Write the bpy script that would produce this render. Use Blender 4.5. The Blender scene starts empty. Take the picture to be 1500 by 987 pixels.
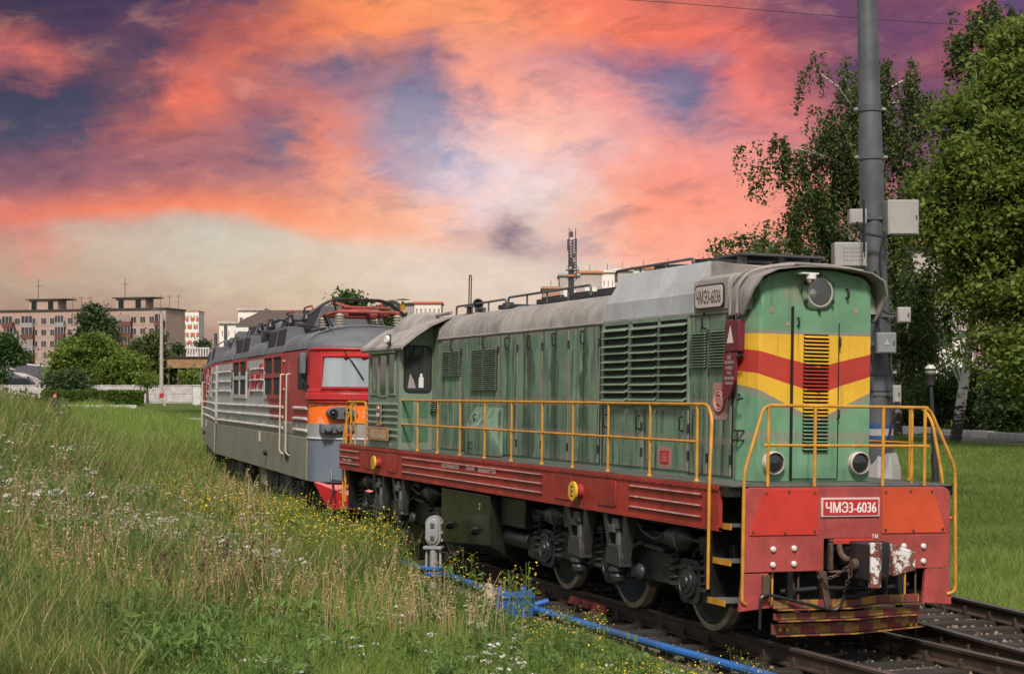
import bpy, bmesh, math, random
import numpy as np
from mathutils import Vector, Matrix
R = math.radians
PI = math.pi
rnd = random.Random(7)
SC = bpy.context.scene
COL = SC.collection

# ------------------------------------------------------------------ camera
CAM = Vector((-9.155, -14.314, 2.556)); YAW = 0.367
cd = bpy.data.cameras.new('camera'); cam = bpy.data.objects.new('camera', cd); COL.objects.link(cam)
cam.location = CAM; cam.rotation_euler = (PI / 2, 0, -YAW)
cd.sensor_width = 36; cd.lens = 57.4; cd.shift_y = 0.0548; cd.clip_start = .1; cd.clip_end = 6000
SC.camera = cam
FW = Vector((math.sin(YAW), math.cos(YAW), 0)); RT = Vector((math.cos(YAW), -math.sin(YAW), 0))
FPX = 2391.67
def polar(b, d, z=0.0):
    """ground point: b = bearing (tan*2391.67 + 750), d = distance along the view axis"""
    p = CAM + RT * ((b - 750) * d / FPX) + FW * d
    return Vector((p.x, p.y, z))
def zat(row, d): return CAM.z - (row - 575.7) * d / FPX

# ------------------------------------------------------------------ node helpers
def s2l(c):
    c = c / 255.0
    return c / 12.92 if c <= .04045 else ((c + .055) / 1.055) ** 2.4
def rgb(r, g, b): return (s2l(r), s2l(g), s2l(b))
class NT:
    def __init__(s, tree): s.t = tree
    def n(s, typ, ins=None, **kw):
        nd = s.t.nodes.new(typ)
        for k, v in kw.items(): setattr(nd, k, v)
        if ins:
            for k, v in ins.items():
                sock = nd.inputs[k]
                if isinstance(v, bpy.types.NodeSocket): s.t.links.new(v, sock)
                elif isinstance(v, bpy.types.Node): s.t.links.new(v.outputs[0], sock)
                else:
                    if sock.type == 'RGBA' and len(v) == 3: v = (*v, 1)
                    sock.default_value = v
        return nd
    def m(s, op, a, b=None, c=None, clamp=False):
        ins = {0: a}
        if b is not None: ins[1] = b
        if c is not None: ins[2] = c
        return s.n('ShaderNodeMath', ins, operation=op, use_clamp=clamp).outputs[0]
    def mix(s, f, a, b, typ='MIX'):
        nd = s.n('ShaderNodeMix', {0: f, 6: a, 7: b}, data_type='RGBA', blend_type=typ)
        return nd.outputs[2]
    def noise(s, vec, scale, detail=3, rough=.55, dist=0.0):
        ins = {'Scale': scale, 'Detail': detail, 'Roughness': rough, 'Distortion': dist}
        if vec is not None: ins['Vector'] = vec
        return s.n('ShaderNodeTexNoise', ins)
    def rng(s, v, a, b, c=0.0, d=1.0, smooth=True):
        return s.n('ShaderNodeMapRange', {0: v, 1: a, 2: b, 3: c, 4: d}, interpolation_type='SMOOTHSTEP' if smooth else 'LINEAR').outputs[0]
    def ramp(s, f, stops, interp='LINEAR'):
        nd = s.n('ShaderNodeValToRGB', {0: f}); cr = nd.color_ramp; cr.interpolation = interp
        cr.elements.remove(cr.elements[1]); e = cr.elements[0]; e.position = stops[0][0]; e.color = (*stops[0][1], 1)
        for p, c in stops[1:]:
            e = cr.elements.new(min(1, max(0, p))); e.color = (*c, 1)
        return nd.outputs[0]

# ------------------------------------------------------------------ world: a sunset cloud sky
SUN_AZ = R(205); SUN_EL = R(48)      # direction the soft light comes from, measured clockwise from +y
wd = bpy.data.worlds.new('World'); SC.world = wd; wd.use_nodes = True
T = NT(wd.node_tree); wd.node_tree.nodes.clear()
dirv = T.n('ShaderNodeTexCoord').outputs['Generated']
dn = T.n('ShaderNodeVectorMath', {0: dirv}, operation='NORMALIZE').outputs[0]
def dotc(vec, c): return T.n('ShaderNodeVectorMath', {0: vec, 1: c}, operation='DOT_PRODUCT').outputs['Value']
az0 = T.m('ARCTAN2', dotc(dn, tuple(RT)), dotc(dn, tuple(FW)))
sep = T.n('ShaderNodeSeparateXYZ', {0: dn})
el0 = T.m('ARCSINE', sep.outputs['Z'])
pos = T.n('ShaderNodeCombineXYZ', {0: az0, 1: T.m('MULTIPLY', el0, 1.9), 2: 0.0}).outputs[0]
w1 = T.noise(pos, 6.5, 4, .55, .25).outputs['Color']
w2 = T.noise(pos, 17.0, 6, .66, .4).outputs['Color']
w3 = T.noise(pos, 60.0, 5, .65, .5).outputs['Color']
def off(c, ch, amp):
    sp = T.n('ShaderNodeSeparateColor', {0: c})
    return T.m('MULTIPLY', T.m('SUBTRACT', sp.outputs[ch], .5), amp)
az = T.m('ADD', T.m('ADD', T.m('ADD', az0, off(w1, 0, .075)), off(w2, 0, .068)), off(w3, 0, .020))
el = T.m('ADD', T.m('ADD', T.m('ADD', el0, off(w1, 1, .030)), off(w2, 1, .036)), off(w3, 1, .011))
SKY = [  # (row, [(column, r, g, b), ...]) : colours of the cloud deck by direction
 (-60, [(0,60,55,82),(300,80,62,95),(480,215,112,75),(620,250,140,80),(800,235,112,78),(1000,160,82,92),(1250,95,68,105),(1500,80,70,110)]),
 (0, [(0,68,58,84),(125,70,57,86),(250,74,60,94),(375,120,76,98),(450,215,112,72),(510,250,130,62),(625,255,150,84),(750,250,138,88),(875,246,110,76),(1000,212,98,84),(1125,135,76,98),(1250,108,70,104),(1375,135,74,98),(1500,88,74,115)]),
 (50, [(0,78,60,82),(125,84,64,92),(250,105,68,92),(340,165,82,84),(440,222,105,72),(520,252,134,70),(625,238,132,88),(720,248,148,104),(850,250,126,80),(960,248,104,72),(1060,235,100,82),(1150,150,80,98),(1280,112,70,104),(1380,118,70,105),(1450,205,88,92),(1500,110,75,110)]),
 (100, [(0,196,96,92),(60,215,100,88),(130,120,78,92),(230,88,72,98),(300,190,90,84),(380,215,102,80),(440,160,98,108),(510,116,102,132),(570,180,118,120),(625,150,115,140),(690,248,150,120),(800,222,140,138),(900,160,112,140),(970,122,110,144),(1030,150,104,136),(1090,240,108,92),(1180,170,84,98),(1280,105,72,106),(1400,165,80,95),(1500,85,72,110)]),
 (150, [(0,66,68,94),(110,72,72,98),(190,125,80,96),(260,240,104,72),(310,226,102,78),(375,170,98,104),(440,205,112,104),(520,190,130,140),(590,128,126,154),(640,140,130,158),(700,252,165,142),(800,252,168,150),(890,246,150,142),(950,160,128,154),(1000,116,116,150),(1050,195,124,136),(1120,240,118,106),(1250,120,76,104),(1500,90,72,105)]),
 (205, [(0,72,76,102),(120,92,80,106),(220,196,100,90),(300,190,104,98),(370,150,102,120),(405,124,110,132),(460,238,128,98),(530,190,146,158),(600,170,158,180),(665,165,160,186),(710,240,190,184),(800,255,196,176),(880,236,170,166),(960,246,150,136),(1050,225,140,140),(1130,220,125,125),(1300,110,72,98),(1500,95,72,100)]),
 (255, [(0,120,86,106),(150,152,94,108),(260,168,104,112),(350,180,114,118),(430,190,120,122),(485,246,152,116),(560,200,164,178),(650,222,196,204),(750,238,210,212),(840,236,196,196),(900,246,160,138),(1000,252,142,120),(1090,246,146,128),(1300,140,84,100),(1500,110,76,98)]),
 (295, [(0,150,96,108),(140,172,102,108),(240,196,110,104),(330,222,130,106),(400,214,130,110),(470,232,146,118),(540,250,162,122),(620,252,186,160),(700,236,204,204),(800,238,214,208),(870,246,178,156),(950,255,142,108),(1050,255,150,124),(1300,165,95,100),(1500,120,80,98)]),
 (330, [(0,244,124,90),(90,240,122,88),(150,222,150,122),(210,206,192,176),(290,205,198,182),(370,236,150,110),(440,252,146,98),(540,252,168,126),(640,250,190,162),(710,196,164,162),(760,150,124,134),(810,226,196,186),(880,246,180,158),(960,255,158,126),(1050,252,152,126),(1300,180,110,110),(1500,130,85,98)]),
 (365, [(0,200,150,132),(60,222,146,126),(150,206,182,160),(300,206,198,180),(450,218,198,176),(600,236,204,184),(720,214,190,178),(770,196,172,166),(860,228,210,196),(960,246,186,166),(1050,250,168,144),(1300,190,125,120),(1500,150,100,105)]),
 (415, [(0,188,160,136),(150,192,164,140),(300,206,184,158),(450,216,194,168),(600,226,206,186),(750,228,206,188),(900,222,202,186),(1040,228,190,172),(1300,195,150,140),(1500,160,120,118)]),
 (470, [(0,168,134,116),(150,166,126,112),(250,160,116,106),(320,186,152,132),(450,208,178,152),(600,222,194,170),(800,224,196,174),(1000,216,184,166),(1300,190,150,140),(1500,165,130,125)]),
 (560, [(0,130,98,98),(300,150,112,106),(600,190,160,142),(1000,190,158,144),(1500,160,130,125)]),
]
AZ0, AZ1 = -R(24), R(24)
azn = T.n('ShaderNodeMapRange', {0: az, 1: AZ0, 2: AZ1, 3: 0.0, 4: 1.0}).outputs[0]
def azpos(px): return (math.atan((px - 750) / FPX) - AZ0) / (AZ1 - AZ0)
def elof(py): return math.atan((575.7 - py) / FPX)
def rows_mix(rows):
    col = None; prev = None
    for row, stops in rows:
        c = T.ramp(azn, [(azpos(p), rgb(r, g, b)) for p, r, g, b in stops])
        col = c if col is None else T.mix(T.rng(el, elof(prev), elof(row), smooth=False), col, c); prev = row
    return col
upper = rows_mix(SKY[:8] + [(335, [(0,172,108,112),(90,178,110,110),(270,186,114,110),(360,196,120,110),(440,226,140,112),(540,246,164,130),(640,250,190,162),(710,206,170,166),(760,150,124,134),(810,226,196,186),(880,246,180,158),(960,255,158,126),(1050,252,152,126),(1300,180,110,110),(1500,130,85,98)]), (400, [(0,190,118,110),(300,200,130,115),(600,246,190,160),(760,190,160,155),(900,246,180,158),(1050,252,160,134),(1500,150,100,105)])])
lower = rows_mix([(300, [(0,176,116,112),(100,190,134,124),(200,198,160,148),(300,200,172,158),(500,222,206,190),(1500,225,205,190)])] + SKY[9:])
# the clouds end along a long arching edge above the pale band
def h2c(r): v_ = (r - 300) / 150; return (v_, v_, v_)
ey = T.m('ADD', 300.0, T.m('MULTIPLY', T.ramp(azn, [(azpos(p), h2c(r)) for p, r in ((-60, 350), (0, 342), (100, 330), (190, 321.5), (265, 318), (330, 324), (430, 338), (540, 352), (640, 360), (760, 372), (870, 384), (980, 402), (1080, 425), (1500, 440))]), 150.0))
ew = T.m('MULTIPLY', T.ramp(azn, [(azpos(p), (w_, w_, w_)) for p, w_ in ((0, .7), (150, .55), (300, .5), (450, .7), (560, .85), (800, .8), (1000, .7), (1500, .9))]), 45.0)
fine_e = T.m('ADD', T.m('ADD', el0, off(w1, 1, .009)), off(w2, 1, .016))
rowc = T.m('SUBTRACT', 575.7, T.m('MULTIPLY', T.m('TANGENT', fine_e), FPX))
above = T.rng(T.m('DIVIDE', T.m('SUBTRACT', ey, rowc), ew), -.6, .6)
# streaks along the fibres: warm crests, cool hollows
spos = T.n('ShaderNodeCombineXYZ', {0: T.m('ADD', T.m('MULTIPLY', az0, .55), off(w1, 2, .06)), 1: T.m('MULTIPLY', T.m('ADD', el0, off(w1, 1, .06)), 2.0), 2: 0.0}).outputs[0]
sk1 = T.noise(spos, 30.0, 8, .62, .5).outputs[0]
dpos = T.n('ShaderNodeCombineXYZ', {0: T.m('ADD', T.m('MULTIPLY', az0, .9), T.m('MULTIPLY', el0, 1.1)), 1: T.m('ADD', T.m('MULTIPLY', T.m('SUBTRACT', el0, T.m('MULTIPLY', az0, .45)), 2.6), off(w1, 1, .12)), 2: 3.0}).outputs[0]
sk2 = T.noise(dpos, 17.0, 8, .60, .6).outputs[0]
sk = T.m('ADD', .5, T.m('ADD', T.m('MULTIPLY', T.m('SUBTRACT', sk1, .5), .75), T.m('MULTIPLY', T.m('SUBTRACT', sk2, .5), .8)))
upper = T.mix(T.rng(sk, .52, .26, 0, .95), upper, T.mix(1.0, upper, (.66, .76, .94), 'MULTIPLY'))
upper = T.mix(T.rng(sk, .52, .74, 0, .85), upper, T.mix(1.0, T.mix(.18, upper, (.95, .42, .26)), (1.12, 1.08, 1.04), 'MULTIPLY'))
rimf = T.m('MULTIPLY', T.rng(T.m('DIVIDE', T.m('SUBTRACT', ey, rowc), T.m('ADD', ew, 6.0)), .05, 1.7, 1, 0), T.ramp(azn, [(azpos(p), (w_, w_, w_)) for p, w_ in ((0, .75), (120, .85), (260, .95), (420, .95), (540, .7), (660, 0.0))]))
upper = T.mix(rimf, upper, T.ramp(azn, [(azpos(0), rgb(246, 118, 84)), (azpos(260), rgb(252, 128, 78)), (azpos(430), rgb(255, 150, 96)), (azpos(560), rgb(254, 172, 128))]))
col = T.mix(above, lower, upper)
# fine wisps: warm highlights and cool hollows along the cloud fibres
wis = T.noise(pos, 48.0, 8, .68, .6).outputs[0]
wf = T.rng(wis, .28, .74, .94, 1.06)
col = T.mix(1.0, col, T.n('ShaderNodeCombineColor', {0: wf, 1: wf, 2: wf}).outputs[0], 'MULTIPLY')
# away from the sunset the same cloud deck goes on, greyer and softer
big = T.noise(dn, 2.6, 5, .6, .5).outputs[0]
deck = T.ramp(T.rng(big, .3, .7), [(0, (.20, .21, .245)), (.45, (.335, .33, .35)), (1, (.58, .54, .515))])
nish = T.n('ShaderNodeTexSky', sky_type='NISHITA'); nish.sun_disc = False
nish.sun_elevation = SUN_EL; nish.sun_rotation = SUN_AZ; nish.altitude = 150; nish.air_density = 1.6; nish.dust_density = 3
nsk = T.mix(1.0, nish.outputs[0], (.10, .10, .10), 'MULTIPLY')
deck = T.mix(.30, deck, nsk)
col = T.n('ShaderNodeHueSaturation', {'Saturation': .93, 'Value': .69, 'Color': col}).outputs[0]
faz = T.rng(T.m('ABSOLUTE', az0), R(21), R(60))
fel = T.rng(el0, R(15), R(38))
fo = T.m('MAXIMUM', faz, fel)
col = T.mix(fo, col, deck)
bg = T.n('ShaderNodeBackground', {0: col, 1: 1.0})
T.n('ShaderNodeOutputWorld', {0: bg.outputs[0]})
wd.cycles.sampling_method = 'MANUAL'; wd.cycles.sample_map_resolution = 512

# ------------------------------------------------------------------ sun: broad, soft, behind thin cloud
sl = bpy.data.lights.new('sun', 'SUN'); sun = bpy.data.objects.new('sun', sl); COL.objects.link(sun)
sl.energy = 3.1; sl.angle = R(9); sl.color = (1.0, .93, .84)
sd = Vector((math.sin(SUN_AZ) * math.cos(SUN_EL), math.cos(SUN_AZ) * math.cos(SUN_EL), math.sin(SUN_EL)))
sun.rotation_euler = (-sd).to_track_quat('-Z', 'Y').to_euler(); sun.location = (0, 0, 60)
vs = SC.view_settings; vs.view_transform = 'Standard'; vs.look = 'None'; vs.exposure = 0.55; vs.gamma = 1.0; vs.use_curve_mapping = False
SC.cycles.max_bounces = 6; SC.cycles.transparent_max_bounces = 12; SC.cycles.use_denoising = True

# ------------------------------------------------------------------ mesh helpers
class MB:
    def __init__(s): s.v = []; s.f = []; s.mi = []
    def add(s, vs, fs, mi=0):
        o = len(s.v); s.v += [tuple(p) for p in vs]; s.f += [tuple(i + o for i in f) for f in fs]; s.mi += [mi] * len(fs); return s
    def box(s, x0, x1, y0, y1, z0, z1, mi=0):
        vs = [(x, y, z) for x in (x0, x1) for y in (y0, y1) for z in (z0, z1)]
        return s.add(vs, [(0, 1, 3, 2), (4, 6, 7, 5), (0, 4, 5, 1), (2, 3, 7, 6), (0, 2, 6, 4), (1, 5, 7, 3)], mi)
    def hexa(s, a, b, mi=0):
        """two quads a, b (4 points each) joined"""
        return s.add(list(a) + list(b), [(0, 1, 2, 3), (7, 6, 5, 4)] + [(i, i + 4, (i + 1) % 4 + 4, (i + 1) % 4) for i in range(4)], mi)
    def cyl(s, p0, p1, r0, r1=None, n=12, mi=0, caps=True):
        r1 = r0 if r1 is None else r1
        p0 = Vector(p0); p1 = Vector(p1); d = (p1 - p0).normalized()
        a = d.orthogonal().normalized(); b = d.cross(a)
        vs = []
        for p, r in ((p0, r0), (p1, r1)):
            for i in range(n):
                t = 2 * PI * i / n; vs.append(p + (a * math.cos(t) + b * math.sin(t)) * r)
        fs = [(i, (i + 1) % n, n + (i + 1) % n, n + i) for i in range(n)]
        if caps: fs += [tuple(range(n))[::-1], tuple(range(n, 2 * n))]
        return s.add(vs, fs, mi)
    def tube(s, pts, r, n=8, mi=0, closed=False):
        pts = [Vector(p) for p in pts]; rs = r if isinstance(r, (list, tuple)) else [r] * len(pts)
        prev = None; vs = []
        for k, p in enumerate(pts):
            if closed: d = pts[(k + 1) % len(pts)] - pts[k - 1]
            else: d = pts[min(k + 1, len(pts) - 1)] - pts[max(k - 1, 0)]
            d = d.normalized() if d.length > 1e-9 else Vector((0, 0, 1))
            if prev is None: a = d.orthogonal().normalized()
            else:
                a = prev - d * prev.dot(d); a = a.normalized() if a.length > 1e-6 else d.orthogonal().normalized()
            prev = a; b = d.cross(a)
            for i in range(n):
                t = 2 * PI * i / n; vs.append(p + (a * math.cos(t) + b * math.sin(t)) * rs[k])
        m = len(pts); fs = []
        for k in range(m if closed else m - 1):
            k2 = (k + 1) % m
            for i in range(n): fs.append((k * n + i, k * n + (i + 1) % n, k2 * n + (i + 1) % n, k2 * n + i))
        if not closed: fs += [tuple(range(n))[::-1], tuple(range((m - 1) * n, m * n))]
        return s.add(vs, fs, mi)
    def lathe(s, prof, c, axis, n=20, mi=0, ring=False, caps=True):
        """prof [(radius, along)]; axis a vector; closed by fans at r=0 or capped"""
        c = Vector(c); d = Vector(axis).normalized(); a = d.orthogonal().normalized(); b = d.cross(a); vs = []
        for r, h in prof:
            for i in range(n):
                t = 2 * PI * i / n; vs.append(c + d * h + (a * math.cos(t) + b * math.sin(t)) * max(r, 1e-4))
        fs = []
        for k in range(len(prof) - 1):
            for i in range(n): fs.append((k * n + i, k * n + (i + 1) % n, (k + 1) * n + (i + 1) % n, (k + 1) * n + i))
        K = len(prof)
        if ring: fs += [((K - 1) * n + i, (K - 1) * n + (i + 1) % n, (i + 1) % n, i) for i in range(n)]
        elif caps: fs += [tuple(range(n))[::-1], tuple(range((K - 1) * n, K * n))]
        return s.add(vs, fs, mi)
    def prism(s, poly, axis, a0, a1, mi=0):
        f = {'x': lambda p, q, t: (t, p, q), 'y': lambda p, q, t: (p, t, q), 'z': lambda p, q, t: (p, q, t)}[axis]
        n = len(poly); vs = [f(p, q, a0) for p, q in poly] + [f(p, q, a1) for p, q in poly]
        fs = [tuple(range(n)), tuple(range(2 * n - 1, n - 1, -1))] + [(i, i + n, (i + 1) % n + n, (i + 1) % n) for i in range(n)]
        return s.add(vs, fs, mi)
    def ball(s, c, r, n=10, m=6, sc=(1, 1, 1), mi=0):
        vs = []; fs = []
        for j in range(1, m):
            ph = PI * j / m
            for i in range(n):
                t = 2 * PI * i / n
                vs.append((c[0] + r * sc[0] * math.sin(ph) * math.cos(t), c[1] + r * sc[1] * math.sin(ph) * math.sin(t), c[2] + r * sc[2] * math.cos(ph)))
        for j in range(m - 2):
            for i in range(n): fs.append((j * n + i, j * n + (i + 1) % n, (j + 1) * n + (i + 1) % n, (j + 1) * n + i))
        vs += [(c[0], c[1], c[2] + r * sc[2]), (c[0], c[1], c[2] - r * sc[2])]
        t = len(vs) - 2
        fs += [(t, (i + 1) % n, i) for i in range(n)] + [(t + 1, (m - 2) * n + i, (m - 2) * n + (i + 1) % n) for i in range(n)]
        return s.add(vs, fs, mi)
    def mesh(s, name, mats, smooth=True, angle=35, fixn=True):
        me = bpy.data.meshes.new(name); me.from_pydata(s.v, [], s.f)
        if not isinstance(mats, (list, tuple)): mats = [mats]
        for m in mats: me.materials.append(M(m))
        if len(mats) > 1: me.polygons.foreach_set('material_index', s.mi)
        if fixn:
            bm = bmesh.new(); bm.from_mesh(me); bmesh.ops.recalc_face_normals(bm, faces=bm.faces); bm.to_mesh(me); bm.free()
        if smooth:
            me.shade_smooth(); me.set_sharp_from_angle(angle=R(angle))
        me.update(); return me
    def build(s, name, mats, parent=None, bevel=0, **kw):
        o = bpy.data.objects.new(name, s.mesh(name, mats, **kw)); COL.objects.link(o)
        if parent is not None: o.parent = parent
        if bevel:
            md = o.modifiers.new('bevel', 'BEVEL'); md.width = bevel; md.segments = 2; md.limit_method = 'ANGLE'; md.angle_limit = R(40); md.harden_normals = False
        return o
def put(name, me, parent=None, loc=(0, 0, 0), rot=(0, 0, 0), scale=(1, 1, 1)):
    o = bpy.data.objects.new(name, me); COL.objects.link(o); o.location = loc; o.rotation_euler = rot; o.scale = scale
    if parent is not None: o.parent = parent
    return o
def empty(name, loc=(0, 0, 0), rot=(0, 0, 0), parent=None):
    o = bpy.data.objects.new(name, None); COL.objects.link(o); o.location = loc; o.rotation_euler = rot; o.empty_display_size = .3
    if parent is not None: o.parent = parent
    return o
def tag(o, label=None, cat=None, group=None, kind=None):
    if label: o['label'] = label
    if cat: o['category'] = cat
    if group: o['group'] = group
    if kind: o['kind'] = kind
    return o
def fillet(pts, r, n=4):
    pts = [Vector(p) for p in pts]; out = [pts[0]]
    for a, b, c in zip(pts, pts[1:], pts[2:]):
        u = (a - b); w = (c - b); ru = min(r, u.length * .45, w.length * .45)
        p0 = b + u.normalized() * ru; p1 = b + w.normalized() * ru
        for i in range(n + 1):
            t = i / n; out.append(p0.lerp(b, t).lerp(b.lerp(p1, t), t))
    out.append(pts[-1]); return out
def rrect(x0, x1, y0, y1, r, n=4):
    out = []
    for cx, cy, a in ((x1 - r, y1 - r, 0), (x0 + r, y1 - r, 90), (x0 + r, y0 + r, 180), (x1 - r, y0 + r, 270)):
        for i in range(n + 1):
            t = R(a + 90 * i / n); out.append((cx + r * math.cos(t), cy + r * math.sin(t)))
    return out
SIDE = Matrix(((0, 0, -1), (-1, 0, 0), (0, 1, 0)))       # text lying on a plane that faces -x
FRONT = Matrix(((1, 0, 0), (0, 0, -1), (0, 1, 0)))       # text on a plane that faces -y
def text(name, body, mat, parent, loc, w, h, face, bold=0.0, extrude=.002):
    cu = bpy.data.curves.new(name, 'FONT'); cu.body = body; cu.align_x = 'CENTER'; cu.align_y = 'CENTER'; cu.extrude = 0; cu.offset = 0; cu.space_line = .95
    tmp = bpy.data.objects.new(name, cu); COL.objects.link(tmp)
    dg = bpy.context.evaluated_depsgraph_get()
    me = bpy.data.meshes.new_from_object(tmp.evaluated_get(dg)); bpy.data.objects.remove(tmp)
    n = len(me.vertices); co = np.zeros(n * 3); me.vertices.foreach_get('co', co); co = co.reshape(-1, 3)
    lo = co.min(0); hi = co.max(0); c = (lo + hi) / 2; sp = hi - lo
    co = (co - c) * np.array([w / max(sp[0], 1e-6), h / max(sp[1], 1e-6), 1]); co[:, 2] = 0
    if bold > 0:                                   # heavier strokes: three slightly shifted layers
        nf = [tuple(p.vertices) for p in me.polygons]; sh = bold * h * 1.6; L3 = [co * np.array([1 - 2 * sh / w, 1, 1]) + np.array([dx, 0, dz]) for dx, dz in ((-sh, 0), (0, .0005), (sh, .001))]
        co = np.concatenate(L3); me = bpy.data.meshes.new(name); me.from_pydata(co.tolist(), [], [tuple(i + k * n for i in f) for k in range(3) for f in nf])
    co = co @ np.array(face).T
    me.vertices.foreach_set('co', co.ravel()); me.materials.clear(); me.materials.append(M(mat)); me.name = name; me.update()
    o = bpy.data.objects.new(name, me); COL.objects.link(o); o.location = loc
    if parent is not None: o.parent = parent
    return o

# ------------------------------------------------------------------ materials
MATS = {}
def M(name):
    return MATS[name]
def new_mat(name):
    m = bpy.data.materials.new(name); m.use_nodes = True; m.node_tree.nodes.clear(); MATS[name] = m
    return m, NT(m.node_tree)
def coords(t, coord='Object', rand=True):
    tc = t.n('ShaderNodeTexCoord').outputs[coord]
    if not rand: return tc
    oi = t.n('ShaderNodeObjectInfo').outputs['Random']
    ofs = t.m('MULTIPLY', oi, 37.0)
    return t.n('ShaderNodeVectorMath', {0: tc, 1: t.n('ShaderNodeCombineXYZ', {0: ofs, 1: ofs, 2: 0.0}).outputs[0]}, operation='ADD').outputs[0]
def finish(t, colr, rough, metal=0.0, bump=None, bs=.2, bd=.01, spec=.5, extra=None):
    ins = {'Base Color': colr, 'Roughness': rough, 'Metallic': metal, 'Specular IOR Level': spec}
    if bump is not None: ins['Normal'] = t.n('ShaderNodeBump', {'Height': bump, 'Strength': bs, 'Distance': bd}).outputs[0]
    b = t.n('ShaderNodeBsdfPrincipled', ins)
    if extra:
        for k, v in extra.items(): b.inputs[k].default_value = v
    t.n('ShaderNodeOutputMaterial', {0: b.outputs[0]}); return b
def scl(c, k): return tuple(min(1, x * k) for x in c)
def paint(name, base, rough=.55, metal=0.0, var=.18, nscale=2.2, streak=0.0, dirt=(.06, .05, .04), spots=0.0, spotcol=(.10, .055, .03), bump=.15, spec=.4, grime=0.0, rand=True):
    """weathered paint: tone drift, rain streaks, chips"""
    m, t = new_mat(name); v = coords(t, rand=rand)
    n1 = t.noise(v, nscale, 5, .6).outputs[0]
    c = t.mix(t.rng(n1, .3, .7), scl(base, 1 - var), scl(base, 1 + var))
    if streak > 0:
        mv = t.n('ShaderNodeMapping', {0: v, 'Scale': (5.5, 5.5, .35)}).outputs[0]
        sn = t.noise(mv, 2.2, 5, .65).outputs[0]
        big = t.noise(v, .9, 2).outputs[0]
        sf = t.m('MULTIPLY', t.m('MULTIPLY', t.rng(sn, .50, .78), t.rng(big, .28, .62)), streak)
        c = t.mix(sf, c, dirt)
    if grime > 0:
        gn = t.noise(v, 1.3, 6, .7).outputs[0]
        c = t.mix(t.m('MULTIPLY', t.rng(gn, .42, .72), grime), c, dirt)
    if spots > 0:
        pn = t.noise(v, 13.0, 6, .72).outputs[0]
        c = t.mix(t.m('MULTIPLY', t.rng(pn, .63, .70), spots), c, spotcol)
    fine = t.noise(v, 34.0, 4, .6).outputs[0]
    rg = t.rng(fine, .2, .8, rough - .1, min(1, rough + .14))
    finish(t, c, rg, metal, t.m('ADD', fine, t.m('MULTIPLY', n1, 1.5)), bump, .01, spec)
    return m
def flat(name, base, rough=.5, metal=0.0, spec=.4, **kw):
    m, t = new_mat(name); finish(t, (*base, 1), rough, metal, spec=spec, extra=kw or None); return m
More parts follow.
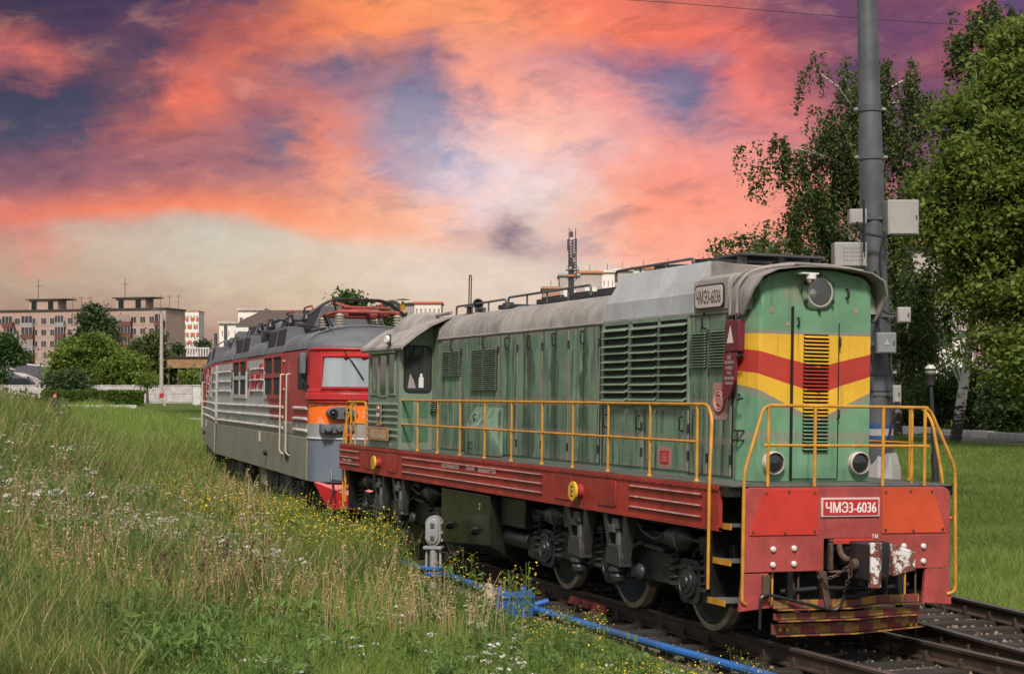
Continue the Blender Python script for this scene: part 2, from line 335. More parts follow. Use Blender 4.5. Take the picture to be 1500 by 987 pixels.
# ------------------------------------------------------------------ paint and metal of the trains
GREEN = (.138, .212, .144); PRIMER = (.215, .185, .150); YEL = (.60, .345, .028); REDP = (.36, .032, .022)
def green_panel(name, teardrop=0.0, dark=1.0):
    """old green paint: primer showing along panel edges, repaint drips, black weeps from the catches"""
    m, t = new_mat(name); v = coords(t); g = t.n('ShaderNodeTexCoord').outputs['Generated']
    sp = t.n('ShaderNodeSeparateXYZ', {0: g})
    dy = t.m('MINIMUM', sp.outputs[1], t.m('SUBTRACT', 1.0, sp.outputs[1]))
    dz = t.m('MULTIPLY', t.m('MINIMUM', sp.outputs[2], t.m('SUBTRACT', 1.0, sp.outputs[2])), 1.8)
    n1 = t.noise(v, 1.7, 5, .62).outputs[0]; n2 = t.noise(v, 6.0, 5, .65).outputs[0]
    base = scl(GREEN, dark)
    c = t.mix(t.rng(n1, .3, .7), scl(base, .78), scl(base, 1.28))
    edge = t.m('ADD', t.m('MINIMUM', dy, dz), t.m('MULTIPLY', t.m('SUBTRACT', n2, .5), .22))
    c = t.mix(t.m('MULTIPLY', t.rng(edge, .03, .085, 1.0, 0.0), .8), c, PRIMER)
    mv = t.n('ShaderNodeMapping', {0: v, 'Scale': (6, 6, .4)}).outputs[0]
    st = t.noise(mv, 2.0, 5, .66).outputs[0]
    c = t.mix(t.rng(t.n('ShaderNodeObjectInfo').outputs['Random'], 0, 1, 0, .35, False), c, scl(base, .6))
    c = t.mix(t.m('MULTIPLY', t.rng(st, .47, .68), .92), c, (.024, .032, .022))
    lt_ = t.noise(t.n('ShaderNodeMapping', {0: v, 'Scale': (3, 3, .5), 'Location': (7, 3, 1)}).outputs[0], 2.6, 4, .6).outputs[0]
    c = t.mix(t.rng(lt_, .60, .66, 0, .55), c, (.25, .30, .23))
    if teardrop:
        # a long weep of dark oil down the middle of the door, wider towards the foot
        w = t.m('ADD', .10, t.m('MULTIPLY', t.m('SUBTRACT', 1.0, sp.outputs[2]), .16))
        wob = t.m('MULTIPLY', t.m('SUBTRACT', t.noise(v, 1.7, 5, .6).outputs[0], .5), .85)
        d = t.m('ABSOLUTE', t.m('ADD', t.m('SUBTRACT', sp.outputs[1], .5), wob))
        f = t.m('MULTIPLY', t.m('MULTIPLY', t.rng(t.m('DIVIDE', d, w), .5, 1.15, 1.0, 0.0), t.rng(t.noise(v, .8, 3).outputs[0], .34, .56)), teardrop)
        c = t.mix(f, c, scl(base, .28))
    oz = t.n('ShaderNodeSeparateXYZ', {0: t.n('ShaderNodeTexCoord').outputs['Object']}).outputs[2]
    for zz_, hw_ in ((2.43, .045), (2.03, .030)):      # overspray from painting the handrails
        c = t.mix(t.rng(t.m('ADD', t.m('ABSOLUTE', t.m('SUBTRACT', oz, zz_)), t.m('MULTIPLY', t.m('SUBTRACT', n2, .5), .05)), hw_, hw_ + .015, .42, 0), c, (.24, .17, .13))
    ch = t.noise(v, 17.0, 6, .75).outputs[0]
    c = t.mix(t.rng(ch, .66, .71), c, (.05, .035, .025))
    finish(t, c, t.rng(n2, .2, .8, .45, .72), 0, t.m('ADD', n2, t.m('MULTIPLY', n1, 2.0)), .22, .012, .35)
green_panel('green door paint'); green_panel('green weeping door paint', .85); green_panel('green louvre door paint', 0, .92)
paint('green hood paint', GREEN, .55, var=.22, streak=.75, dirt=(.05, .055, .04), spots=.8, grime=.35)
paint('green slat paint', (.165, .225, .165), .5, var=.2, streak=.2, spots=.3, grime=.25)
paint('green cab paint', (.145, .190, .135), .55, var=.16, streak=.6, dirt=(.16, .15, .12), spots=.6, grime=.45)
paint('green ridge paint', (.16, .21, .15), .55, var=.15, streak=.5, spots=.4)
paint('fresh green patch', (.055, .130, .075), .5, var=.12, streak=.3, grime=.2, dirt=(.06, .09, .05))
paint('roof grey paint', (.285, .255, .235), .7, var=.2, nscale=1.6, streak=.8, dirt=(.075, .065, .06), spots=.7, spotcol=(.10, .085, .075), grime=.45)
paint('housing grey paint', (.36, .36, .365), .65, var=.10, streak=.35, dirt=(.15, .14, .13), spots=.4, grime=.25)
paint('sill red paint', (.30, .030, .022), .5, var=.25, streak=.9, dirt=(.04, .018, .014), spots=.6, spotcol=(.07, .03, .02), grime=.35)
paint('beam red paint', (.32, .052, .048), .55, var=.16, nscale=3.5, streak=.5, dirt=(.12, .035, .03), spots=.5, spotcol=(.10, .03, .025), grime=.2, bump=.4)
paint('bright red panel', (.46, .034, .024), .45, var=.1, streak=.2, spots=.3, spotcol=(.2, .02, .015))
paint('orange red panel', (.47, .062, .022), .45, var=.1, streak=.2, spots=.3, spotcol=(.25, .03, .015))
paint('yellow pipe paint', (.46, .215, .025), .5, var=.2, nscale=5, streak=.3, dirt=(.12, .06, .02), spots=.7, spotcol=(.16, .08, .03))
paint('white stripe paint', (.50, .33, .31), .6, var=.3, nscale=9, spots=.8, spotcol=(.3, .06, .05))
paint('black oily metal', (.014, .0135, .0135), .38, metal=.2, var=.4, streak=.3, dirt=(.045, .038, .03), spots=.5, spotcol=(.05, .03, .02), spec=.5)
paint('dark grey metal', (.027, .027, .029), .40, metal=.15, var=.3, streak=.4, dirt=(.012, .011, .010), spots=.5, spotcol=(.07, .04, .03), grime=.4)
paint('mid grey metal', (.075, .075, .079), .5, metal=.1, var=.25, streak=.4, dirt=(.02, .02, .02), spots=.4, grime=.3)
paint('rusty iron', (.085, .052, .036), .75, metal=.1, var=.45, nscale=5, spots=.6, spotcol=(.03, .02, .016), grime=.4)
paint('tank dark green', (.014, .020, .013), .26, var=.3, streak=.75, dirt=(.05, .05, .032), spots=.4, spotcol=(.05, .03, .02))
paint('wheel tread', (.25, .20, .145), .6, metal=.0, var=.25, nscale=6, spots=.6, spotcol=(.08, .06, .04))
m, t = new_mat('flaking white paint'); v = coords(t); n1 = t.noise(v, 7, 6, .7).outputs[0]; n2 = t.noise(v, 40, 4, .6).outputs[0]
c = t.mix(t.rng(n1, .47, .53), (.55, .53, .51), t.mix(t.rng(n2, .35, .65), (.075, .042, .028), (.20, .045, .04))); finish(t, c, .7, 0, t.m('ADD', n1, n2), .4, .01, .3)
paint('deck plate', (.095, .098, .085), .7, var=.25, nscale=4, spots=.5, spotcol=(.03, .025, .02), grime=.5)
paint('cream sign', (.50, .42, .38), .6, var=.08, spots=.4, spotcol=(.25, .2, .17))
paint('maroon sign', (.125, .012, .020), .45, var=.15, streak=.3, dirt=(.05, .01, .012), spots=.4, spotcol=(.25, .12, .1))
paint('rubber', (.012, .012, .013), .6, var=.2)
paint('tan number plate', (.33, .165, .075), .55, var=.12, streak=.2, spots=.4)
flat('chipped white', (.62, .58, .54), .6); flat('dark letters', (.06, .012, .014), .6); flat('cream letters', (.60, .52, .46), .6)
flat('white letters', (.66, .60, .55), .6); flat('emblem red', (.40, .025, .03), .5); flat('emblem blue', (.02, .06, .16), .5); flat('disc yellow', (.62, .37, .03), .5)
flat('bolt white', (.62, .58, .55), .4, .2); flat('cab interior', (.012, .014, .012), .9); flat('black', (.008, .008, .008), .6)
flat('bottle white', (.6, .58, .55), .4); flat('curtain', (.28, .24, .23), .9); flat('lamp lens', (.03, .032, .035), .05, .35, .9)
paint('primer patch', (.22, .17, .145), .7)
flat('mirror bowl', (.75, .75, .72), .12, 1.0)
m, t = new_mat('cab glass')
v = coords(t); nz = t.noise(v, 1.3, 3).outputs[0]
finish(t, t.mix(t.rng(nz, .35, .65), (.012, .016, .014), (.03, .034, .032)), .04, 0, None, spec=.9, extra={'Coat Weight': .6, 'Coat Roughness': .03})
m, t = new_mat('clear glass')
gl = t.n('ShaderNodeBsdfGlossy', {'Color': (.9, .9, .9), 'Roughness': .02}); tr = t.n('ShaderNodeBsdfTransparent', {'Color': (.80, .84, .82)})
fr = t.n('ShaderNodeFresnel', {'IOR': 1.5}); mx = t.n('ShaderNodeMixShader', {0: t.m('ADD', t.m('MULTIPLY', fr.outputs[0], .9), .05), 1: tr.outputs[0], 2: gl.outputs[0]})
t.n('ShaderNodeOutputMaterial', {0: mx.outputs[0]})
m, t = new_mat('side glass'); v = coords(t); nz = t.noise(v, 2.2, 3).outputs[0]; finish(t, t.mix(t.rng(nz, .4, .6), (.34, .33, .33), (.10, .11, .11)), .05, .6, None, spec=.8)
# front of the hood: chevrons
m, t = new_mat('chevron front paint'); v = coords(t, rand=False); sp = t.n('ShaderNodeSeparateXYZ', {0: v})
n1 = t.noise(v, 1.9, 5, .6).outputs[0]; n2 = t.noise(v, 9, 5, .65).outputs[0]
G2 = (.120, .245, .145)
c = t.mix(t.rng(n1, .3, .7), scl(G2, .82), scl(G2, 1.16))
bar = t.m('MULTIPLY', t.m('MAXIMUM', t.rng(t.noise(v, .95, 3, .5).outputs[0], .60, .66), t.rng(t.m('ABSOLUTE', t.m('SUBTRACT', sp.outputs[2], 2.10)), .03, .06, 1, 0)), .55)
c = t.mix(bar, c, PRIMER)
ax = t.m('DIVIDE', t.m('ABSOLUTE', sp.outputs[0]), .66)
wz = t.m('ADD', sp.outputs[2], t.m('MULTIPLY', t.m('SUBTRACT', n2, .5), .012))
def zl(a, b): return t.m('SUBTRACT', wz, t.m('ADD', a, t.m('MULTIPLY', ax, b)))
def band(lo, hi):
    return t.m('MULTIPLY', t.rng(zl(*lo), -.004, .004), t.rng(zl(*hi), -.004, .004, 1, 0))
c = t.mix(t.m('MULTIPLY', band((2.20, .30), (3.20, .01)), .8), c, PRIMER)
yl = t.mix(t.rng(n1, .3, .7), scl(YEL, .9), scl(YEL, 1.1)); rd = t.mix(t.rng(n1, .3, .7), scl(REDP, .85), scl(REDP, 1.12))
c = t.mix(band((2.27, .30), (3.17, .0)), c, yl)
c = t.mix(band((2.55, .19), (2.83, .15)), c, rd)
st = t.noise(t.n('ShaderNodeMapping', {0: v, 'Scale': (6, 6, .5)}).outputs[0], 2.2, 5, .66).outputs[0]
c = t.mix(t.m('MULTIPLY', t.rng(st, .52, .76), .6), c, (.055, .055, .04))
c = t.mix(t.rng(t.noise(v, 19, 6, .75).outputs[0], .645, .69, 0, .85), c, (.085, .055, .04))
finish(t, c, t.rng(n2, .2, .8, .42, .62), 0, t.m('ADD', n2, t.m('MULTIPLY', n1, 2.0)), .2, .012, .4)
# hazard boards
m, t = new_mat('hazard paint'); v = coords(t, rand=False); sp = t.n('ShaderNodeSeparateXYZ', {0: v})
n1 = t.noise(v, 8, 5, .65).outputs[0]
ph = t.m('FRACT', t.m('ADD', t.m('MULTIPLY', sp.outputs[0], 2.95), t.m('MULTIPLY', t.m('ROUND', t.m('MULTIPLY', sp.outputs[2], 7)), .23)))
c = t.mix(t.rng(ph, .49, .51), (.33, .165, .028), (.20, .026, .024))
c = t.mix(t.rng(n1, .38, .70, 0, .8), c, (.075, .045, .028))
finish(t, c, .6, 0, n1, .3, .01)

# ------------------------------------------------------------------ green shunting locomotive
CANT = .016
shunter = tag(empty('diesel_shunter', (0, 0, 0), (0, CANT, 0)), 'green shunting locomotive with red frame, yellow handrails and chevron front', 'locomotive')
S = shunter
HW = .80; ZD = 1.608; ZG = 3.42; YF = .65; YB = 10.9
# deck and frame
b = MB(); b.box(-1.34, 1.34, .10, 14.86, 1.50, ZD - .006); b.box(-.9, .9, .4, 14.6, 1.05, 1.50); b.build('frame', 'black oily metal', S)
b = MB(); b.box(-1.335, 1.335, .06, 14.88, ZD - .004, ZD + .012); dk = b.build('deck', 'deck plate', S)
# side girders: one mesh per bay, both sides
def girder(x, sgn):
    bays = [(.24, .56, 0), (.56, 2.38, 1), (2.38, 4.91, 0), (4.91, 11.0, 1), (11.0, 13.48, 0), (13.48, 14.9, 1)]
    for y0, y1, ribs in bays:
        b = MB(); x1 = x - sgn * .04
        b.box(min(x, x1), max(x, x1), y0 + .006, y1 - .006, 1.154, ZD - .012)
        b.box(min(x + sgn * .012, x1), max(x + sgn * .012, x1), y0 + .006, y1 - .006, ZD - .05, ZD - .002)
        b.box(min(x + sgn * .010, x1), max(x + sgn * .010, x1), y0 + .006, y1 - .006, 1.150, 1.185)
        if ribs:
            for zz in (1.27, 1.385, 1.50):
                b.prism([(x, zz - .030), (x + sgn * .020, zz - .008), (x + sgn * .020, zz + .008), (x, zz + .012)], 'y', y0 + .03, y1 - .03)
        g = b.build('side_girder', 'sill red paint', S, smooth=False)
        if ribs:
            for zz in (1.27, 1.385, 1.50):
                lb = MB(); xs = x + sgn * .0215
                lb.box(min(xs, xs - sgn * .004), max(xs, xs - sgn * .004), y0 + .06, y1 - .06, zz - .006, zz + .008); lb.build('painted_line', 'white stripe paint', g, smooth=False)
        else:
            if y1 - y0 > 1:
                for yc in ((y0 + y1) / 2 - .68, (y0 + y1) / 2 + .62):
                    hb = MB(); hb.prism(rrect(yc - .26, yc + .26, 1.23, 1.53, .04), 'x', min(x, x + sgn * .012), max(x, x + sgn * .012)); hb.build('hatch_cover', 'sill red paint', g, bevel=.004)
        n = int((y1 - y0) / .21)
        rv = MB()
        for k in range(n):
            yy = y0 + .1 + k * .21
            rv.cyl((x + sgn * .010, yy, ZD - .028), (x + sgn * .020, yy, ZD - .028), .011, n=6)
        rv.build('rivet_row', 'sill red paint', g)['kind'] = 'stuff'
girder(-1.354, -1); girder(1.354, 1)
for yy, rot in ((3.72, 1), (12.28, 0)):
    e_ = MB(); e_.cyl((-1.354, yy, 1.36), (-1.45, yy, 1.36), .085, n=16); ds = e_.build('earthing_socket', 'sill red paint', S)
    e2 = MB(); e2.cyl((-1.445, yy, 1.36), (-1.475, yy, 1.36), .115, n=22); e2.build('yellow_disc', 'disc yellow', ds)
    text('disc_letter', 'Е', 'black', ds, (-1.4775, yy, 1.36), .075, .125, SIDE, .01)
text('girder_lettering', 'ОБСЛУЖИВАЕТСЯ', 'cream letters', S, (-1.378, 8.52, 1.455), .78, .055, SIDE, .004)
text('girder_lettering', 'ОДНИМ', 'cream letters', S, (-1.378, 7.65, 1.455), .36, .055, SIDE, .004)
text('girder_lettering', 'МАШИНИСТОМ', 'cream letters', S, (-1.378, 6.95, 1.455), .68, .055, SIDE, .004)
text('wagon_lettering', 'ТМх 4001', 'cream letters', S, (-1.378, 14.3, 1.33), .62, .05, SIDE)['kind'] = 'stuff'
# ---- hood
ARC = [(HW - .40 * (1 - math.cos(R(a))), ZG + .40 * math.sin(R(a))) for a in range(0, 91, 15)]       # quarter round shoulder
PROF = [(-x, z) for x, z in ARC] + [(-.2, ZG + .435), (.2, ZG + .435)] + [(x, z) for x, z in ARC[::-1]]
b = MB(); ch = .25
pl = [(-HW, YB), (-HW, YF + ch), (-.66, YF), (.66, YF), (HW, YF + ch), (HW, YB)]
b.prism(pl, 'z', ZD + .01, ZG)
hood = b.build('hood', 'green hood paint', S, smooth=False)
b = MB(); b.prism([(-.70, YF - .004), (-HW - .004, YF + ch), (-HW - .004, YF + ch + .02), (-.66, YF + .03), (.66, YF + .03), (HW + .004, YF + ch + .02), (HW + .004, YF + ch), (.66, YF - .008), (-.66, YF - .008)], 'z', ZD + .02, ZG - .0005)
fsk = b.build('front_sheet', 'chevron front paint', S, smooth=False)
# front gable above the gutter line
yg = lambda x: YF - .008 + ch * max(0, abs(x) - .66) / (HW - .66)
b = MB(); n = len(PROF); mid_ = [(x, z) for x, z in PROF]
b.add([(x, yg(x), z) for x, z in PROF] + [(x, YF + .34, z) for x, z in PROF] + [(-.66, yg(.66), ZG + .0), (.66, yg(.66), ZG)], [(2 * n, 2 * n + 1) + tuple(i for i in range(n - 1, -1, -1) if abs(PROF[i][0]) <= .661)] + [tuple(i for i in range(n) if PROF[i][0] <= -.55)[::1] + (2 * n,)] + [tuple(i for i in range(n) if PROF[i][0] >= .55) + (2 * n + 1,)] + [(i, i + 1, n + i + 1, n + i) for i in range(n - 1)] + [tuple(range(2 * n - 1, n - 1, -1))])
b.build('front_gable', 'chevron front paint', S, smooth=False)
for y0, y1 in ((8.06, YB), (4.36, 8.04)):
    b = MB(); b.prism(PROF, 'y', y0, y1); rs = b.build('roof_section', 'roof grey paint', S)
    for ys in (y0 + .03, y1 - .03):
        P2 = [(x * 1.012, ZG + (z - ZG) * 1.03 + .004) for x, z in PROF]
        sb = MB(); sb.prism(P2, 'y', ys - .025, ys + .025); sb.build('roof_strap', 'roof grey paint', rs)
b = MB(); b.prism(PROF, 'y', YF + .10, 4.34); b.build('roof_section', 'roof grey paint', S)
for sx in (-1, 1):
    b = MB(); b.tube([(sx * (HW + .008), y, ZG - .004) for y in (YF + ch, YB)], .018, 6); b.build('gutter', 'roof grey paint', S)
# radiator housing: canted sides, fan on top
for sx in (-1, 1):
    b = MB()
    b.add([(sx * .822, 4.33, ZG + .01), (sx * .822, 1.90, ZG + .01), (sx * .805, 1.90, ZG + .23), (sx * .805, 4.30, ZG + .23), (sx * .62, 1.92, ZG + .60), (sx * .62, 4.18, ZG + .60), (sx * .40, 4.18, ZG + .60), (sx * .40, 1.92, ZG + .60), (sx * .40, 4.33, ZG + .01), (sx * .40, 1.90, ZG + .01)],
          [(0, 1, 2, 3), (3, 2, 4, 5), (5, 4, 7, 6), (0, 3, 5, 6, 8), (1, 9, 7, 4, 2), (8, 6, 7, 9), (0, 8, 9, 1)])
    b.build('radiator_housing', 'housing grey paint', S, smooth=False, bevel=.006)
b = MB(); b.box(-.39, .39, 1.92, 4.18, ZG + .40, ZG + .57); fb = b.build('fan_deck', 'roof grey paint', S, bevel=.01)
for yc in (2.55, 3.55):
    f = MB(); f.lathe([(.44, 0), (.46, .0), (.46, .10), (.42, .10), (.42, .02), (.05, .02), (.05, .08), (0, .08)], (0, yc, ZG + .575), (0, 0, 1), 28)
    for k in range(8):
        a = PI * k / 4
        f.hexa([(.05 * math.cos(a), yc + .05 * math.sin(a), ZG + .60), (.40 * math.cos(a), yc + .40 * math.sin(a), ZG + .60), (.40 * math.cos(a + .25), yc + .40 * math.sin(a + .25), ZG + .63), (.05 * math.cos(a + .3), yc + .05 * math.sin(a + .3), ZG + .63)],
               [(.05 * math.cos(a), yc + .05 * math.sin(a), ZG + .606), (.40 * math.cos(a), yc + .40 * math.sin(a), ZG + .606), (.40 * math.cos(a + .25), yc + .40 * math.sin(a + .25), ZG + .636), (.05 * math.cos(a + .3), yc + .05 * math.sin(a + .3), ZG + .636)])
    f.build('roof_fan', 'dark grey metal', S)
# sloping cover ahead of the fans, dark lid with two lugs
b = MB(); b.hexa([(-.60, 1.90, ZG + .40), (.60, 1.90, ZG + .40), (.60, 1.90, ZG + .60), (-.60, 1.90, ZG + .60)], [(-.55, .95, ZG + .40), (.55, .95, ZG + .40), (.55, .95, ZG + .47), (-.55, .95, ZG + .47)]); b.build('sloping_cover', 'roof grey paint', S, smooth=False)
b = MB(); b.box(-.52, .52, 1.35, 2.0, ZG + .635, ZG + .66)
b.box(-.50, -.42, 1.42, 1.50, ZG + .52, ZG + .64); b.box(.42, .50, 1.42, 1.50, ZG + .52, ZG + .64); b.box(-.02, .05, 1.42, 1.48, ZG + .52, ZG + .64); b.build('raised_lid', 'mid grey metal', S)
# number boxes at the front shoulders
for sx in (-1, 1):
    b = MB(); pr = [(sx * .80, ZG + .012), (sx * .835, ZG + .012), (sx * .845, ZG + .30), (sx * .83, ZG + .36), (sx * .78, ZG + .40), (sx * .45, ZG + .43), (sx * .45, ZG + .30)]
    b.prism(pr, 'y', 1.04, 1.86); nb = b.build('number_box', 'roof grey paint', S, bevel=.02)
    q = MB(); q.prism(rrect(1.13, 1.80, ZG + .035, ZG + .305, .06, 5), 'x', min(sx * .842, sx * .856), max(sx * .842, sx * .856)); fr_ = q.build('number_frame', 'dark grey metal', nb)
    q = MB(); q.prism(rrect(1.155, 1.775, ZG + .055, ZG + .285, .05, 5), 'x', min(sx * .85, sx * .862), max(sx * .85, sx * .862)); q.build('number_board', 'cream sign', nb)
text('number_lettering', 'ЧМЭ3-6036', 'dark letters', S, (-.8645, 1.465, ZG + .17), .56, .15, SIDE, .004)
# front visor over the headlamp, wrapped round the shoulders
b = MB(); vis = []
arcs = [(-.83, ZG - .05, .10), (-.84, ZG + .08, -.01), (-.83, ZG + .21, -.10), (-.75, ZG + .345, -.15), (-.58, ZG + .42, -.17), (-.3, ZG + .458, -.18), (0, ZG + .465, -.19), (.3, ZG + .458, -.18), (.58, ZG + .42, -.17), (.745, ZG + .345, -.15), (.815, ZG + .21, -.10), (.822, ZG + .08, -.01), (.82, ZG - .05, .10)]
n = len(arcs)
for t_ in (0, 1):
    for x, z, y in arcs: vis.append((x, YF + y if t_ == 0 else YF + .42, z))
for t_ in (0, 1):
    for x, z, y in arcs: vis.append((x * .975, (YF + y if t_ == 0 else YF + .42), z - .009))
fs = [(i, i + 1, n + i + 1, n + i) for i in range(n - 1)] + [(2 * n + i, 3 * n + i, 3 * n + i + 1, 2 * n + i + 1) for i in range(n - 1)]
fs += [(i, 2 * n + i, 2 * n + i + 1, i + 1) for i in range(n - 1)] + [(n + i, n + i + 1, 3 * n + i + 1, 3 * n + i) for i in range(n - 1)] + [(0, n, 3 * n, 2 * n), (n - 1, 3 * n - 1, 4 * n - 1, 2 * n - 1)]
b.add(vis, fs); b.build('front_visor', 'roof grey paint', S)
# pipes and conduits running over the nose
for pts, r in (([(-.30, .62, ZG + .48), (-.52, .72, ZG + .46), (-.74, .80, ZG + .40), (-.865, .82, ZG + .25), (-.865, .82, ZG - .10)], .016),
               ([(-.30, .70, ZG + .48), (-.66, .95, ZG + .44), (-.84, 1.0, ZG + .30), (-.85, 1.0, ZG - .05)], .014),
               ([(.62, .74, ZG + .46), (.2, .72, ZG + .50), (-.30, .70, ZG + .50), (-.5, 1.0, ZG + .47), (-.56, 1.9, ZG + .43)], .015)):
    MB().tube(fillet(pts, .08), r, 6).build('conduit', 'roof grey paint', S)
# headlamp
def ylamp(c, r, name, par, ring_mat, deep=.16):
    e_ = MB(); x, y, z = c
    e_.lathe([(r * 1.12, .02), (r * 1.14, -.02), (r * 1.10, -.05), (r * 1.02, -.055), (r * 1.0, -.02), (r * .98, .0)], c, (0, 1, 0), 32, ring=True); o = e_.build(name, ring_mat, par)
    rb = MB(); rb.lathe([(r * .97, -.02), (r * .8, deep * .45), (r * .45, deep * .85), (.001, deep)], c, (0, 1, 0), 28, caps=False); rb.build('reflector', 'mirror bowl', o, fixn=False)
    g = MB(); g.lathe([(.001, -.048), (r * .6, -.042), (r * .99, -.025), (r * .99, -.02)], c, (0, 1, 0), 28); g.build('lens', 'lamp lens', o)
    bb = MB(); bb.ball((x, y + deep * .35, z), r * .16); bb.build('bulb', 'bottle white', o)
    return o
# big lamp: dim interior put in as black back, bright reflection as mirror blob
HK = .76; c0 = (.0, YF - .012, 3.615)
e_ = MB(); e_.lathe([(.255 * HK, .01), (.262 * HK, -.015), (.235 * HK, -.035), (.205 * HK, -.05), (.19 * HK, -.05), (.185 * HK, -.02), (.185 * HK, .02)], c0, (0, 1, 0), 36, ring=True); hl = e_.build('headlamp', 'green hood paint', S)
e_ = MB(); e_.lathe([(.195 * HK, -.052), (.20 * HK, -.046), (.20 * HK, -.03), (.183 * HK, -.03), (.183 * HK, -.052)], c0, (0, 1, 0), 36, ring=True); e_.build('lamp_rim', 'cream sign', hl)
e_ = MB(); e_.lathe([(.183 * HK, -.010), (.183 * HK, .0), (.001, .0), (.001, -.010)], c0, (0, 1, 0), 30); e_.build('lamp_back', 'black oily metal', hl)
e_ = MB(); e_.ball((-.06, YF - .03, 3.605), .062, 16, 10, (1, .25, 1.05)); e_.build('reflector', 'mirror bowl', hl)  # off-centre mirror blob added as the bright spot behind the glass
e_ = MB(); e_.lathe([(.182 * HK, -.040), (.182 * HK, -.044), (.001, -.048), (.001, -.040)], c0, (0, 1, 0), 30); e_.build('lens', 'clear glass', hl)
for a in range(0, 360, 60):
    e_ = MB(); e_.box(-.012, .012, -.055, .0, -.02, .02); o = e_.build('lamp_clamp', 'dark grey metal', hl); o.location = (c0[0] + .245 * HK * math.sin(R(a)), c0[1], c0[2] + .245 * HK * math.cos(R(a)))
for sx in (-.525, .515): ylamp((sx, YF - .03, 1.82), .108, 'marker_lamp', S, 'cream sign', .10)
# security camera under the visor
e_ = MB(); e_.box(-.30, -.10, .46, .62, 3.795, 3.81); e_.lathe([(.055, 0), (.055, -.05), (.05, -.05)], (-.17, .50, 3.795), (0, 0, 1), 16); dc = e_.build('dome_camera', 'bottle white', S)
e_ = MB(); e_.ball((-.17, .50, 3.74), .045, 14, 8); e_.build('dome', 'cream sign', dc); e_ = MB(); e_.ball((-.175, .462, 3.735), .018, 10, 6); e_.build('camera_lens', 'black', dc)
# middle louvre door in the front
b = MB(); b.box(-.31, .26, YF - .030, YF - .006, 1.66, 3.42); fd = b.build('front_door', 'chevron front paint', S, smooth=False)
b = MB(); b.box(-.318, -.300, YF - .040, YF - .008, 1.64, 3.46); b.box(.248, .258, YF - .036, YF - .008, 1.66, 3.3); b.build('door_seam', 'black', fd)
b = MB(); b.box(-.175, .125, YF - .034, YF - .026, 1.94, 3.175); b.build('louvre_backing', 'black', fd)
sm = MB().hexa([(-.15, -.045, .0), (.15, -.045, .0), (.15, -.052, .006), (-.15, -.052, .006)], [(-.15, -.008, .034), (.15, -.008, .034), (.15, -.012, .040), (-.15, -.012, .040)]).mesh('louvre_slat', 'chevron front paint', smooth=False)
b = MB()
for k in range(31):
    z = 1.955 + k * .0393
    b = MB().hexa([(-.175, YF - .064, z), (.125, YF - .064, z), (.125, YF - .069, z + .005), (-.175, YF - .069, z + .005)], [(-.175, YF - .030, z + .018), (.125, YF - .030, z + .018), (.125, YF - .032, z + .024), (-.175, YF - .032, z + .024)])
    b.build('louvre_slat', 'chevron front paint', fd, smooth=False)
for x, z, l in ((-.25, 3.30, .08), (.35, 3.62, .09), (.255, 3.10, .10), (.25, 2.34, .09)):
    e_ = MB(); e_.tube(fillet([(x, YF - .01, z + l / 2), (x, YF - .06, z + l / 2), (x, YF - .06, z - l / 2), (x, YF - .01, z - l / 2)], .02), .011, 6); e_.build('grab_handle', 'dark grey metal', S)
# paint test patches
for x, z, w in ((-.55, 3.42, .06), (.47, 3.44, .06), (-.36, 3.28, .05), (.52, 2.02, .07), (-.40, 2.05, .06)):
    e_ = MB(); e_.box(x - w / 2, x + w / 2, YF - .0115, YF - .0075, z - w / 2, z + w / 2); e_.build('paint_patch', 'primer patch', fsk, smooth=False).scale = (1, 1, 1)
# ---- side doors of the hood: both sides alike
def handle(par, x, sgn, y, z, l=.16):
    e_ = MB(); e_.tube(fillet([(x, y, z + l / 2), (x + sgn * .045, y, z + l / 2), (x + sgn * .045, y - .02, z - l / 2), (x, y - .02, z - l / 2)], .03), .011, 6); e_.build('handle', 'black', par)
paint('louvre paint', (.215, .275, .205), .5, var=.15, spots=.3, grime=.15)
def louvre(par, x, sgn, y0, y1, z0, z1, n, mat='louvre paint'):
    e_ = MB(); e_.box(min(x, x + sgn * .006), max(x, x + sgn * .006), y0, y1, z0, z1); bk = e_.build('louvre_panel', 'black', par)
    st = (z1 - z0) / n; xo = x + sgn * .004
    me = MB().hexa([(sgn * .004, 0, st * .60), (sgn * .004, y1 - y0, st * .60), (sgn * .004, y1 - y0, st * .72), (sgn * .004, 0, st * .72)], [(sgn * .034, 0, st * .12), (sgn * .034, y1 - y0, st * .12), (sgn * .038, y1 - y0, st * .46), (sgn * .038, 0, st * .46)]).mesh('louvre_slat', mat, smooth=False)
    for k in range(n): put('louvre_slat', me, bk, (xo, y0, z0 + k * st))
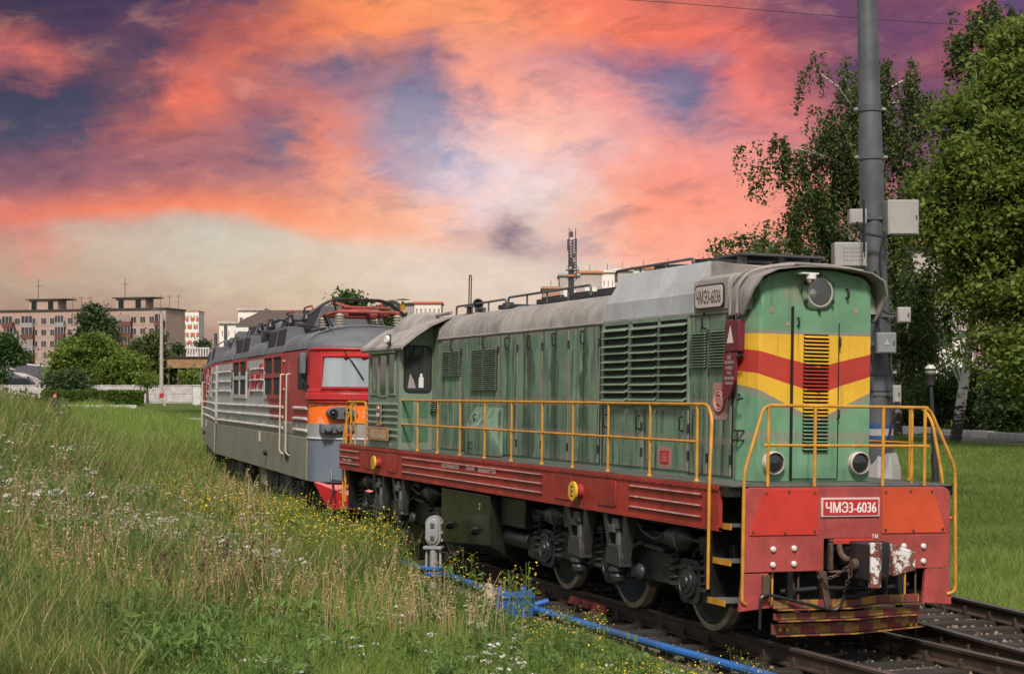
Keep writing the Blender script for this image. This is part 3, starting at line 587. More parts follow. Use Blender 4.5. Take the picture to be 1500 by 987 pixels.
for sgn in (-1, 1):
    xs = sgn * HW; xd = sgn * (HW + .014)
    def door(y0, y1, z0, z1, mat, hy=None, hz=None, name='hood_door'):
        e_ = MB(); e_.box(min(xs - sgn * .01, xd), max(xs - sgn * .01, xd), y0 + .016, y1 - .016, z0, z1)
        o = e_.build(name, mat, S, bevel=.004, smooth=False)
        if hy is not None: handle(o, xd, sgn, hy, hz)
        for hz_ in (z0 + .18, z1 - .2):
            q = MB(); q.cyl((xd, y0 + .02, hz_ - .05), (xd, y0 + .02, hz_ + .05), .014, n=6); q.build('hinge', 'dark grey metal', o)
        return o
    for ys in (1.00, 1.53, 1.985, 4.35, 4.44, 5.43, 6.35, 7.28, 8.05, 9.69, 10.69):
        e_ = MB(); e_.box(min(xs, xs + sgn * .0025), max(xs, xs + sgn * .0025), ys - .018, ys + .018, ZD + .03, ZG - .03); e_.build('door_gap', 'black', S)
    door(9.69, 10.69, 1.66, 3.385, 'green louvre door paint', 10.13, 3.30); d = door(8.05, 9.69, 1.66, 3.385, 'green louvre door paint', 8.66, 3.30)
    for i, (y0, y1) in enumerate(((7.28, 8.05), (6.35, 7.28), (5.43, 6.35), (4.44, 5.43))):
        door(y0, y1, 1.66, 3.385, 'green weeping door paint', (y0 + y1) / 2 + .03, 3.26)
        q = MB(); q.box(min(xd, xd + sgn * .004), max(xd, xd + sgn * .004), (y0 + y1) / 2 - .006, (y0 + y1) / 2 + .006, 1.68, 3.37); q.build('door_seam', 'dark grey metal', S, smooth=False)
    r1 = door(1.53, 1.975, 1.66, 3.385, 'green louvre door paint', 1.62, 3.33); r2 = door(1.00, 1.53, 1.66, 3.385, 'green louvre door paint')
    l1 = door(3.18, 4.30, 1.67, 2.35, 'green door paint', 4.20, 2.20); l2 = door(1.98, 3.17, 1.67, 2.35, 'green door paint', 3.26, 2.20); handle(l2, xd, sgn, 2.14, 2.2)
    for y0, y1, z0, z1, n in ((10.19, 10.59, 2.81, 3.215, 13), (9.74, 10.16, 2.81, 3.215, 13), (8.66, 9.20, 2.585, 3.21, 20), (8.10, 8.62, 2.585, 3.21, 20), (1.57, 1.92, 2.82, 3.215, 13), (1.12, 1.48, 2.82, 3.225, 13)):
        louvre(d if y0 > 8 else r1, xd, sgn, y0, y1, z0, z1, n)
    # radiator shutters
    e_ = MB(); xf = sgn * (HW + .03)
    lo, hi = min(xs, xf), max(xs, xf)
    for y0, y1 in ((1.985, 2.02), (2.715, 2.765), (3.475, 3.565), (4.275, 4.335)): e_.box(lo, hi, y0, y1, 2.42, 3.40)
    for z0, z1 in ((2.40, 2.445), (3.375, 3.41)): e_.box(lo, hi - .001 if sgn > 0 else hi, 1.987, 4.333, z0, z1)
    fr = e_.build('shutter_frame', 'green slat paint', S, smooth=False)
    e_ = MB(); e_.box(min(xs, xs + sgn * .003), max(xs, xs + sgn * .003), 2.02, 4.27, 2.44, 3.38); e_.build('shutter_back', 'black', fr)
    for y0, y1 in ((3.57, 4.27), (2.77, 3.47), (2.025, 2.71)):
        N = 10; st = .935 / N
        me = MB().hexa([(sgn * .0, 0, st * .44), (sgn * .0, y1 - y0, st * .44), (sgn * .004, y1 - y0, st * .52), (sgn * .004, 0, st * .52)], [(sgn * .075, 0, st * .02), (sgn * .075, y1 - y0, st * .02), (sgn * .080, y1 - y0, st * .12), (sgn * .080, 0, st * .12)]).mesh('shutter_slat', 'green slat paint', smooth=False)
        for k in range(N): put('shutter_slat', me, fr, (xs + sgn * .006, y0, 2.445 + k * st + rnd.uniform(-.006, .006)), (0, rnd.uniform(-.06, .06), 0))
    # step box leaning on the hood
    e_ = MB(); xo = sgn * (HW + .20)
    e_.hexa([(xs, 7.85, 2.36), (xs, 9.0, 2.36), (xs, 9.0, ZD + .02), (xs, 7.85, ZD + .02)], [(xo, 7.95, 2.02), (xo, 9.0, 2.02), (xo, 9.0, ZD + .02), (xo, 7.55, ZD + .02)])
    sb = e_.build('step_box', 'green door paint', S, smooth=False, bevel=.006); handle(sb, xs + sgn * .12, sgn, 8.7, 2.18, .08); handle(sb, xo, sgn, 8.7, 1.76, .09)
# maker's disc, small plate and number plates on the side
e_ = MB(); e_.lathe([(.125, 0), (.125, .014), (.001, .014)], (-HW - .016, 1.26, 2.46), (-1, 0, 0), 28); md = e_.build('maker_disc', 'emblem red', S)
for r0, r1 in ((.112, .104), (.085, .077)):
    e_ = MB(); e_.lathe([(r1, .015), (r1, .019), (r0, .019), (r0, .015)], (-HW - .016, 1.26, 2.46), (-1, 0, 0), 28, ring=True); e_.build('disc_ring', 'cream letters', md)
text('disc_letters', 'СКД', 'cream letters', md, (-HW - .034, 1.26, 2.46), .12, .085, SIDE, .012)
e_ = MB(); e_.box(-HW - .022, -HW - .012, 2.46, 2.68, 1.74, 1.885); pp = e_.build('builder_plate', 'emblem red', S)
for z, w in ((1.845, .1), (1.81, .13), (1.775, .16)): text('plate_lettering', 'ПАСПОРТ' if w == .1 else 'ТЕПЛОВОЗА', 'cream letters', pp, (-HW - .0235, 2.56, z), w, .016, SIDE)
paint('pink primer', (.34, .19, .165), .7, var=.2, spots=.4, spotcol=(.12, .17, .12))
for y0, y1, z0, z1 in ((1.09, 1.43, 2.26, 2.66), (2.40, 2.74, 1.69, 1.935)):
    e_ = MB(); e_.prism(rrect(y0, y1, z0, z1, .05), 'x', -HW - .0155, -HW - .0135); e_.build('primer_halo', 'pink primer', S, smooth=False)
# ---- red warning box on the front corner
e_ = MB(); e_.box(-.885, -.81, .74, 1.04, 2.98, 3.31); wb = e_.build('warning_box', 'maroon sign', S, bevel=.008)
e_ = MB(); e_.prism([(1.06, 2.97), (1.08, 2.50), (.96, 2.47), (.80, 2.68), (.80, 2.97)], 'x', -.885, -.86); e_.build('warning_plate', 'maroon sign', wb, smooth=False)
e_ = MB(); e_.prism([(.99, 3.07), (.85, 3.07), (.92, 3.25)], 'x', -.889, -.8865); e_.build('warning_triangle', 'cream letters', wb, smooth=False)
for i, s_ in enumerate(('НЕ', 'ПОДНИМАТЬСЯ', 'НА КРЫШУ', 'ПОД', 'КОНТАКТНЫМ', 'ПРОВОДОМ')):
    text('warning_lettering', s_, 'cream letters', wb, (-.8875, .93, 2.92 - i * .055), (.07, .20, .15, .08, .20, .16)[i], (.05, .034, .034, .034, .034, .034)[i], SIDE, .01)
for z, y in ((3.36, 1.05), (3.36, .82), (2.50, .80), (2.95, .80)):
    e_ = MB(); e_.tube(fillet([(-.80, y + .06, z + .03), (-.87, y, z + .03), (-.88, y - .03, z - .03), (-.86, y - .12, z - .01)], .03), .012, 6); e_.build('hook', 'dark grey metal', S)
for x, y, z in ((-.79, .88, 2.10), (-.77, .80, 2.10)):
    e_ = MB(); e_.tube(fillet([(x, y, z - .05), (x - .08, y, z - .05), (x - .08, y, z + .05), (x, y, z + .05)], .02), .011, 6); e_.build('grab_handle', 'dark grey metal', S)
# ---- roof walk rails, lid, aerial, horn
def roof_rail(y0, y1, zt, x=-.46, n=3):
    e_ = MB(); e_.tube(fillet([(x, y0, zt - .14), (x, y0, zt), (x, y1, zt), (x, y1, zt - .14)], .07), .017, 8)
    for k in range(1, n): e_.cyl((x, y0 + (y1 - y0) * k / n, zt - .16), (x, y0 + (y1 - y0) * k / n, zt), .014, n=6)
    e_.build('roof_rail', 'mid grey metal', S)
for x in (-.46, .46):
    roof_rail(5.55, 8.62, 3.985, x, 4); roof_rail(8.72, 11.0, 3.965, x, 3); roof_rail(2.5, 4.65, 4.10, x * 1.1, 3)
for y0, y1 in ((5.0, 5.9), (6.0, 6.7), (7.0, 7.9), (9.0, 9.5)):
    e_ = MB(); e_.box(-.30, .32, y0, y1, ZG + .43, ZG + .50); e_.box(-.26, -.18, y0 + .1, y1 - .1, ZG + .50, ZG + .53); e_.build('roof_hatch', 'dark grey metal', S, bevel=.012)
e_ = MB(); e_.cyl((-.36, 10.64, ZG + .42), (-.36, 10.64, ZG + .52), .05); e_.tube(fillet([(-.36, 10.68, ZG + .5), (-.36, 10.68, 4.46), (-.36, 10.58, 4.46), (-.36, 10.58, 4.0)], .05), .010, 6); e_.box(-.40, -.32, 10.5, 10.78, ZG + .52, ZG + .535); e_.build('loop_aerial', 'dark grey metal', S)
e_ = MB(); e_.lathe([(.03, 0), (.035, .12), (.05, .22), (.09, .30), (.075, .30), (.02, .1)], (-.30, 10.3, ZG + .54), (-.5, -1, 0), 16); e_.box(-.36, -.24, 10.2, 10.4, ZG + .43, ZG + .50); e_.build('horn', 'mid grey metal', S)
# ---- cab
CW = 1.36; Y1 = 11.2; Y2 = 13.02; ZE = 3.30
b = MB(); b.box(-CW, CW, Y1, Y2, ZD + .01, ZE); b.prism([(-CW, ZE - .001), (-1.16, 3.48), (-.93, 3.64), (-.67, 3.76), (-.3, 3.83), (.3, 3.83), (.67, 3.76), (.93, 3.64), (1.16, 3.48), (CW, ZE - .001)], 'y', Y1 + .001, Y2 - .001)
cab = b.build('cab', 'green cab paint', S, smooth=False)
b = MB(); b.box(-HW + .01, HW - .01, YB - .01, Y1 + .01, ZD + .02, ZG + .2); b.build('cab_link', 'green cab paint', S, smooth=False)
rp = [(-1.43, 3.265), (-1.42, 3.31), (-1.19, 3.50), (-.95, 3.665), (-.68, 3.785), (-.3, 3.86), (.3, 3.86), (.68, 3.785), (.95, 3.665), (1.19, 3.50), (1.42, 3.31), (1.43, 3.265)]
rp2 = rp + [(x * .985, z - .03) for x, z in rp[::-1]]
b = MB()
n = len(rp)
vs_ = [(x, y, z) for y in (Y1 - .30, Y2 + .28) for x, z in rp]
vs_ = [(x, (y - .25 * (1 - abs(x) / 1.43) if y < 12 else y + .22 * (1 - (abs(x) / 1.43) ** 2)), z - (.10 * (1 - abs(x) / 1.43) if y > 12 else 0)) for x, y, z in vs_]
vs_ += [(x * .985, y, z - .035) for x, y, z in vs_]
fs = [(i, i + 1, n + i + 1, n + i) for i in range(n - 1)] + [(2 * n + i, 3 * n + i, 3 * n + i + 1, 2 * n + i + 1) for i in range(n - 1)]
fs += [(i, 2 * n + i, 2 * n + i + 1, i + 1) for i in range(n - 1)] + [(n + i, n + i + 1, 3 * n + i + 1, 3 * n + i) for i in range(n - 1)] + [(0, n, 3 * n, 2 * n), (n - 1, 3 * n - 1, 4 * n - 1, 2 * n - 1)]
b.add(vs_, fs); cr = b.build('cab_roof', 'roof grey paint', S)
b = MB(); b.lathe([(.001, -.30), (.22, -.28), (.36, -.16), (.42, .1), (.42, .9), (.36, 1.0)], (-.62, 12.75, 3.50), (0, -1, 0), 18); b.build('roof_bulge', 'roof grey paint', cr)
b = MB(); b.tube([(-.55, Y1 - .2, 3.86), (-.55, Y2 + .1, 3.84)], .03, 6); b.build('roof_pipe', 'roof grey paint', cr)
b = MB(); b.box(-1.46, -1.36, Y1 + .10, Y2 - .18, ZE - .10, ZE - .085); b.build('window_hood', 'green cab paint', S)
for sgn in (-1, 1):
    xc = sgn * CW
    def pane(y0, y1, z0, z1, inner):
        e_ = MB(); lo, hi = min(xc, xc + sgn * .018), max(xc, xc + sgn * .018)
        for a0, a1, c0_, c1 in ((y0 - .03, y1 + .03, z0 - .03, z0), (y0 - .03, y1 + .03, z1, z1 + .03), (y0 - .03, y0, z0, z1), (y1, y1 + .03, z0, z1)): e_.box(lo, hi, a0, a1, c0_, c1)
        o = e_.build('side_window', 'green ridge paint', S, smooth=False)
        e_ = MB(); e_.box(min(xc - sgn * .004, xc + sgn * .006), max(xc - sgn * .004, xc + sgn * .006), y0, y1, z0, z1); e_.build('pane', inner, o, smooth=False)
    pane(12.40, 12.82, 2.53, 3.14, 'side glass'); pane(11.90, 12.32, 2.50, 3.16, 'cab glass'); pane(11.44, 11.80, 2.53, 3.18, 'side glass')
    for k in range(6):
        z = 1.80 + k * .105
        e_ = MB(); e_.prism([(xc, z), (xc + sgn * .028, z + .012), (xc + sgn * .028, z + .035), (xc, z + .05)], 'y', Y1 + .05, Y2 - .04); e_.build('side_rib', 'green ridge paint', S, smooth=False)
    # forward windows beside the hood
    xw0, xw1 = sorted((sgn * 1.26, sgn * .84))
    e_ = MB(); o_ = rrect(xw0 - .03, xw1 + .03, 2.555, 3.32, .09); i_ = rrect(xw0, xw1, 2.585, 3.29, .07); nn = len(o_)
    e_.add([(x, Y1 - .02, z) for x, z in o_] + [(x, Y1 - .02, z) for x, z in i_] + [(x, Y1 + .01, z) for x, z in o_] + [(x, Y1 + .01, z) for x, z in i_],
           [(i, (i + 1) % nn, nn + (i + 1) % nn, nn + i) for i in range(nn)] + [(i, 2 * nn + i, 2 * nn + (i + 1) % nn, (i + 1) % nn) for i in range(nn)] + [(nn + i, nn + (i + 1) % nn, 3 * nn + (i + 1) % nn, 3 * nn + i) for i in range(nn)])
    fw_ = e_.build('front_window', 'rubber', S)
    e_ = MB(); e_.prism(rrect(xw0, xw1, 2.585, 3.29, .07), 'y', Y1 - .008, Y1 + .004); e_.build('pane', 'cab glass', fw_, smooth=False)
    if sgn < 0:
        e_ = MB(); e_.box(-1.03, -.95, Y1 - .012, Y1 - .010, 2.63, 2.80); e_.box(-1.01, -.97, Y1 - .012, Y1 - .0105, 2.80, 2.86); e_.build('bottle', 'bottle white', fw_, smooth=False)
        e_ = MB(); e_.prism([(-1.22, 2.62), (-1.08, 2.62), (-1.12, 2.75), (-1.18, 2.86)], 'y', Y1 - .012, Y1 - .0095); e_.build('paper', 'curtain', fw_, smooth=False)
        e_ = MB(); e_.tube([(-1.10, Y1 - .03, 3.32), (-1.20, Y1 - .035, 3.06)], .008, 5); e_.tube([(-1.165, Y1 - .03, 3.16), (-1.235, Y1 - .03, 2.97)], .011, 5); e_.build('wiper', 'black', fw_)
    for (z0, z1) in ((1.74, 2.02), (2.14, 2.42)):
        for (xa, xb) in ((.86, 1.02), (1.12, 1.30)):
            x0, x1 = sorted((sgn * xa, sgn * xb)); e_ = MB(); e_.box(x0, x1, Y1 - .005, Y1 - .0022, z0, z1); e_.build('repaint_patch', 'fresh green patch', S, smooth=False)
e_ = MB(); e_.box(-CW - .04, -CW - .028, 12.09, 12.37, 1.99, 2.33); em = e_.build('emblem_board', 'tan number plate', S)
e_ = MB(); e_.lathe([(.001, .012), (.085, .012), (.095, 0)], (-CW - .040, 12.23, 2.17), (-1, 0, 0), 20); o = e_.build('emblem', 'emblem blue', em); o.scale = (1, 1, 1)
e_ = MB(); e_.box(-CW - .054, -CW - .05, 12.15, 12.31, 2.14, 2.20); e_.prism([(12.19, 2.27), (12.27, 2.27), (12.23, 2.31)], 'x', -CW - .054, -CW - .042); e_.build('emblem_bar', 'cream letters', em, smooth=False)
e_ = MB(); e_.box(-CW - .045, -CW - .028, 11.66, 12.82, 1.74, 1.965); pl_ = e_.build('number_plate', 'tan number plate', S, bevel=.004); text('number_lettering', 'ЧМЭ3-6036', 'cream letters', pl_, (-CW - .0475, 12.24, 1.853), .92, .14, SIDE, .006)
text('cab_lettering', 'ОСТОРОЖНО НЕ ВЛЕЗАТЬ', 'cream letters', S, (-CW - .003, 12.2, 1.685), 1.3, .05, SIDE)
# spotlight above the eave
e_ = MB(); e_.prism(rrect(11.46, 11.64, 3.33, 3.50, .02), 'x', -1.45, -1.43); e_.tube([(-1.42, 11.6, 3.30), (-1.44, 11.58, 3.38)], .012, 5); sp_ = e_.build('spotlight', 'dark grey metal', S)
e_ = MB(); e_.lathe([(.07, 0), (.065, .05), (.05, .06), (.02, .055), (.001, .055)], (-1.45, 11.55, 3.415), (-1, -.2, 0), 16); e_.build('spotlight_glass', 'bottle white', sp_)
# rear platform battery box
e_ = MB(); e_.box(-.9, .9, Y2, 14.2, ZD + .01, 2.5); e_.build('battery_box', 'green hood paint', S, bevel=.02)
# cab louvre and side sheet beside the hood
louvre(cab, -.80, -1, 10.93, 11.17, 2.25, 2.42, 5)
# ---- headstocks (front one at y=0, a plain copy at the rear)
hs = rrect(-1.22, 1.22, .757, 1.60, .10, 5)
hs = [(x, z) if z > 1.2 else (x, .757) for x, z in hs]; out_ = []
for p in hs:
    if not out_ or p != out_[-1]: out_.append(p)
for y0, y1 in ((-.03, .03), (14.90, 14.95)):
    b = MB(); b.prism([(1.22, 1.49)] + [(1.22 - .10 + .10 * math.cos(R(a)), 1.50 + .10 * math.sin(R(a))) for a in range(15, 91, 15)] + [(-1.12 + .10 * math.cos(R(a)), 1.50 + .10 * math.sin(R(a))) for a in range(90, 166, 15)] + [(-1.22, 1.49), (-1.22, .757), (-.30, .757), (-.30, 1.08), (.30, 1.08), (.30, .757), (1.22, .757)], 'y', y0, y1)
    hst = b.build('headstock', 'beam red paint', S, smooth=False, bevel=.006)
    if y0 < 0: front_hs = hst
HS = front_hs
for sgn in (-1, 1):
    # flared guard plates at the lower corners
    b = MB(); b.prism([(sgn * 1.22, .745), (sgn * .93, .745), (sgn * .90, .40), (sgn * 1.255, .37)], 'y', -.026, .02); b.build('corner_guard', 'beam red paint', HS, smooth=False, bevel=.005)
    b = MB(); b.prism([(sgn * .38, 1.585), (sgn * .38, 1.125), (sgn * 1.165, 1.125), (sgn * 1.0, 1.585)], 'y', -.042, -.0305); rp_ = b.build('red_panel', 'bright red panel' if sgn < 0 else 'orange red panel', HS, smooth=False, bevel=.003)
    for x, z in ((.42, 1.55), (.42, 1.16), (.72, 1.56), (.76, 1.15), (.98, 1.55), (1.12, 1.16)):
        e_ = MB(); e_.cyl((sgn * x, -.052, z), (sgn * x, -.040, z), .014, n=8); e_.build('screw', 'rusty iron', rp_)
    for x, z in ((.89, .985), (.65, .99), (.89, .83), (.65, .835)):
        e_ = MB(); e_.lathe([(.001, .032), (.018, .030), (.030, .018), (.030, 0)], (sgn * x, -.03, z), (0, -1, 0), 12); e_.build('bolt', 'bolt white', HS)
# number board
b = MB(); b.box(-.345, .345, -.048, -.031, 1.30, 1.495); nb = b.build('number_board', 'cream sign', HS, bevel=.005)
b = MB(); b.box(-.325, .325, -.053, -.047, 1.318, 1.477); b.build('number_field', 'emblem red', nb, smooth=False)
text('number_lettering', 'ЧМЭ3-6036', 'white letters', nb, (0, -.0555, 1.398), .60, .112, FRONT, .02)
text('depot_letters', 'ТМ', 'white letters', HS, (.30, -.0325, 1.10), .075, .042, FRONT, .01)
# automatic coupler: pocket, shank, head with two teeth
b = MB()
b.box(-.26, .26, -.10, -.031, 1.045, 1.075); b.box(-.26, -.225, -.10, -.031, .76, 1.045); b.box(.225, .26, -.10, -.031, .76, 1.045); b.box(-.26, .26, -.10, -.031, .735, .762)
b.build('coupler_pocket', 'rusty iron', S, bevel=.012)
b = MB(); b.box(-.24, .24, -.118, -.101, 1.03, 1.085); b.build('pocket_lip', 'bright red panel', S, bevel=.006)
b = MB(); b.box(-.215, .215, .06, .25, .765, 1.04); b.build('pocket_void', 'black', S)
def coupler(par, y, dirn, name='automatic_coupler'):
    """profile from above, (x, forward) ; dirn -1 looks towards -y"""
    def P(pts): return [(x, y + dirn * f) for x, f in pts]
    e_ = MB()
    e_.prism(P([(-.09, -.1), (.09, -.1), (.10, .26), (-.10, .26)]), 'z', .80, 1.0)
    hd = [(-.13, .20), (.16, .20), (.22, .34), (.20, .42), (.06, .44), (.0, .46), (-.02, .62), (-.10, .68), (-.17, .64), (-.19, .40)]
    e_.prism(P([(x * (-dirn), f) if False else (x, f) for x, f in hd]), 'z', .715, 1.075)
    o = e_.build(name, 'dark grey metal', par, bevel=.014, smooth=False)
    e_ = MB(); q_ = P([(.16, .24), (.42, .38), (.41, .56), (.22, .46)]); hh_ = [(.735, 1.06), (.80, .985), (.80, .985), (.735, 1.06)]; e_.hexa([(a_[0], a_[1], h_[0]) for a_, h_ in zip(q_, hh_)], [(a_[0], a_[1], h_[1]) for a_, h_ in zip(q_, hh_)]); e_.build('small_tooth', 'flaking white paint', o, bevel=.012, smooth=False)
    e_ = MB(); e_.prism(P([(-.03, .625), (-.10, .69), (-.175, .65), (-.165, .60), (-.10, .62), (-.05, .58)]), 'z', .65, 1.09); e_.build('large_tooth_face', 'flaking white paint', o, bevel=.006, smooth=False)
    e_ = MB(); e_.lathe([(.001, .05), (.045, .05), (.06, .03), (.06, 0)], (-.19, y + dirn * .42, .86), (-1, 0, 0), 14); e_.ball((-.20, y + dirn * .33, .80), .05, 10, 7); e_.build('lock_boss', 'rusty iron', o)
    return o
coupler(S, -.03, -1)
coupler(S, 14.95, 1)
# hook-shaped horn casting left of the shank, chain, uncoupling bar, hoses
b = MB(); b.tube(fillet([(-.17, -.10, 1.03), (-.17, -.14, .93), (-.14, -.20, .88), (-.10, -.26, .90), (-.10, -.34, .86)], .04), [.03] * 20 if False else .032, 8); b.build('shank_lug', 'rusty iron', S)
def chain(pts, par, r=.008, link=.045):
    pts = [Vector(p) for p in pts]; L = [0]
    for a, c in zip(pts, pts[1:]): L.append(L[-1] + (c - a).length)
    n = int(L[-1] / link); ci = 0
    e_ = MB()
    for k in range(n):
        s_ = (k + .5) * link
        while ci < len(L) - 2 and L[ci + 1] < s_: ci += 1
        t_ = (s_ - L[ci]) / max(1e-6, L[ci + 1] - L[ci]); c = pts[ci].lerp(pts[ci + 1], t_); d = (pts[ci + 1] - pts[ci]).normalized(); a = d.orthogonal().normalized(); bb = d.cross(a)
        u = a if k % 2 else bb
        ring = [c + d * (link * .68 * math.cos(q)) + u * (link * .33 * math.sin(q)) for q in [2 * PI * i / 8 for i in range(8)]]
        e_.tube(ring, r, 4, closed=True)
    return e_.build('coupling_chain', 'rusty iron', par)
chain(fillet([(-.22, -.46, .86), (-.25, -.42, .72), (-.24, -.34, .62), (-.22, -.28, .55)], .08, 5), S); chain(fillet([(-.20, -.42, .88), (-.30, -.3, .74), (-.38, -.18, .69), (-.40, -.06, .72)], .1, 5), S)
b = MB(); b.tube(fillet([(-1.06, -.09, .20), (-1.06, -.10, .52), (-.98, -.10, .545), (-.30, -.24, .38), (-.24, -.26, .42), (-.20, -.27, .55)], .06, 5), .017, 7); b.build('uncoupling_bar', 'black oily metal', S)
MB().prism([(-1.01, .73), (-.93, .73), (-.95, .50), (-1.02, .50)], 'y', -.075, -.03).build('bar_bracket', 'rusty iron', S, bevel=.006)
b = MB(); b.prism([(-.40, .76), (-.32, .76), (-.26, .42), (-.30, .38), (-.33, .42)], 'y', -.12, -.05); b.build('bar_bracket', 'rusty iron', S, bevel=.006)
for pts in ([(.30, .02, .80), (.30, -.12, .72), (.22, -.16, .58), (.05, -.14, .50), (-.12, -.10, .50)], [(-.75, .05, .55), (-.3, .0, .58), (.4, .02, .55), (.8, .1, .58)], [(-.62, .1, .72), (-.62, .0, .55), (-.58, .1, .42)], [(.42, -.02, .76), (.44, -.04, .60), (.40, .05, .45)]):
    MB().tube(fillet(pts, .1, 5), .026, 8).build('brake_hose', 'rubber', S)
for x in (-.85, -.55, .5, .72, .85):
    MB().cyl((x, .04, .42), (x, .04, .76), .012, n=6).build('hanger_rod', 'yellow pipe paint' if x in (-.85, .72) else 'rusty iron', S)
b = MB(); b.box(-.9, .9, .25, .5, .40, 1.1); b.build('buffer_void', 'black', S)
# three hazard boards, angle irons bent a little by years of use
for z0, h, y in ((.405, .078, -.10), (.295, .062, -.12), (.145, .10, -.08)):
    b = MB(); lg = MB(); xs_ = [-.92, -.5, .0, .30, .80]; wob = [0, -.003, -.006, .010 + .01 * (z0 > .3), .038 if z0 < .2 else .02]
    for (xa, wa), (xb, wb_) in zip(zip(xs_, wob), zip(xs_[1:], wob[1:])):
        b.hexa([(xa, y, z0 + wa), (xb, y, z0 + wb_), (xb, y, z0 + h + wb_), (xa, y, z0 + h + wa)], [(xa, y + .015, z0 + wa), (xb, y + .015, z0 + wb_), (xb, y + .015, z0 + h + wb_), (xa, y + .015, z0 + h + wa)])
        lg.hexa([(xa, y - .09, z0 + wa - .012), (xb + (.03 if xb == .8 else 0), y - .09, z0 + wb_ - .012), (xb + (.03 if xb == .8 else 0), y - .09, z0 + wb_), (xa, y - .09, z0 + wa)], [(xa, y + .014, z0 + wa - .012), (xb, y + .014, z0 + wb_ - .012), (xb, y + .014, z0 + wb_), (xa, y + .014, z0 + wa)])
    pb_ = b.build('pilot_board', 'hazard paint', S, smooth=False); lg.build('board_ledge', 'black oily metal', pb_, smooth=False); eb = MB()
    for (xa, wa), (xb, wb_) in zip(zip(xs_, wob), zip(xs_[1:], wob[1:])): eb.hexa([(xa, y - .094, z0 + wa - .014), (xb, y - .094, z0 + wb_ - .014), (xb, y - .094, z0 + wb_ + .001), (xa, y - .094, z0 + wa + .001)], [(xa, y - .0905, z0 + wa - .014), (xb, y - .0905, z0 + wb_ - .014), (xb, y - .0905, z0 + wb_ + .001), (xa, y - .0905, z0 + wa + .001)])
    eb.build('board_lip', 'hazard paint', pb_, smooth=False)
for x in (-.7, .6):
    b = MB(); b.box(x - .03, x + .03, -.06, -.02, .14, .76); b.build('pilot_hanger', 'black oily metal', S)
for x in (-.84, -.76, .70, .76):
    MB().cyl((x, -.115, .19), (x, -.09, .19), .018, n=8).build('pilot_bolt', 'yellow pipe paint', S)
b = MB(); b.ball((1.235, -.02, 1.27), .022, 8, 6); b.build('marker_knob', 'orange red panel', S)
# ---- corner steps, four of them
for sx in (-1, 1):
    for yb, dy in ((.10, 1), (14.82, -1)):
        x0, x1 = sx * 1.30, sx * 1.02
        e_ = MB(); lo, hi = min(x0, x1), max(x0, x1); ya, yb2 = sorted((yb, yb + dy * .40))
        e_.box(min(x1, x1 - sx * .02), max(x1, x1 - sx * .02), ya, yb2, .50, 1.49); e_.box(lo, hi, yb2 - .02 if dy > 0 else ya, yb2 if dy > 0 else ya + .02, .45, 1.15)
        st = e_.build('step_well', 'black oily metal', S, smooth=False)
        for z in (.44, .84, 1.20):
            w = .42 if z < .5 else .40
            xo = sx * (1.34 if z < .5 else 1.28)
            q = MB(); q.box(min(xo, x1), max(xo, x1), ya + .01, yb2 - .02, z, z + .02); t1 = q.build('tread', 'deck plate', st, smooth=False)
            q = MB(); q.box(min(xo, xo + sx * .012), max(xo, xo + sx * .012), ya + .01, yb2 - .02, z - .03, z + .03); q.build('tread_edge', 'yellow pipe paint', t1, smooth=False)
# ---- handrails
def rail(name, lines, r=.0175, par=S):
    e_ = MB()
    for pts, fr_ in lines: e_.tube(fillet(pts, fr_, 5) if len(pts) > 2 else pts, r, 8)
    return e_.build(name, 'yellow pipe paint', par)
POSTS = [.83, 1.95, 3.06, 4.11, 5.11, 6.21, 7.26, 8.31, 9.35, 10.35]
for sx in (-1, 1):
    x = sx * 1.305
    h = rail('side_handrail', [([(x, 11.38, ZD), (x, 11.38, 2.42), (x, .60, 2.42), (sx * 1.33, .46, 2.28), (sx * 1.405, .36, 1.64), (sx * 1.405, .36, .56)], .10)])
    rail('mid_rail', [([(x, 11.38, 2.03), (x, .83, 2.03)], 0)], .015, h)
    for y in POSTS:
        e_ = MB(); e_.tube([(x, y, ZD), (x, y, 2.42)], .0155, 8); e_.lathe([(.03, 0), (.03, .015), (.018, .03)], (x, y, ZD + .01), (0, 0, 1), 8); e_.build('post', 'yellow pipe paint', h)
    # rear platform
    rr_ = rail('rear_handrail', [([(x, 13.35, ZD), (x, 13.35, 2.38), (x, 14.55, 2.38), (x, 14.62, 2.30), (x, 14.62, .56)], .08), ([(x, 13.35, 2.0), (x, 14.3, 2.0)], 0), ([(x, 14.0, ZD), (x, 14.0, 2.38)], 0), ([(x, 14.3, ZD), (x, 14.3, 2.38)], 0)], .019)
    rail('stair_rail', [([(sx * 1.10, 14.88, 2.38), (sx * 1.25, 14.95, 1.9), (sx * 1.27, 14.97, 1.4), (sx * 1.25, 14.97, .45), (sx * 1.2, 14.93, .42)], .10)], .019)
fr = rail('front_handrail', [([(-1.18, -.02, .44), (-1.24, -.05, .47), (-1.235, -.05, 1.75), (-.98, .02, 2.42), (.98, .02, 2.42), (1.26, -.05, 1.80), (1.285, -.05, .55), (1.26, -.05, .50), (1.20, -.02, .48)], .09)])
rail('mid_rail', [([(-.98, .02, 2.02), (.98, .02, 2.02)], 0)], .015, fr)
for x in (-.93, -.39, .42, .93): rail('post', [([(x, .02, ZD), (x, .02, 2.42)], 0)], .018, fr)
for sx, ys in ((1, (.35,)), (-1, ())):
    for y in ys: rail('corner_rail', [([(sx * 1.28, y + .25, 2.42), (sx * 1.0, y, 2.42), (sx * .98, .05, 2.42)], .05), ([(sx * 1.0, y, ZD), (sx * 1.0, y, 2.42)], 0)], .016)
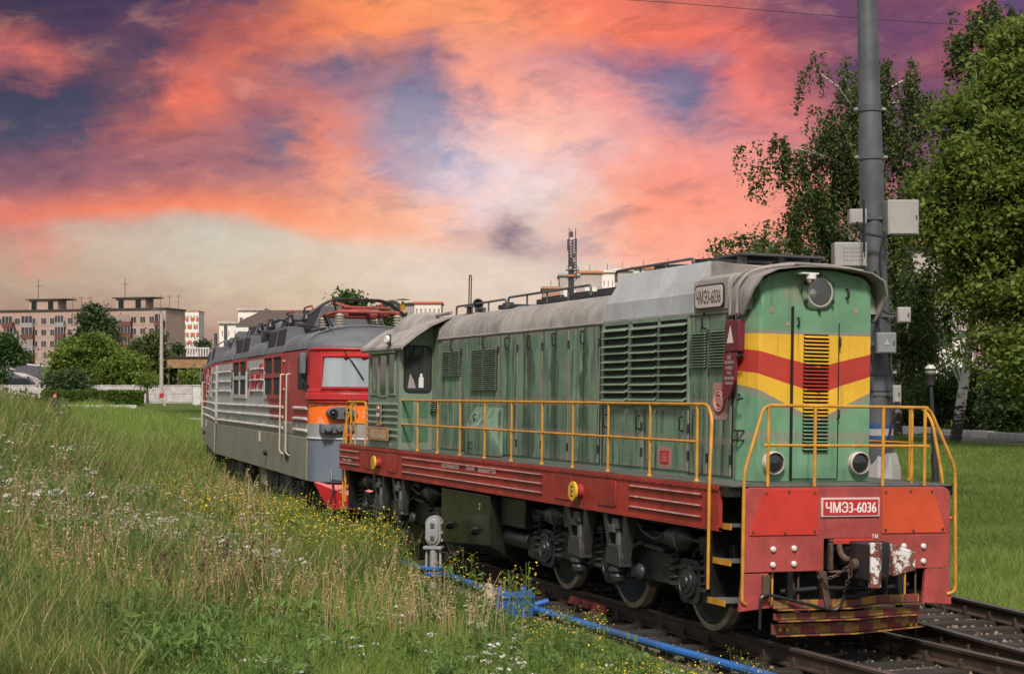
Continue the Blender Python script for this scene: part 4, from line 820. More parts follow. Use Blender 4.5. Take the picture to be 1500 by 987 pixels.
e_ = MB(); e_.box(-1.32, 1.32, 14.875, 14.90, 1.15, 1.60); e_.build('rear_sheet', 'sill red paint', S)

# ---- bogies
paint('hanger grey', (.040, .039, .040), .5, metal=.1, var=.25, streak=.4, dirt=(.02, .02, .02), spots=.4, grime=.4)
def wheelset(par, y, name='wheelset', mats=('black oily metal', 'wheel tread')):
    root = None
    e_ = MB(); e_.cyl((-.95, y, .525), (.95, y, .525), .085, n=12); root = e_.build('axle', mats[0], par)
    for sx in (-1, 1):
        e_ = MB(); e_.lathe([(.10, .09), (.16, .09), (.20, .05), (.40, .04), (.44, .068), (.505, .068), (.524, .062), (.527, -.04), (.56, -.055), (.56, -.07), (.10, -.07)], (sx * .80, y, .525), (sx, 0, 0), 40); w = e_.build('wheel', mats[0], root)
        e_ = MB(); e_.lathe([(.462, .0695), (.462, .072), (.508, .072), (.527, .064), (.529, -.035), (.525, -.035)], (sx * .80, y, .525), (sx, 0, 0), 40, ring=True); e_.build('tyre', mats[1], w)
    return root
def spring(e_, c, h, r=.075, turns=5, wire=.017):
    n = turns * 10; pts = [(c[0] + r * math.cos(2 * PI * k / 10), c[1] + r * math.sin(2 * PI * k / 10), c[2] + h * k / n) for k in range(n + 1)]
    e_.tube(pts, wire, 6)
def bogie(par, yc):
    B = empty('bogie', (0, 0, 0), parent=par)
    axles = (yc - 2, yc, yc + 2)
    for y in axles: wheelset(B, y)
    for sx in (-1, 1):
        xf = sx * 1.04
        e_ = MB()
        for ya, yb in ((yc - 2, yc), (yc, yc + 2)):
            e_.prism([(ya + .10, .30), (ya + .10, .72), (ya + .45, .78), (yb - .45, .78), (yb - .10, .72), (yb - .10, .30), (yb - .45, .44), (ya + .45, .44)], 'x', min(xf, xf + sx * .07), max(xf, xf + sx * .07))
        e_.prism([(yc - 2.75, .36), (yc - 2.75, .60), (yc - 2.1, .76), (yc - 2.1, .30)], 'x', min(xf, xf + sx * .07), max(xf, xf + sx * .07)); e_.prism([(yc + 2.1, .30), (yc + 2.1, .76), (yc + 2.75, .60), (yc + 2.75, .36)], 'x', min(xf, xf + sx * .07), max(xf, xf + sx * .07))
        e_.box(min(xf, xf + sx * .06), max(xf, xf + sx * .06), yc - 2.9, yc + 2.9, .86, 1.0)
        e_.build('bogie_frame', 'dark grey metal', B, bevel=.012, smooth=False)
        for y in axles:
            e_ = MB(); e_.prism(rrect(y - .24, y + .24, .29, .77, .12, 4), 'x', min(sx * 1.06, sx * 1.14), max(sx * 1.06, sx * 1.14)); ab = e_.build('axle_box', 'dark grey metal', B, bevel=.012)
            e_ = MB(); e_.lathe([(.19, 0), (.19, .03), (.165, .04), (.16, .03), (.13, .03), (.125, .045), (.07, .05), (.06, .07), (.001, .07)], (sx * 1.14, y, .53), (sx, 0, 0), 28); e_.build('box_cover', 'dark grey metal', ab)
            for a in range(0, 360, 45):
                q = MB(); q.cyl((sx * 1.165, y + .178 * math.cos(R(a)), .53 + .178 * math.sin(R(a))), (sx * 1.185, y + .178 * math.cos(R(a)), .53 + .178 * math.sin(R(a))), .013, n=6); q.build('cover_bolt', 'dark grey metal', ab)
            for dy in (-.36, .36):
                e_ = MB(); spring(e_, (sx * 1.10, y + dy, .50), .40); e_.cyl((sx * 1.10, y + dy, .46), (sx * 1.10, y + dy, .50), .095); e_.cyl((sx * 1.10, y + dy, .90), (sx * 1.10, y + dy, .94), .095); e_.cyl((sx * 1.10, y + dy, .46), (sx * 1.10, y + dy, .90), .03, n=8); e_.build('spring', 'dark grey metal', B)
            # brake blocks
            e_ = MB(); e_.prism([(y - .56, .30), (y - .60, .72), (y - .52, .74), (y - .49, .32)], 'x', min(sx * .74, sx * .90), max(sx * .74, sx * .90)); e_.build('brake_block', 'rusty iron', B)
        # grey hanger legs from the girder with damper blocks
        for y in (yc - .50, yc + .62):
            e_ = MB()
            hg = empty('hanger', parent=B)
            for d0, d1 in ((-.29, -.17), (.27, .17)):
                w = .058; e_ = MB()
                e_.hexa([(sx * 1.20, y + d0 - w, 1.15), (sx * 1.34, y + d0 - w, 1.15), (sx * 1.34, y + d0 + w, 1.15), (sx * 1.20, y + d0 + w, 1.15)], [(sx * 1.22, y + d1 - .035, .60), (sx * 1.30, y + d1 - .035, .60), (sx * 1.30, y + d1 + .035, .60), (sx * 1.22, y + d1 + .035, .60)]); e_.build('hanger_leg', 'hanger grey', hg, smooth=False, bevel=.006)
            e_ = MB(); e_.prism([(y - .20, .66), (y - .16, .80), (y + .14, .80), (y + .19, .70), (y + .19, .58), (y - .20, .55)], 'x', min(sx * 1.20, sx * 1.36), max(sx * 1.20, sx * 1.36)); e_.build('hanger_block', 'hanger grey', hg, bevel=.012, smooth=False)
            e_ = MB(); e_.tube([(sx * 1.28, y - .02, .78), (sx * 1.26, y + .02, 1.02)], .045, 8); e_.box(min(sx * 1.22, sx * 1.33), max(sx * 1.22, sx * 1.33), y - .07, y + .09, .98, 1.10); e_.box(min(sx * 1.25, sx * 1.35), max(sx * 1.25, sx * 1.35), y + .0, y + .14, .93, 1.02); e_.build('hanger_link', 'mid grey metal', hg, bevel=.008)
            e_ = MB(); e_.lathe([(.05, .0), (.11, -.02), (.12, -.06), (.08, -.08), (.10, -.12), (.09, -.17), (.04, -.20), (.03, -.26)], (sx * 1.28, y - .01, .56), (0, 0, 1), 16); e_.build('rubber_mount', 'dark grey metal', hg)
        # brake cylinders and rigging
        for y, dd in ((yc - 1.9, -1), (yc + 1.55, 1)):
            e_ = MB(); e_.lathe([(.001, -.30), (.10, -.28), (.125, -.22), (.13, .0), (.15, .0), (.15, .04), (.13, .05), (.11, .16), (.05, .22), (.025, .24), (.025, .55)], (sx * 1.16, y, .98), (0, -1, 0), 20); bc = e_.build('brake_cylinder', 'dark grey metal', B)
            e_ = MB(); e_.prism([(y - .52, 1.02), (y - .60, .50), (y - .54, .46), (y - .44, 1.04)], 'x', min(sx * 1.14, sx * 1.17), max(sx * 1.14, sx * 1.17)); e_.box(min(sx * 1.13, sx * 1.19), max(sx * 1.13, sx * 1.19), y - .56, y - .42, .92, 1.04); e_.build('brake_lever', 'dark grey metal', B, bevel=.006)
            e_ = MB(); e_.tube([(sx * 1.15, y - .52, .70), (sx * 1.15, y + .5, .64)], .025, 6); e_.build('brake_rod', 'dark grey metal', B)
        e_ = MB(); e_.tube(fillet([(sx * 1.22, yc - 1.62, 1.05), (sx * 1.24, yc - 1.4, .92), (sx * 1.24, yc - 1.0, 1.0), (sx * 1.2, yc - .8, 1.1)], .1), .012, 6); e_.build('air_pipe', 'mid grey metal', B)
        # curved sand-box shield over the wheel
        e_ = MB(); arc = [(yc - 1.02 + .46 * math.cos(R(a)), .50 + .38 * math.sin(R(a))) for a in range(-10, 100, 11)]; arc2 = [(yc - 1.02 + .42 * math.cos(R(a)), .50 + .34 * math.sin(R(a))) for a in range(-10, 100, 11)]
        e_.prism(arc + arc2[::-1], 'x', min(sx * .95, sx * 1.22), max(sx * .95, sx * 1.22)); e_.prism([(yc - 1.05, .86), (yc - 1.50, .84), (yc - 1.52, .80), (yc - 1.05, .82)], 'x', min(sx * .95, sx * 1.22), max(sx * .95, sx * 1.22)); e_.build('wheel_shield', 'dark grey metal', B)
        e_ = MB(); e_.ball((sx * 1.20, yc - .92, .52), .10, 12, 8, (.6, 1, 1)); e_.build('pivot_boss', 'dark grey metal', B)
        e_ = MB(); e_.lathe([(.001, -.14), (.08, -.12), (.09, 0), (.09, .12), (.06, .16), (.02, .18)], (sx * 1.22, yc + 1.05 if sx else 0, 1.0), (0, 0, 1), 14); e_.build('air_reservoir', 'dark grey metal', B)
    e_ = MB(); e_.box(-.75, .75, yc - .5, yc + .5, .35, .95); e_.box(-.70, .70, yc - 1.6, yc - .9, .30, .75); e_.box(-.70, .70, yc + .9, yc + 1.6, .30, .75); e_.build('traction_motor', 'black oily metal', B, bevel=.03)
    return B
bogie(S, 3.29); bogie(S, 11.78)
# fuel tank between the bogies
b = MB(); b.hexa([(-1.33, 6.95, 1.11), (-1.33, 9.05, 1.11), (1.33, 9.05, 1.11), (1.33, 6.95, 1.11)], [(-1.33, 6.95, .42), (-1.33, 9.05, .30), (1.33, 9.05, .30), (1.33, 6.95, .42)])
b.hexa([(-1.325, 6.95, .425), (-1.325, 9.05, .305), (1.325, 9.05, .305), (1.325, 6.95, .425)], [(-.95, 6.98, .20), (-.95, 9.0, .20), (.95, 9.0, .20), (.95, 6.98, .20)])
tk = b.build('fuel_tank', 'tank dark green', S, smooth=False, bevel=.012)
for y in (7.45, 8.55):
    e_ = MB(); e_.tube(fillet([(-1.33, y - .05, .62), (-1.40, y - .04, .62), (-1.40, y + .05, .54), (-1.33, y + .06, .54)], .03), .018, 6); e_.ball((-1.35, y, .60), .05, 8, 6); e_.build('tank_cock', 'dark grey metal', tk)
for y, h in ((7.6, .92), (7.62, .86)): text('tank_lettering', '40', 'cream letters', tk, (-1.3325, y - .25, h + .05), .07, .04, SIDE)
b = MB(); b.box(-1.2, 1.2, 5.95, 6.85, .72, 1.12); b.cyl((-1.05, 6.0, .55), (-1.05, 6.85, .55), .12); b.build('air_tank_rack', 'black oily metal', S, bevel=.02)
# ------------------------------------------------------------------ twin electric locomotive behind
paint('roof slate paint', (.108, .110, .122), .6, var=.16, nscale=1.4, streak=.45, dirt=(.06, .058, .058), spots=.4, grime=.4, spotcol=(.07, .06, .055))
paint('pantograph red', (.30, .052, .045), .6, var=.25, spots=.6, spotcol=(.08, .03, .025), grime=.3)
paint('insulator cream', (.46, .42, .35), .35, var=.12, grime=.25, dirt=(.2, .16, .12))
paint('dark mesh', (.020, .017, .018), .8, var=.3, nscale=30)
paint('rib pale paint', (.47, .43, .41), .55, var=.2, spots=.4, grime=.3)
paint('khaki skirt', (.205, .192, .150), .6, var=.12, nscale=1.2, streak=.6, dirt=(.095, .10, .07), spots=.3, grime=.35)
paint('nose red', (.42, .020, .024), .3, var=.10, streak=.15, spots=.15, spec=.6)
flat('windscreen', (.46, .48, .49), .05, .85, .9)
flat('dark glass', (.03, .035, .035), .03, 0, .9, **{'Coat Weight': 1.0, 'Coat Roughness': .02})
m, t = new_mat('livery paint'); v = coords(t, rand=False); sp = t.n('ShaderNodeSeparateXYZ', {0: v}); Y = sp.outputs[1]; Z = sp.outputs[2]
n1 = t.noise(v, 1.6, 5, .6).outputs[0]; n2 = t.noise(v, 10, 5, .65).outputs[0]
def var2(c, k=.12): return t.mix(t.rng(n1, .3, .7), scl(c, 1 - k), scl(c, 1 + k))
def stp(a, v_, up=True): return t.rng(v_, a - .006, a + .006, 0 if up else 1, 1 if up else 0)
grey = var2((.35, .34, .345)); redc = var2((.30, .024, .024)); orange = var2((.90, .155, .010), .16); blue = var2((.125, .148, .185)); dirty = var2((.205, .185, .145))
side = t.mix(stp(2.10, t.m('ADD', Z, t.m('MULTIPLY', n1, .5))), dirty, grey)
side = t.mix(stp(3.36, Z), side, redc)
bx = t.m('ADD', 6.15, t.m('MULTIPLY', t.m('SUBTRACT', Z, 1.92), .75))
side = t.mix(t.m('MULTIPLY', t.m('LESS_THAN', Y, bx), stp(1.92, Z)), side, redc)
side = t.mix(t.m('MULTIPLY', t.m('MULTIPLY', t.m('GREATER_THAN', Y, 10.2), t.m('LESS_THAN', Y, 12.9)), stp(3.10, Z)), side, redc)
front = t.mix(stp(1.63, Z), blue, var2((.26, .255, .265))); front = t.mix(stp(1.92, Z), front, orange)
front = t.mix(t.m('MULTIPLY', t.rng(t.noise(v, 7, 5, .7).outputs[0], .56, .66), t.m('MULTIPLY', stp(1.92, Z), stp(2.34, Z, False))), front, (.55, .36, .25))
front = t.mix(stp(2.34, Z), front, var2((.42, .020, .024)))
c = t.mix(t.m('LESS_THAN', Y, .98), side, front)
st = t.noise(t.n('ShaderNodeMapping', {0: v, 'Scale': (5, 5, .3)}).outputs[0], 2.4, 5, .66).outputs[0]
c = t.mix(t.m('MULTIPLY', t.m('MULTIPLY', t.rng(st, .48, .78), t.m('GREATER_THAN', Y, .98)), .45), c, (.13, .115, .085))
finish(t, c, t.rng(n2, .2, .8, .38, .58), 0, t.m('ADD', n2, n1), .12, .01, .45)

EW = 1.36
NOSE = [(-EW, 1.0), (-1.33, .74), (-1.24, .54), (-1.05, .36), (-.75, .22), (-.4, .14), (0, .11)]
def electric(name, loc, rz, label, L=16.5):
    E = tag(empty(name, loc, (0, CANT, rz)), label, 'locomotive', 'twin electric locomotive sections')
    E.rotation_euler = (0, CANT if abs(rz) < 1 else -CANT, rz)
    plan = NOSE + [(-x, y) for x, y in NOSE[-2::-1]] + [(EW, L), (-EW, L)]
    e_ = MB(); e_.prism(plan, 'z', 1.62, 3.43); e_.build('body', 'livery paint', E, angle=30)
    # nose: lower apron, belt moulding, red swelling under the windscreen
    nose = NOSE + [(-x, y) for x, y in NOSE[-2::-1]] + [(EW, 1.02), (-EW, 1.02)]
    def grow(pl, k): return [(x * (1 + k / EW), y - k if y < .99 else y) for x, y in pl]
    e_ = MB(); e_.prism(nose, 'z', .75, 1.617); e_.build('apron', 'livery paint', E, angle=30)
    for z0, z1, k, mt in ((1.60, 1.645, .02, 'rib pale paint'), (2.34, 2.40, .05, 'nose red'), (2.40, 2.55, .075, 'nose red'), (2.55, 2.62, .035, 'nose red'), (3.41, 3.455, .03, 'nose red')):
        e_ = MB(); e_.prism(grow(nose, k), 'z', z0, z1); e_.build('nose_moulding', mt, E, bevel=.015, angle=30)
    # roof
    RP = [(EW * math.cos(R(a)) if a < 89 else 0, 3.44 + .52 * math.sin(R(a)) ** .8) for a in (0, 10, 22, 36, 52, 70, 90)]
    prof = [(x, z) for x, z in RP] + [(-x, z) for x, z in RP[-2::-1]]
    vs_ = []; ys = [.112, .14, .22, .36, .54, .74, 1.0, 1.5, 2.2, L]; kz = [.06, .14, .30, .46, .59, .70, .80, .93, 1.0, 1.0]
    kx = [float(np.interp(y, [p[1] for p in NOSE[::-1]], [abs(p[0]) for p in NOSE[::-1]])) / EW * 1.004 for y in ys]; kx[0] = .06
    for y, a, b_ in zip(ys, kx, kz): vs_ += [(x * a, y - .012, 3.457 + (z - 3.44) * b_) for x, z in prof]
    n = len(prof); fs = []
    for k in range(len(ys) - 1): fs += [(k * n + i, k * n + i + 1, (k + 1) * n + i + 1, (k + 1) * n + i) for i in range(n - 1)]
    fs += [tuple(range(n)), tuple(range((len(ys) - 1) * n, len(ys) * n))[::-1]]
    e_ = MB().add(vs_, fs); rf = e_.build('roof', 'roof slate paint', E, angle=50)
    for y in (1.35, 2.1, 4.2, 7.3, 10.05, 13.1, 15.2):
        q = MB(); q.tube([(x * 1.006, y, z + .006) for x, z in prof], .022, 5); q.build('roof_seam', 'roof slate paint', rf)
    # skirt
    for sx in (-1, 1):
        x0, x1 = sorted((sx * (EW - .03), sx * (EW + .022)))
        e_ = MB(); e_.box(x0, x1, 1.02, L - .03, .75, 1.62); sk = e_.build('skirt', 'khaki skirt', E, bevel=.008)
        xs = sx * EW
        # ribs
        for z in (1.76, 2.00, 2.22): 
            for y0, y1 in ((1.10, 2.75), (4.20, L - .15)):
                e_ = MB(); e_.prism([(xs, z - .03), (xs + sx * .045, z - .014), (xs + sx * .045, z + .014), (xs, z + .036)], 'y', y0, y1); e_.build('side_rib', 'rib pale paint', E, smooth=False)
        for z in (2.59, 2.86, 3.13):
            for y0, y1 in ((7.30, 9.60), (13.45, L - .15)):
                e_ = MB(); e_.prism([(xs, z - .025), (xs + sx * .042, z - .013), (xs + sx * .042, z + .013), (xs, z + .032)], 'y', y0, y1); e_.build('side_rib', 'rib pale paint', E, smooth=False)
        for z in (2.62, 2.95, 3.25):
            e_ = MB(); e_.prism([(xs, z - .02), (xs + sx * .03, z), (xs, z + .02)], 'y', 4.06, 4.30); e_.build('side_rib', 'rib pale paint', E, smooth=False)
        # cab door
        e_ = MB(); e_.box(min(xs, xs + sx * .012), max(xs, xs + sx * .012), 2.85, 3.98, 1.66, 3.36); dr = e_.build('cab_door', 'livery paint', E, smooth=False, bevel=.004)
        e_ = MB(); e_.prism(rrect(3.25, 3.55, 2.55, 3.22, .12), 'x', min(xs, xs + sx * .016), max(xs, xs + sx * .016)); e_.build('door_recess', 'nose red', dr, smooth=False)
        for y in (3.25, 4.10):
            e_ = MB(); e_.tube(fillet([(xs, y, 2.95), (xs + sx * .09, y, 2.95), (xs + sx * .09, y, 1.25), (xs + sx * .02, y - .05, 1.18)], .06), .018, 7); e_.build('door_handrail', 'insulator cream', E)
        e_ = MB(); e_.box(min(xs, xs + sx * .05), max(xs, xs + sx * .05), 3.2, 3.6, 1.10, 1.26); e_.build('door_step', 'black', E)
        # cab side window and mirror
        e_ = MB(); e_.box(min(xs, xs + sx * .010), max(xs, xs + sx * .010), 1.22, 2.30, 2.62, 3.28); e_.build('side_window', 'cab interior', E, smooth=False)
        e_ = MB(); e_.box(min(xs + sx * .04, xs + sx * .16), max(xs + sx * .04, xs + sx * .16), 1.05, 1.30, 2.92, 3.36); mb = e_.build('mirror', 'roof slate paint', E, bevel=.03)
        e_ = MB(); e_.tube(fillet([(xs + sx * .1, 1.2, 2.95), (xs + sx * .1, 1.15, 2.80), (xs + sx * .02, 1.0, 2.68)], .05), .014, 6); e_.box(min(xs, xs + sx * .06), max(xs, xs + sx * .06), 1.02, 1.10, 2.55, 2.72); e_.build('mirror_arm', 'black', mb)
        # grilles, running up into roof intakes
        for y0, y1, fm in ((4.35, 7.10, 'nose red'), (10.22, 12.90, 'rib pale paint')):
            e_ = MB(); xg = xs + sx * .03
            def fr(a0, a1, c0, c1): e_.box(min(xs, xg), max(xs, xg), a0, a1, c0, c1)
            ym = (y0 + y1) / 2
            fr(y0, y0 + .10, 2.40, 3.44); fr(y1 - .10, y1, 2.40, 3.44); fr(ym - .09, ym + .09, 2.501, 3.359)
            fr(y0 + .101, y1 - .101, 3.36, 3.44); fr(y0 + .101, y1 - .101, 2.40, 2.50); fr(y0 + .101, ym - .091, 2.89, 2.99); fr(ym + .091, y1 - .101, 2.89, 2.99)
            g = e_.build('grille_frame', 'livery paint', E, smooth=False)
            for a0, a1 in ((y0 + .10, ym - .09), (ym + .09, y1 - .10)):
                for c0, c1 in ((2.50, 2.89), (2.99, 3.36)):
                    q = MB(); q.box(min(xs, xs + sx * .006), max(xs, xs + sx * .006), a0, a1, c0, c1); gm = q.build('grille_mesh', 'dark mesh', g, smooth=False)
                    k_ = MB()
                    for j in range(7): yy = a0 + (a1 - a0) * (j + .5) / 7; k_.box(min(xs + sx * .006, xs + sx * .014), max(xs + sx * .006, xs + sx * .014), yy - .012, yy + .012, c0, c1)
                    k_.build('grille_bars', 'dark grey metal', gm, smooth=False)
            for a0, a1 in ((y0 + .05, ym - .06), (ym + .06, y1 - .05)):
                q = MB(); q.hexa([(xs * .985, a0, 3.44), (xs * .985, a1, 3.44), (sx * .55, a1, 3.44), (sx * .55, a0, 3.44)], [(sx * 1.25, a0, 4.04), (sx * 1.25, a1, 4.04), (sx * .55, a1, 4.0), (sx * .55, a0, 4.0)]); ih = q.build('roof_intake', 'roof slate paint', E, smooth=False, bevel=.012)
                q = MB(); q.hexa([(xs * .985 + sx * .006, a0 + .07, 3.50), (xs * .985 + sx * .006, a1 - .07, 3.50), (sx * 1.275, a1 - .07, 3.98), (sx * 1.275, a0 + .07, 3.98)], [(xs * .93, a0 + .07, 3.50), (xs * .93, a1 - .07, 3.50), (sx * 1.15, a1 - .07, 3.98), (sx * 1.15, a0 + .07, 3.98)]); q.build('intake_mesh', 'dark mesh', ih, smooth=False)
        # portholes
        for y in (9.88, 13.20):
            e_ = MB(); e_.prism([(y + .15 * math.cos(R(a)), 2.92 + .26 * math.sin(R(a))) for a in range(0, 360, 20)], 'x', min(xs, xs + sx * .02), max(xs, xs + sx * .02)); pw = e_.build('porthole', 'dark grey metal', E, smooth=False)
            e_ = MB(); e_.prism([(y + .115 * math.cos(R(a)), 2.92 + .22 * math.sin(R(a))) for a in range(0, 360, 20)], 'x', min(xs, xs + sx * .024), max(xs, xs + sx * .024)); e_.build('pane', 'dark glass', pw, smooth=False)
        # railway company letters in red strokes
        def stroke(pts, w=.030):
            q = MB()
            for (ya, za), (yb, zb) in zip(pts, pts[1:]):
                d = Vector((yb - ya, zb - za)).normalized(); nn = Vector((-d.y, d.x)) * w
                a_, b2 = Vector((ya, za)) - d * w * .6, Vector((yb, zb)) + d * w * .6
                x_ = xs + sx * .031; xi = xs + sx * .001
                q.hexa([(x_, (a_ + nn).x, (a_ + nn).y), (x_, (b2 + nn).x, (b2 + nn).y), (x_, (b2 - nn).x, (b2 - nn).y), (x_, (a_ - nn).x, (a_ - nn).y)], [(xi, (a_ + nn).x, (a_ + nn).y), (xi, (b2 + nn).x, (b2 + nn).y), (xi, (b2 - nn).x, (b2 - nn).y), (xi, (a_ - nn).x, (a_ - nn).y)])
            q.build('company_letter', 'emblem red', E, smooth=False)
        yy = lambda u: 8.43 + sx * u * 1.03          # reading direction differs on the two sides
        stroke([(yy(-.85), 2.51), (yy(-.85), 3.0), (yy(-.40), 3.0), (yy(-.36), 2.86)], .05); stroke([(yy(-.55), 2.69), (yy(-.40), 2.88)], .045)
        stroke([(yy(-.16), 2.69), (yy(.16), 3.02)], .045); stroke([(yy(.30), 2.80), (yy(.52), 3.02)], .045)
        stroke([(yy(.44), 2.86), (yy(.50), 2.70), (yy(.84), 2.70), (yy(.94), 2.86), (yy(.94), 3.20), (yy(.62), 3.20), (yy(.58), 3.13)], .045)
        # small fittings on the skirt
        xk = sx * (EW + .024)
        e_ = MB(); e_.box(min(xk, xk + sx * .02), max(xk, xk + sx * .02), 7.5, 7.72, 1.36, 1.60); e_.build('side_plate', 'insulator cream', sk)
        e_ = MB(); e_.cyl((xk, 6.4, 1.13), (xk + sx * .08, 6.4, 1.13), .06); e_.build('earthing_socket', 'black', sk)
        text('skirt_lettering', '80т', 'insulator cream', sk, (xk + sx * .003, 7.6, 1.08), .25, .09, SIDE if sx < 0 else Matrix(((0, 0, 1), (1, 0, 0), (0, 1, 0))))
    # windscreens
    for sx in (-1, 1):
        pts = [(sx * 1.20, .44), (sx * .95, .28), (sx * .55, .155), (sx * .07, .095)]
        q = MB(); k1 = [(x, y - .03) for x, y in pts]; n = len(pts)
        q.add([(x, y - .03 + (z - 2.67) * .12, z) for z in (2.67, 3.27) for x, y in k1] + [(x, y + .06, z) for z in (2.67, 3.27) for x, y in k1], [(i, i + 1, n + i + 1, n + i) for i in range(n - 1)] + [(2 * n + i, 3 * n + i, 3 * n + i + 1, 2 * n + i + 1) for i in range(n - 1)])
        ws = q.build('windscreen', 'windscreen', E)
        for z in (2.64, 3.29):
            MB().tube([(x, y - .035, z) for x, y in pts], .030, 6).build('screen_frame', 'nose red', ws)
        for x, y in (pts[0], pts[-1]): MB().tube([(x, y - .035, 2.63), (x, y - .035, 3.30)], .030, 6).build('screen_frame', 'nose red', ws)
        q = MB(); q.tube([(sx * .80, .16, 3.38), (sx * .55, .06, 3.02)], .012, 5); q.tube([(sx * .66, .10, 3.20), (sx * .42, .02, 2.82)], .016, 5); q.build('wiper', 'black', ws)
        # lamp cluster
        q = MB(); cx = sx * .86; cy = .20
        el_ = [(cx + (.30 + .05 * math.cos(R(a))) * math.cos(R(a)), 2.14 + .135 * math.sin(R(a))) for a in range(0, 360, 15)]; q.prism(el_, 'y', .10, .45); lc = q.build('lamp_cluster', 'roof slate paint', E, bevel=.02)
        for dx in (-.15, .15): 
            q = MB(); q.lathe([(.085, 0), (.09, .03), (.07, .035), (.06, .01), (.001, .005)], (cx + dx, .10, 2.14), (0, -1, 0), 18); l_ = q.build('lamp', 'rubber', lc); q = MB(); q.ball((cx + dx, .10, 2.14), .05, 10, 6); q.build('lamp_glass', 'lamp lens', l_)
        for dx in (-.24, 0, .24):
            q = MB(); q.lathe([(.09, 0), (.09, .07), (.07, .10), (.001, .11)], (cx + dx, .22 - .07 * dx * sx, 1.84), (0, -1, 0), 16); q.build('multiple_unit_socket', 'roof slate paint', E)
        q = MB(); q.box(min(cx - .36, cx + .36), max(cx - .36, cx + .36), .17, .5, 1.74, 1.92); q.build('socket_shelf', 'roof slate paint', E, bevel=.01)
        q = MB(); q.ball((sx * .70, .10, 1.69), .05, 10, 6); q.build('red_cap', 'emblem red', E)
        # lower front: lever
        q = MB(); q.tube(fillet([(sx * 1.02, .20, .98), (sx * 1.02, .10, .80), (sx * .98, .08, .62), (sx * 1.05, .10, .30)], .05), .02, 6); q.tube([(sx * 1.0, .09, .80), (sx * .4, .0, .74)], .018, 6); q.build('uncoupling_lever', 'dark grey metal', E)
    # red snowplough
    q = MB(); q.add([(-1.30, .55, .745), (1.30, .55, .745), (0, -.05, .745), (-1.02, .42, .22), (1.02, .42, .22), (0, -.35, .22), (-1.25, .95, .745), (1.25, .95, .745), (-1.0, .95, .22), (1.0, .95, .22)], [(0, 2, 5, 3), (2, 1, 4, 5), (0, 3, 8, 6), (1, 7, 9, 4), (0, 6, 7, 1, 2), (3, 5, 4, 9, 8), (6, 8, 9, 7)]); q.build('snowplough', 'nose red', E, smooth=False)
    coupler(E, .1, -1)
    # roof equipment: vent boxes, pantograph, insulators, cylinders, pipes
    for y0, y1 in ((7.45, 8.75), (3.55, 4.85), (13.4, 14.5)):
        q = MB(); q.hexa([(-.92, y0, 3.75), (.92, y0, 3.75), (.92, y1, 3.75), (-.92, y1, 3.75)], [(-.62, y0, 4.48), (.62, y0, 4.48), (.62, y1, 4.48), (-.62, y1, 4.48)]); vb = q.build('vent_box', 'roof slate paint', E, smooth=False, bevel=.012)
        for sx in (-1, 1):
            q = MB(); q.hexa([(sx * .895, y0 + .08, 3.86), (sx * .895, y1 - .08, 3.86), (sx * .66, y1 - .08, 4.42), (sx * .66, y0 + .08, 4.42)], [(sx * .84, y0 + .08, 3.86), (sx * .84, y1 - .08, 3.86), (sx * .61, y1 - .08, 4.42), (sx * .61, y0 + .08, 4.42)]); q.build('vent_mesh', 'dark mesh', vb, smooth=False)
    def insul(x, y, z0, z1, r=.10):
        q = MB(); pr = [(r * .55, 0)]; k = 5; h = (z1 - z0)
        for i in range(k): pr += [(r, h * (i + .15) / k), (r, h * (i + .35) / k), (r * .6, h * (i + .5) / k), (r * .6, h * (i + .95) / k)]
        pr += [(r * .7, h), (.01, h)]; q.lathe(pr, (x, y, z0), (0, 0, 1), 16); o = q.build('insulator', 'insulator cream', E)
        q = MB(); q.cyl((x, y, z0 - .12), (x, y, z0), r * 1.2, r * .8, 12); q.build('insulator_foot', 'roof slate paint', o)
    PY = 2.75
    for x in (-.62, .62):
        for y in (PY - 1.15, PY + .75): insul(x, y, 3.94, 4.22)
    for x, y in ((-.45, 6.2), (.1, 6.0), (-.55, 9.4), (.3, 9.2), (-.5, 11.0)): insul(x, y, 3.98, 4.28, .085)
    q = MB(); q.box(-.85, .85, PY - 1.2, PY + .85, 3.86, 3.94); q.build('pantograph_base', 'roof slate paint', E, bevel=.02)
    P_ = MB()
    for x in (-.62, .62): P_.tube([(x, PY - 1.2, 4.25), (x, PY + .85, 4.25)], .035, 6)
    for y in (PY - 1.15, PY, PY + .8): P_.tube([(-.66, y, 4.26), (.66, y, 4.26)], .038, 6)
    P_.box(-.22, .22, PY - .3, PY + .3, 4.27, 4.40); P_.box(-.40, -.28, PY - .55, PY - .2, 4.27, 4.42)
    pan = P_.build('pantograph', 'pantograph red', E, bevel=.01)
    P_ = MB()
    for sx in (-1, 1): P_.tube([(sx * .60, PY + .75, 4.28), (sx * .32, PY - 1.0, 4.36), (sx * .55, PY + .10, 4.52)], .026, 6); P_.tube([(sx * .60, PY - 1.1, 4.28), (sx * .30, PY + .9, 4.34), (sx * .55, PY - .10, 4.52)], .026, 6)
    P_.tube([(-.5, PY - 1.0, 4.36), (.5, PY - 1.0, 4.36)], .026, 6); P_.build('pantograph_arm', 'pantograph red', pan)
    for dy in (-.14, .14):
        P_ = MB(); P_.tube(fillet([(-1.08, PY + dy, 4.22), (-.62, PY + dy, 4.58), (.62, PY + dy, 4.58), (1.08, PY + dy, 4.22)], .25, 6), .026, 6); P_.build('contact_bow', 'dark grey metal', pan)
